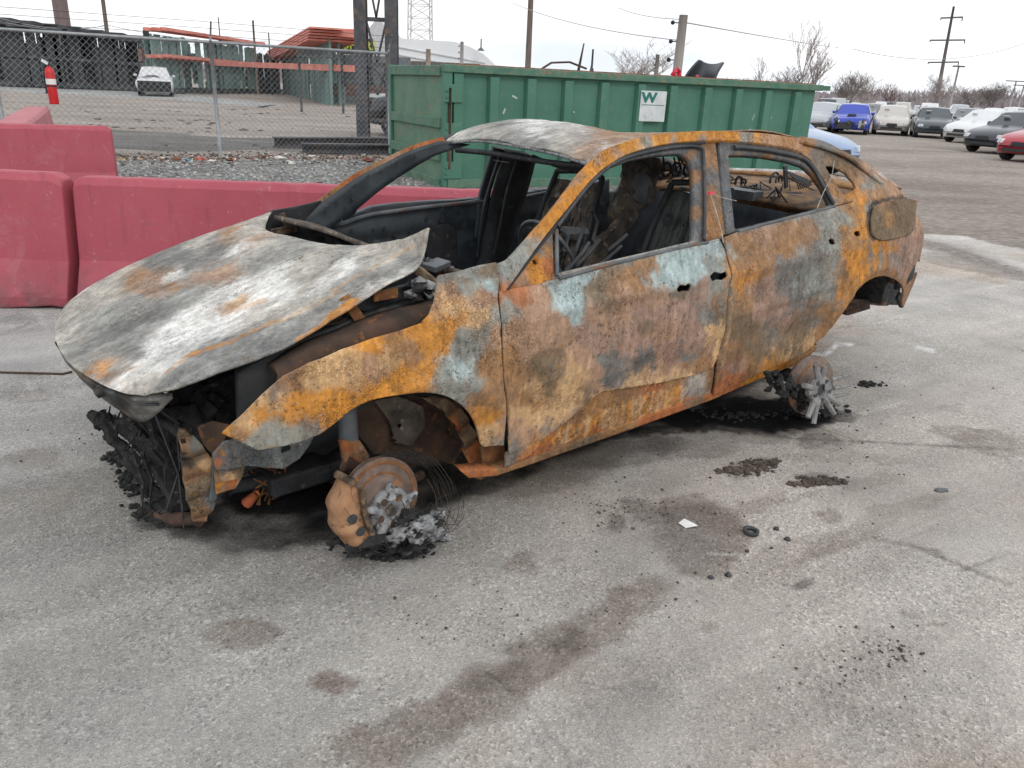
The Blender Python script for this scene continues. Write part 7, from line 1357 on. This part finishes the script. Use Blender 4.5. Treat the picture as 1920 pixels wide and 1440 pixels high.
for k in range(36):
    cX, cY = rnd.gauss(745, 16), rnd.gauss(940, 12); R0 = rnd.uniform(70, 112); a0 = rnd.uniform(-75, 75); a1 = a0+rnd.uniform(35, 150); pts = []
    wob = rnd.uniform(0, 6)
    for t in np.linspace(a0, a1, 14):
        r2 = R0*(1+.05*math.sin(t*.06+wob)); p = np.array(S_(cX+r2*math.cos(R(t))*.92, cY+r2*math.sin(R(t)), .84+.05*math.sin(t*.03+wob))); p[2] = max(p[2], .066); pts.append(L3(p))
    mb.tube(pts, .0009, 3, False)
for k in range(16):
    x0, y0 = rnd.uniform(800, 830), rnd.uniform(960, 1000); pts = [(x0, y0), (x0+rnd.uniform(5, 15), y0-rnd.uniform(5, 30)), (x0+rnd.uniform(15, 45), y0-rnd.uniform(-25, 45))]
    mb.tube([L3(np.maximum(S_(a, b, .86), [-9, -9, .064])) for a, b in smooth_line(pts, 4)], .0009, 3, False)
for k in range(14):
    x0 = rnd.uniform(640, 700); pts = [(x0, 1010), (x0+rnd.uniform(20, 60), 1030+rnd.uniform(0, 12)), (x0+rnd.uniform(70, 130), 1028+rnd.uniform(0, 14))]
    mb.tube([L3(np.maximum(S_(a, b, .82), [-9, -9, .066])) for a, b in smooth_line(pts, 4)], .0009, 3, False)
mb.build('tyre_bead_wires', M['wire'], W1)
# rear brake disc and the broken alloy wheel leaning outward
W2 = empty('rear_wheel_remains', (0, 0, 0)); W2.parent = CAR
g2 = np.array(atz(1533, 784, 0)); loc2 = CM.T @ (g2-CP); loc2 = np.array([loc2[0], -loc2[1], loc2[2]]); s2 = loc2[1]
ax2 = Vector((-.20, -1, .16)).normalized(); c2 = Vector(L3(S_(1519, 722, s2+.0)))
mb = MB(); mb.lathe([(-.012, .03), (-.012, .152), (.010, .152), (.010, .10), (.05, .085), (.05, .001)], c2, ax2, 48); mb.build('brake_disc', rot, W2, True)
mb = MB(); mb.lathe([(.012, .094), (.0145, .102), (.012, .110)], c2, ax2, 48); mb.build('disc_wear_ring', M['rust'], W2, True)
cH = Vector(L3(S_(1536, 731, s2+.10))); f1 = ax2.cross(Vector((0, 0, 1))).normalized(); f2 = f1.cross(ax2).normalized()
alloy = mottled('grey_alloy', (.16, .16, .157), (.27, .265, .26), 18, .75, c3=(.12, .12, .12), sc3=30, bst=.3)
mb = MB(); mb.lathe([(-.04, .03), (-.03, .062), (.0, .072), (.016, .066), (.020, .034), (.002, .030), (.002, .001)], cH, ax2, 32)
for k, Ls in zip(range(10), (.145, .12, .06, .05, .155, .16, .165, .15, .09, .13)):
    a = R(90+36*(k//2)*2+(10 if k % 2 else -10)-8); d_ = f1*math.cos(a)+f2*math.sin(a); mb.tube([cH+d_*.045+ax2*.004, cH+d_*(Ls*.6)+ax2*.010, cH+d_*Ls+ax2*(.004+.02*random.random())], [.021, .016, .013], 7)
rw = mb.build('wheel_spokes', alloy, W2, bevel=.004); mb = MB()
for k in range(5): a = R(54+72*k); d_ = f1*math.cos(a)+f2*math.sin(a); mb.lathe([(0, .013), (.004, .0125), (.004, .001)], cH+d_*.048+ax2*.017, ax2, 12)
mb.lathe([(0, .026), (.003, .024), (.003, .001)], cH+ax2*.004, ax2, 18); mb.build('bolt_pocket', M['soot'], rw)
mb = MB(); rnd = random.Random(8)
for a, b in (((1558, 712), (1600, 700)), ((1562, 728), (1596, 722)), ((1556, 745), (1592, 738))): mb.tube([L3(S_(*a, s2+.05)), L3(S_(*b, s2+.0))], [.012, .006], 6)
mb.build('snapped_spokes', alloy, W2)
mb = MB()
for k in range(170):
    t = rnd.random(); X, Y = 1452+92*t+rnd.gauss(0, 8), 712+66*t+rnd.gauss(0, 9); q = np.array(S_(X, Y, s2-.02+rnd.uniform(-.06, .06))); q[2] = max(q[2], .05); mb.m = rnd.choice([0, 0, 0, 0, 1]); mb.blob(L3(q), rnd.uniform(.008, .026)*(.6 if mb.m else 1), k, 1, .8)
mb.build('burnt_tyre_ash', [M['char'], M['ash']], W2)
0 and ribbon('tyre_carcass', [S_(*p, s2-.1) for p in [(1270, 770), (1350, 758), (1450, 725), (1480, 720)]], [S_(*p, s2) for p in [(1300, 785), (1370, 792), (1460, 790), (1520, 784)]], M['char'], .02, mid=(0, 0, .02), n=50)
mb = MB(); a_ = c2+Vector((0, .10, 0)); mb.tube([c2, (c2.x-.15, -.2, c2.z+.02), (2.4, .3, c2.z+.04)], .035, 8); mb.tube([(c2.x, c2.y+.05, c2.z+.02), (2.3, -.5, .22)], .03, 8); mb.build('rear_axle_arm', M['black'], CAR, True)
mb = MB(); q = S_(1526, 651, .84); mb.lathe([(-.006, .014), (-.006, .026), (.006, .026), (.006, .014)], (q[0], -q[1], q[2]), (.3, -1, 0), 16, True); mb.build('tow_eye', M['rustdark'], CAR, True)
# rear wheel housing and undertray
ribbon('rear_wheel_liner', [(2.50, .84, .36), (2.62, .85, .60), (2.85, .86, .69), (3.08, .83, .67), (3.24, .80, .56), (3.30, .78, .42)], [(2.50, .50, .36), (2.62, .50, .60), (2.85, .50, .72), (3.08, .50, .68), (3.24, .50, .56), (3.30, .50, .42)], M['char'], .02, n=40)
plate('wheelhouse_wall', [(1560, 572), (1600, 545), (1650, 520), (1685, 530), (1688, 572), (1640, 570), (1600, 565)], .60, M['char'], .02)
mb = MB(); mb.box(L3((3.12, .42, .43)), (.55, .5, .12), taper=.7); mb.box(L3((3.35, .2, .40)), (.3, .9, .16), taper=.8); mb.build('rear_undertray', M['rustdark'], CAR, bevel=.03)
plate('exhaust_scrap', [(1583, 567), (1640, 572), (1662, 573), (1664, 568), (1640, 562), (1600, 560)], .70, M['rustdark'], .02)
plate('bumper_bracket', [(1682, 560), (1688, 548), (1692, 574), (1689, 577)], .82, M['black'], .02)

flat_panel('lamp_recess', [(3.30, .45), (3.50, .45), (3.55, .66), (3.54, .80), (3.35, .80)], .70, M['black'], h=.02)
# --- tail, boot, parcel shelf
shelfm = mottled('orange_rust_shelf', (.09, .06, .04), (.28, .155, .065), 9, .9, c3=(.06, .05, .045), sc3=13, t3=(.52, .62), bst=.5)
mb = MB()
for k in range(34): mb.blob((random.uniform(2.68, 3.2), -random.uniform(-.4, .5), 1.0+random.uniform(0, .02)), random.uniform(.012, .04), k, 1, .7, (1.3, 1, .5))
for k in range(14): q = np.array((random.uniform(2.7, 3.1), random.uniform(-.3, .5), 1.0)); mb.tube([L3(q), L3(q+np.array((random.uniform(-.1, .15), random.uniform(-.1, .1), random.uniform(.03, .10)))), L3(q+np.array((random.uniform(-.1, .25), random.uniform(-.15, .15), .01)))], .005, 4)
mb.build('shelf_debris', M['black'], CAR)
ribbon('parcel_shelf', [(2.70, .62, .985), (2.70, 0, 1.0), (2.70, -.64, .985)], [(3.30, .60, 1.03), (3.36, 0, 1.05), (3.30, -.60, 1.03)], shelfm, .02, n=30)
ribbon('boot_lid', [(3.28, .66, 1.04), (3.34, 0, 1.07), (3.28, -.66, 1.04)], [(3.62, .60, 1.00), (3.74, 0, 1.04), (3.62, -.60, 1.00)], M['panel'], .02, [(1400, 330, 'o'), (1500, 335, 'P'), (1600, 340, 'o'), (1350, 330, 'B')], n=40, mid=(0, 0, .012))
mb = MB(); mb.tube([L3(p) for p in smooth_line([(3.60, .60, 1.01), (3.70, .3, 1.03), (3.74, 0, 1.05), (3.70, -.3, 1.045), (3.58, -.62, 1.03), (3.45, -.66, 1.045)], 5)], .022, 8); mb.build('boot_rim', M['ashpale'], CAR, True)
ribbon('tail_panel', [(3.62, .62, .99), (3.72, 0, 1.0), (3.62, -.62, .99)], [(3.55, .68, .50), (3.68, 0, .48), (3.55, -.68, .50)], M['panel'], .03, [(1700, 400, 'B'), (1720, 450, 'M'), (1710, 500, 'o')], n=40)
ribbon('rear_corner', [(3.42, .80, 1.02), (3.52, .74, 1.01), (3.62, .62, .99)], [(3.42, .82, .52), (3.5, .76, .5), (3.55, .68, .50)], M['panel'], .02, [(1725, 420, 'P'), (1720, 460, 'M'), (1712, 500, 'M'), (1730, 440, 'B')], n=12)
ribbon('rear_corner', [(3.42, -.80, 1.02), (3.52, -.74, 1.01), (3.62, -.62, .99)], [(3.42, -.82, .52), (3.5, -.76, .5), (3.55, -.68, .50)], M['rust'], .02, n=12)
def qs(x, s, z): return (x, s, z)
ribbon('c_pillar_fold', [S_(*p, s) for p, s in zip([(1497, 258), (1540, 266), (1590, 290), (1640, 318), (1690, 355)], [.60, .60, .62, .66, .70])], [S_(*p, s) for p, s in zip([(1500, 268), (1545, 277), (1590, 295), (1632, 327), (1652, 343)], [.64, .66, .70, .745, .77])], M['panel'], .015, [(1510, 268, 'o'), (1540, 280, 'E'), (1570, 292, 'G'), (1600, 305, 'D'), (1625, 325, 'P'), (1645, 340, 'A'), (1670, 345, 'P'), (1580, 285, 'B')], n=40)
0 and ribbon('c_pillar_inner', [(2.62, .60, 1.33), (2.9, .62, 1.20), (3.15, .66, 1.10), (3.35, .70, 1.04)], [(2.62, .54, 1.31), (2.9, .56, 1.18), (3.15, .60, 1.07), (3.35, .64, 1.02)], M['rust'], .02)
ribbon('far_c_fold', [(2.55, -.60, 1.22), (2.9, -.64, 1.14), (3.2, -.68, 1.08), (3.4, -.72, 1.03)], [(2.6, -.74, 1.12), (2.9, -.75, 1.07), (3.2, -.76, 1.03), (3.4, -.78, 1.0)], M['rust'], .02)
mb = MB()
for X0, Y0 in ((1385, 342), (1452, 338)): 
    q = S_(X0, Y0, .15 if X0 > 1400 else .3); r_ = .045 if X0 > 1400 else .03
    mb.tube([L3((q[0]+r_*math.cos(a), q[1], q[2]-.0+r_*math.sin(a))) for a in np.linspace(-.3, 3.5, 10)], .007, 5); mb.tube([L3((q[0]+r_*.7*math.cos(a), q[1]+.03, q[2]+r_*.7*math.sin(a))) for a in np.linspace(-.3, 3.5, 10)], .006, 5)
for k in range(9): q0 = S_(1470+5*k, 318+2*k, .2); q1 = S_(1500+5*k, 358+3*k, .25); mb.tube([L3(q0), L3((np.array(q0)+np.array(q1))/2+np.array([0, .02, .01])), L3(q1)], .004, 4)
mb.bar(L3(S_(1474, 352, .2)), L3(S_(1472, 310, .2)), .012, .03); mb.build('shelf_fittings', M['soot'], CAR)
mb = MB(); mb.box(L3((2.72, .12, 1.02)), (.10, .22, .05)); mb.blob(L3((2.74, -.05, 1.02)), .04, 2, 1, .4, (1, 2, .7)); mb.build('shelf_box', M['steel'], CAR)
# --- seats, dash, steering wheel
dv = mottled('seat_back_dark', (.012, .017, .024), (.04, .05, .062), 3, .8, c3=(.07, .065, .06), sc3=5, t3=(.62, .74), stretch=(6, 6, .6), bst=.4)
ribbon('rear_seat_back', [(2.60, .64, .97), (2.60, 0, .98), (2.60, -.66, .97)], [(2.35, .64, .40), (2.35, 0, .40), (2.35, -.66, .40)], dv, .05, n=40, nv=12)
ribbon('rear_seat_base', [(2.35, .64, .42), (2.35, -.66, .42)], [(1.95, .64, .44), (1.95, -.66, .44)], M['black'], .08)
def front_seat(s0, s1, x0, x1, z1, shell, pads=True):
    T = empty('front_seat', (0, 0, 0)); T.parent = CAR; mid = (s0+s1)/2
    mb = MB(); 
    for s in (s0, s1): mb.tube([(x0, -s, .42), (x0+(x1-x0)*.6, -s, z1*.75), (x1, -(s+(mid-s)*.15), z1)], .016, 8)
    mb.tube([(x1, -s0-(mid-s0)*.15, z1), (x1, -mid, z1+.02), (x1, -s1-(mid-s1)*.15, z1)], .016, 8); mb.tube([(x0+.03, -s0, .60), (x0+.03, -s1, .60)], .02, 8); mb.tube([(x0+.1, -s0, .80), (x0+.1, -s1, .80)], .012, 8)
    mb.tube([(x0, -s0, .42), (x0-.45, -s0, .40)], .02, 8); mb.tube([(x0, -s1, .42), (x0-.45, -s1, .40)], .02, 8); mb.tube([(x0-.45, -s0, .40), (x0-.45, -s1, .40)], .02, 8); mb.build('seat_frame', M['soot'], T, True)
    n, m = 40, 30; V = []; F = []
    for i in range(n):
        for j in range(m):
            u, v_ = i/(n-1), j/(m-1); s = s0+.03+(s1-s0-.06)*v_; x = x0+.02+(x1-x0)*u+.03*(2*v_-1)**2*-1+.005*math.sin(v_*34)*(.3+u); z = .46+(z1-.50)*u; V.append((x, s, z+.01*mnoise.noise((u*5, v_*5, s0))))
    V = np.array(V); F = [(i*m+j, i*m+j+1, (i+1)*m+j+1, (i+1)*m+j) for i in range(n-1) for j in range(m-1)]
    local_mesh('back_panel', V, F, shell, T, .012); mb = MB()
    for k in range(8): a = [(x0+.05+(x1-x0)*t-.03, -(s0+.05+(s1-s0-.1)*random.random()), .5+(z1-.55)*t) for t in np.linspace(.05, .95, 4)]; mb.tube(a, .005, 4)
    mb.lathe([(0, .0001), (.004, .035)], (x0+(x1-x0)*.7-.02, -(s0+.12), z1*.85), (-1, 0, .3), 14); mb.tube([(x1-.02, -(mid-.06), z1), (x1-.01, -(mid-.06), z1+.07), (x1-.01, -(mid+.06), z1+.07), (x1-.02, -(mid+.06), z1)], .008, 6); mb.build('seat_wires', M['black'], T)
seatp = mottled('seat_shell_grey', (.03, .038, .038), (.085, .095, .092), 7, .8, c3=(.2, .17, .13), sc3=18, t3=(.62, .7), stretch=(1, 6, 1), bst=.4)
front_seat(.18, .62, 1.70, 1.98, 1.14, seatp); front_seat(-.62, -.18, 1.62, 1.90, 1.12, M['ashbrown'])
plate('seat_side_shell', [(1175, 292), (1215, 288), (1228, 330), (1222, 372), (1200, 392), (1180, 420), (1150, 450), (1120, 492), (1095, 505), (1105, 470), (1130, 440), (1160, 410), (1168, 360), (1170, 320)], .02, M['ashbrown'], .05, .02, seed=5)
plate('airbag_disc', [(1200+21*math.cos(a), 352+29*math.sin(a)) for a in np.linspace(0, 6.1, 14)], .04, M['steel'], .02, .004)
plate('roof_console', [(1195, 300), (1232, 296), (1240, 325), (1200, 330)], .0, M['ashbrown'], .03, .01)
mb = MB()
for X0 in (1250, 1268, 1290): q = S_(X0, 318, .15); mb.tube([L3((q[0]+.035*math.cos(a), q[1], q[2]+.035*math.sin(a))) for a in np.linspace(0, 6.28, 12)], .007, 5)
for k in range(8): q0 = S_(random.uniform(1190, 1300), 295, .1); q1 = S_(random.uniform(1190, 1300), random.uniform(320, 345), .2); mb.tube([L3(q0), L3((np.array(q0)+np.array(q1))/2+np.array([.03, .02, -.02])), L3(q1)], .005, 4)
mb.build('hanging_wires', M['black'], CAR)
mb = MB(); mb.tube([(.80, -.72, .74), (.80, .0, .74), (.80, .72, .74)], .03, 10); mb.box((.68, 0, .70), (.25, 1.3, .10), taper=.8)
for s in (.5, .25, -.1, -.45): mb.tube([(.80, -s, .74), (.72, -s, .55), (.62, -s, .30)], .016, 6)
mb.build('dash_frame', M['black'], CAR, True)
mb = MB(); cS = Vector((1.00, -.38, .90)); aS = Vector((1, 0, .45)).normalized(); b1 = Vector((0, 1, 0)); b2 = aS.cross(b1)
mb.tube([cS+(b1*math.cos(t)+b2*math.sin(t))*.175 for t in np.linspace(0, 2*math.pi, 30)], .009, 6, False)
for t in (0, 2.4, 3.9): mb.tube([cS, cS+(b1*math.cos(t)+b2*math.sin(t))*.17], .008, 6)
mb.tube([cS, cS-aS*.3], .025, 8); mb.build('steering_wheel', M['soot'], CAR, True)
plate('door_winder_plate', [(1055, 424), (1100, 428), (1104, 438), (1060, 440)], .30, M['steel'], .01, .002, holes=[[(1062+8*k, 429), (1067+8*k, 430), (1068+8*k, 434), (1063+8*k, 434)] for k in range(4)])
mb = MB()
for a, b, s in (((1060, 510), (1105, 455), .55), ((1075, 505), (1125, 450), .5), ((1090, 400), (1080, 470), .35), ((1110, 395), (1112, 450), .3), ((1052, 430), (1058, 470), .5), ((1140, 470), (1175, 440), .45), ((1120, 500), (1165, 462), .5)): mb.tube([L3(S_(*a, s)), L3((np.array(S_(*a, s))+np.array(S_(*b, s)))/2+np.array((.01, .02, .02))), L3(S_(*b, s))], .009, 6)
mb.build('pedal_brackets', M['soot'], CAR, True)
mb = MB(); rnd = random.Random(2)
for k in range(80): mb.m = rnd.choice([0, 0, 1]); mb.blob((rnd.uniform(.6, 2.3), rnd.uniform(-.7, .7), .30+rnd.uniform(0, .10)), rnd.uniform(.03, .09), k, 1, .6, (1.3, 1, .6))
mb.build('interior_ash', [M['char'], M['ashbrown']], CAR)
# string with a red tag tied through the B pillar
mb = MB(); Q = [np.array(side_lift(*p))+np.array((0, .012, 0)) for p in [(1328, 362), (1340, 400), (1350, 438), (1352, 455)]]; mb.tube([L3(q) for q in Q], .0022, 4); Q = [np.array(side_lift(*p))+np.array((0, .014, 0)) for p in [(1330, 364), (1350, 370), (1376, 376)]]; mb.tube([L3(q) for q in Q], .0015, 4)
Q = [np.array(side_lift(*p))+np.array((0, .012, 0)) for p in [(1560, 300), (1555, 330), (1540, 360), (1528, 390)]]; mb.tube([L3(q) for q in smooth_line([tuple(q) for q in Q], 4)], .002, 4)
sw = mb.build('tie_string', M['ashpale'], CAR); q = np.array(side_lift(1328, 361))+np.array((0, .016, 0)); mb = MB(); mb.box(L3(q), (.032, .008, .011)); mb.build('red_tag', plain('tag_red', (.75, .05, .12), .4), sw)
SC.render.film_transparent = False
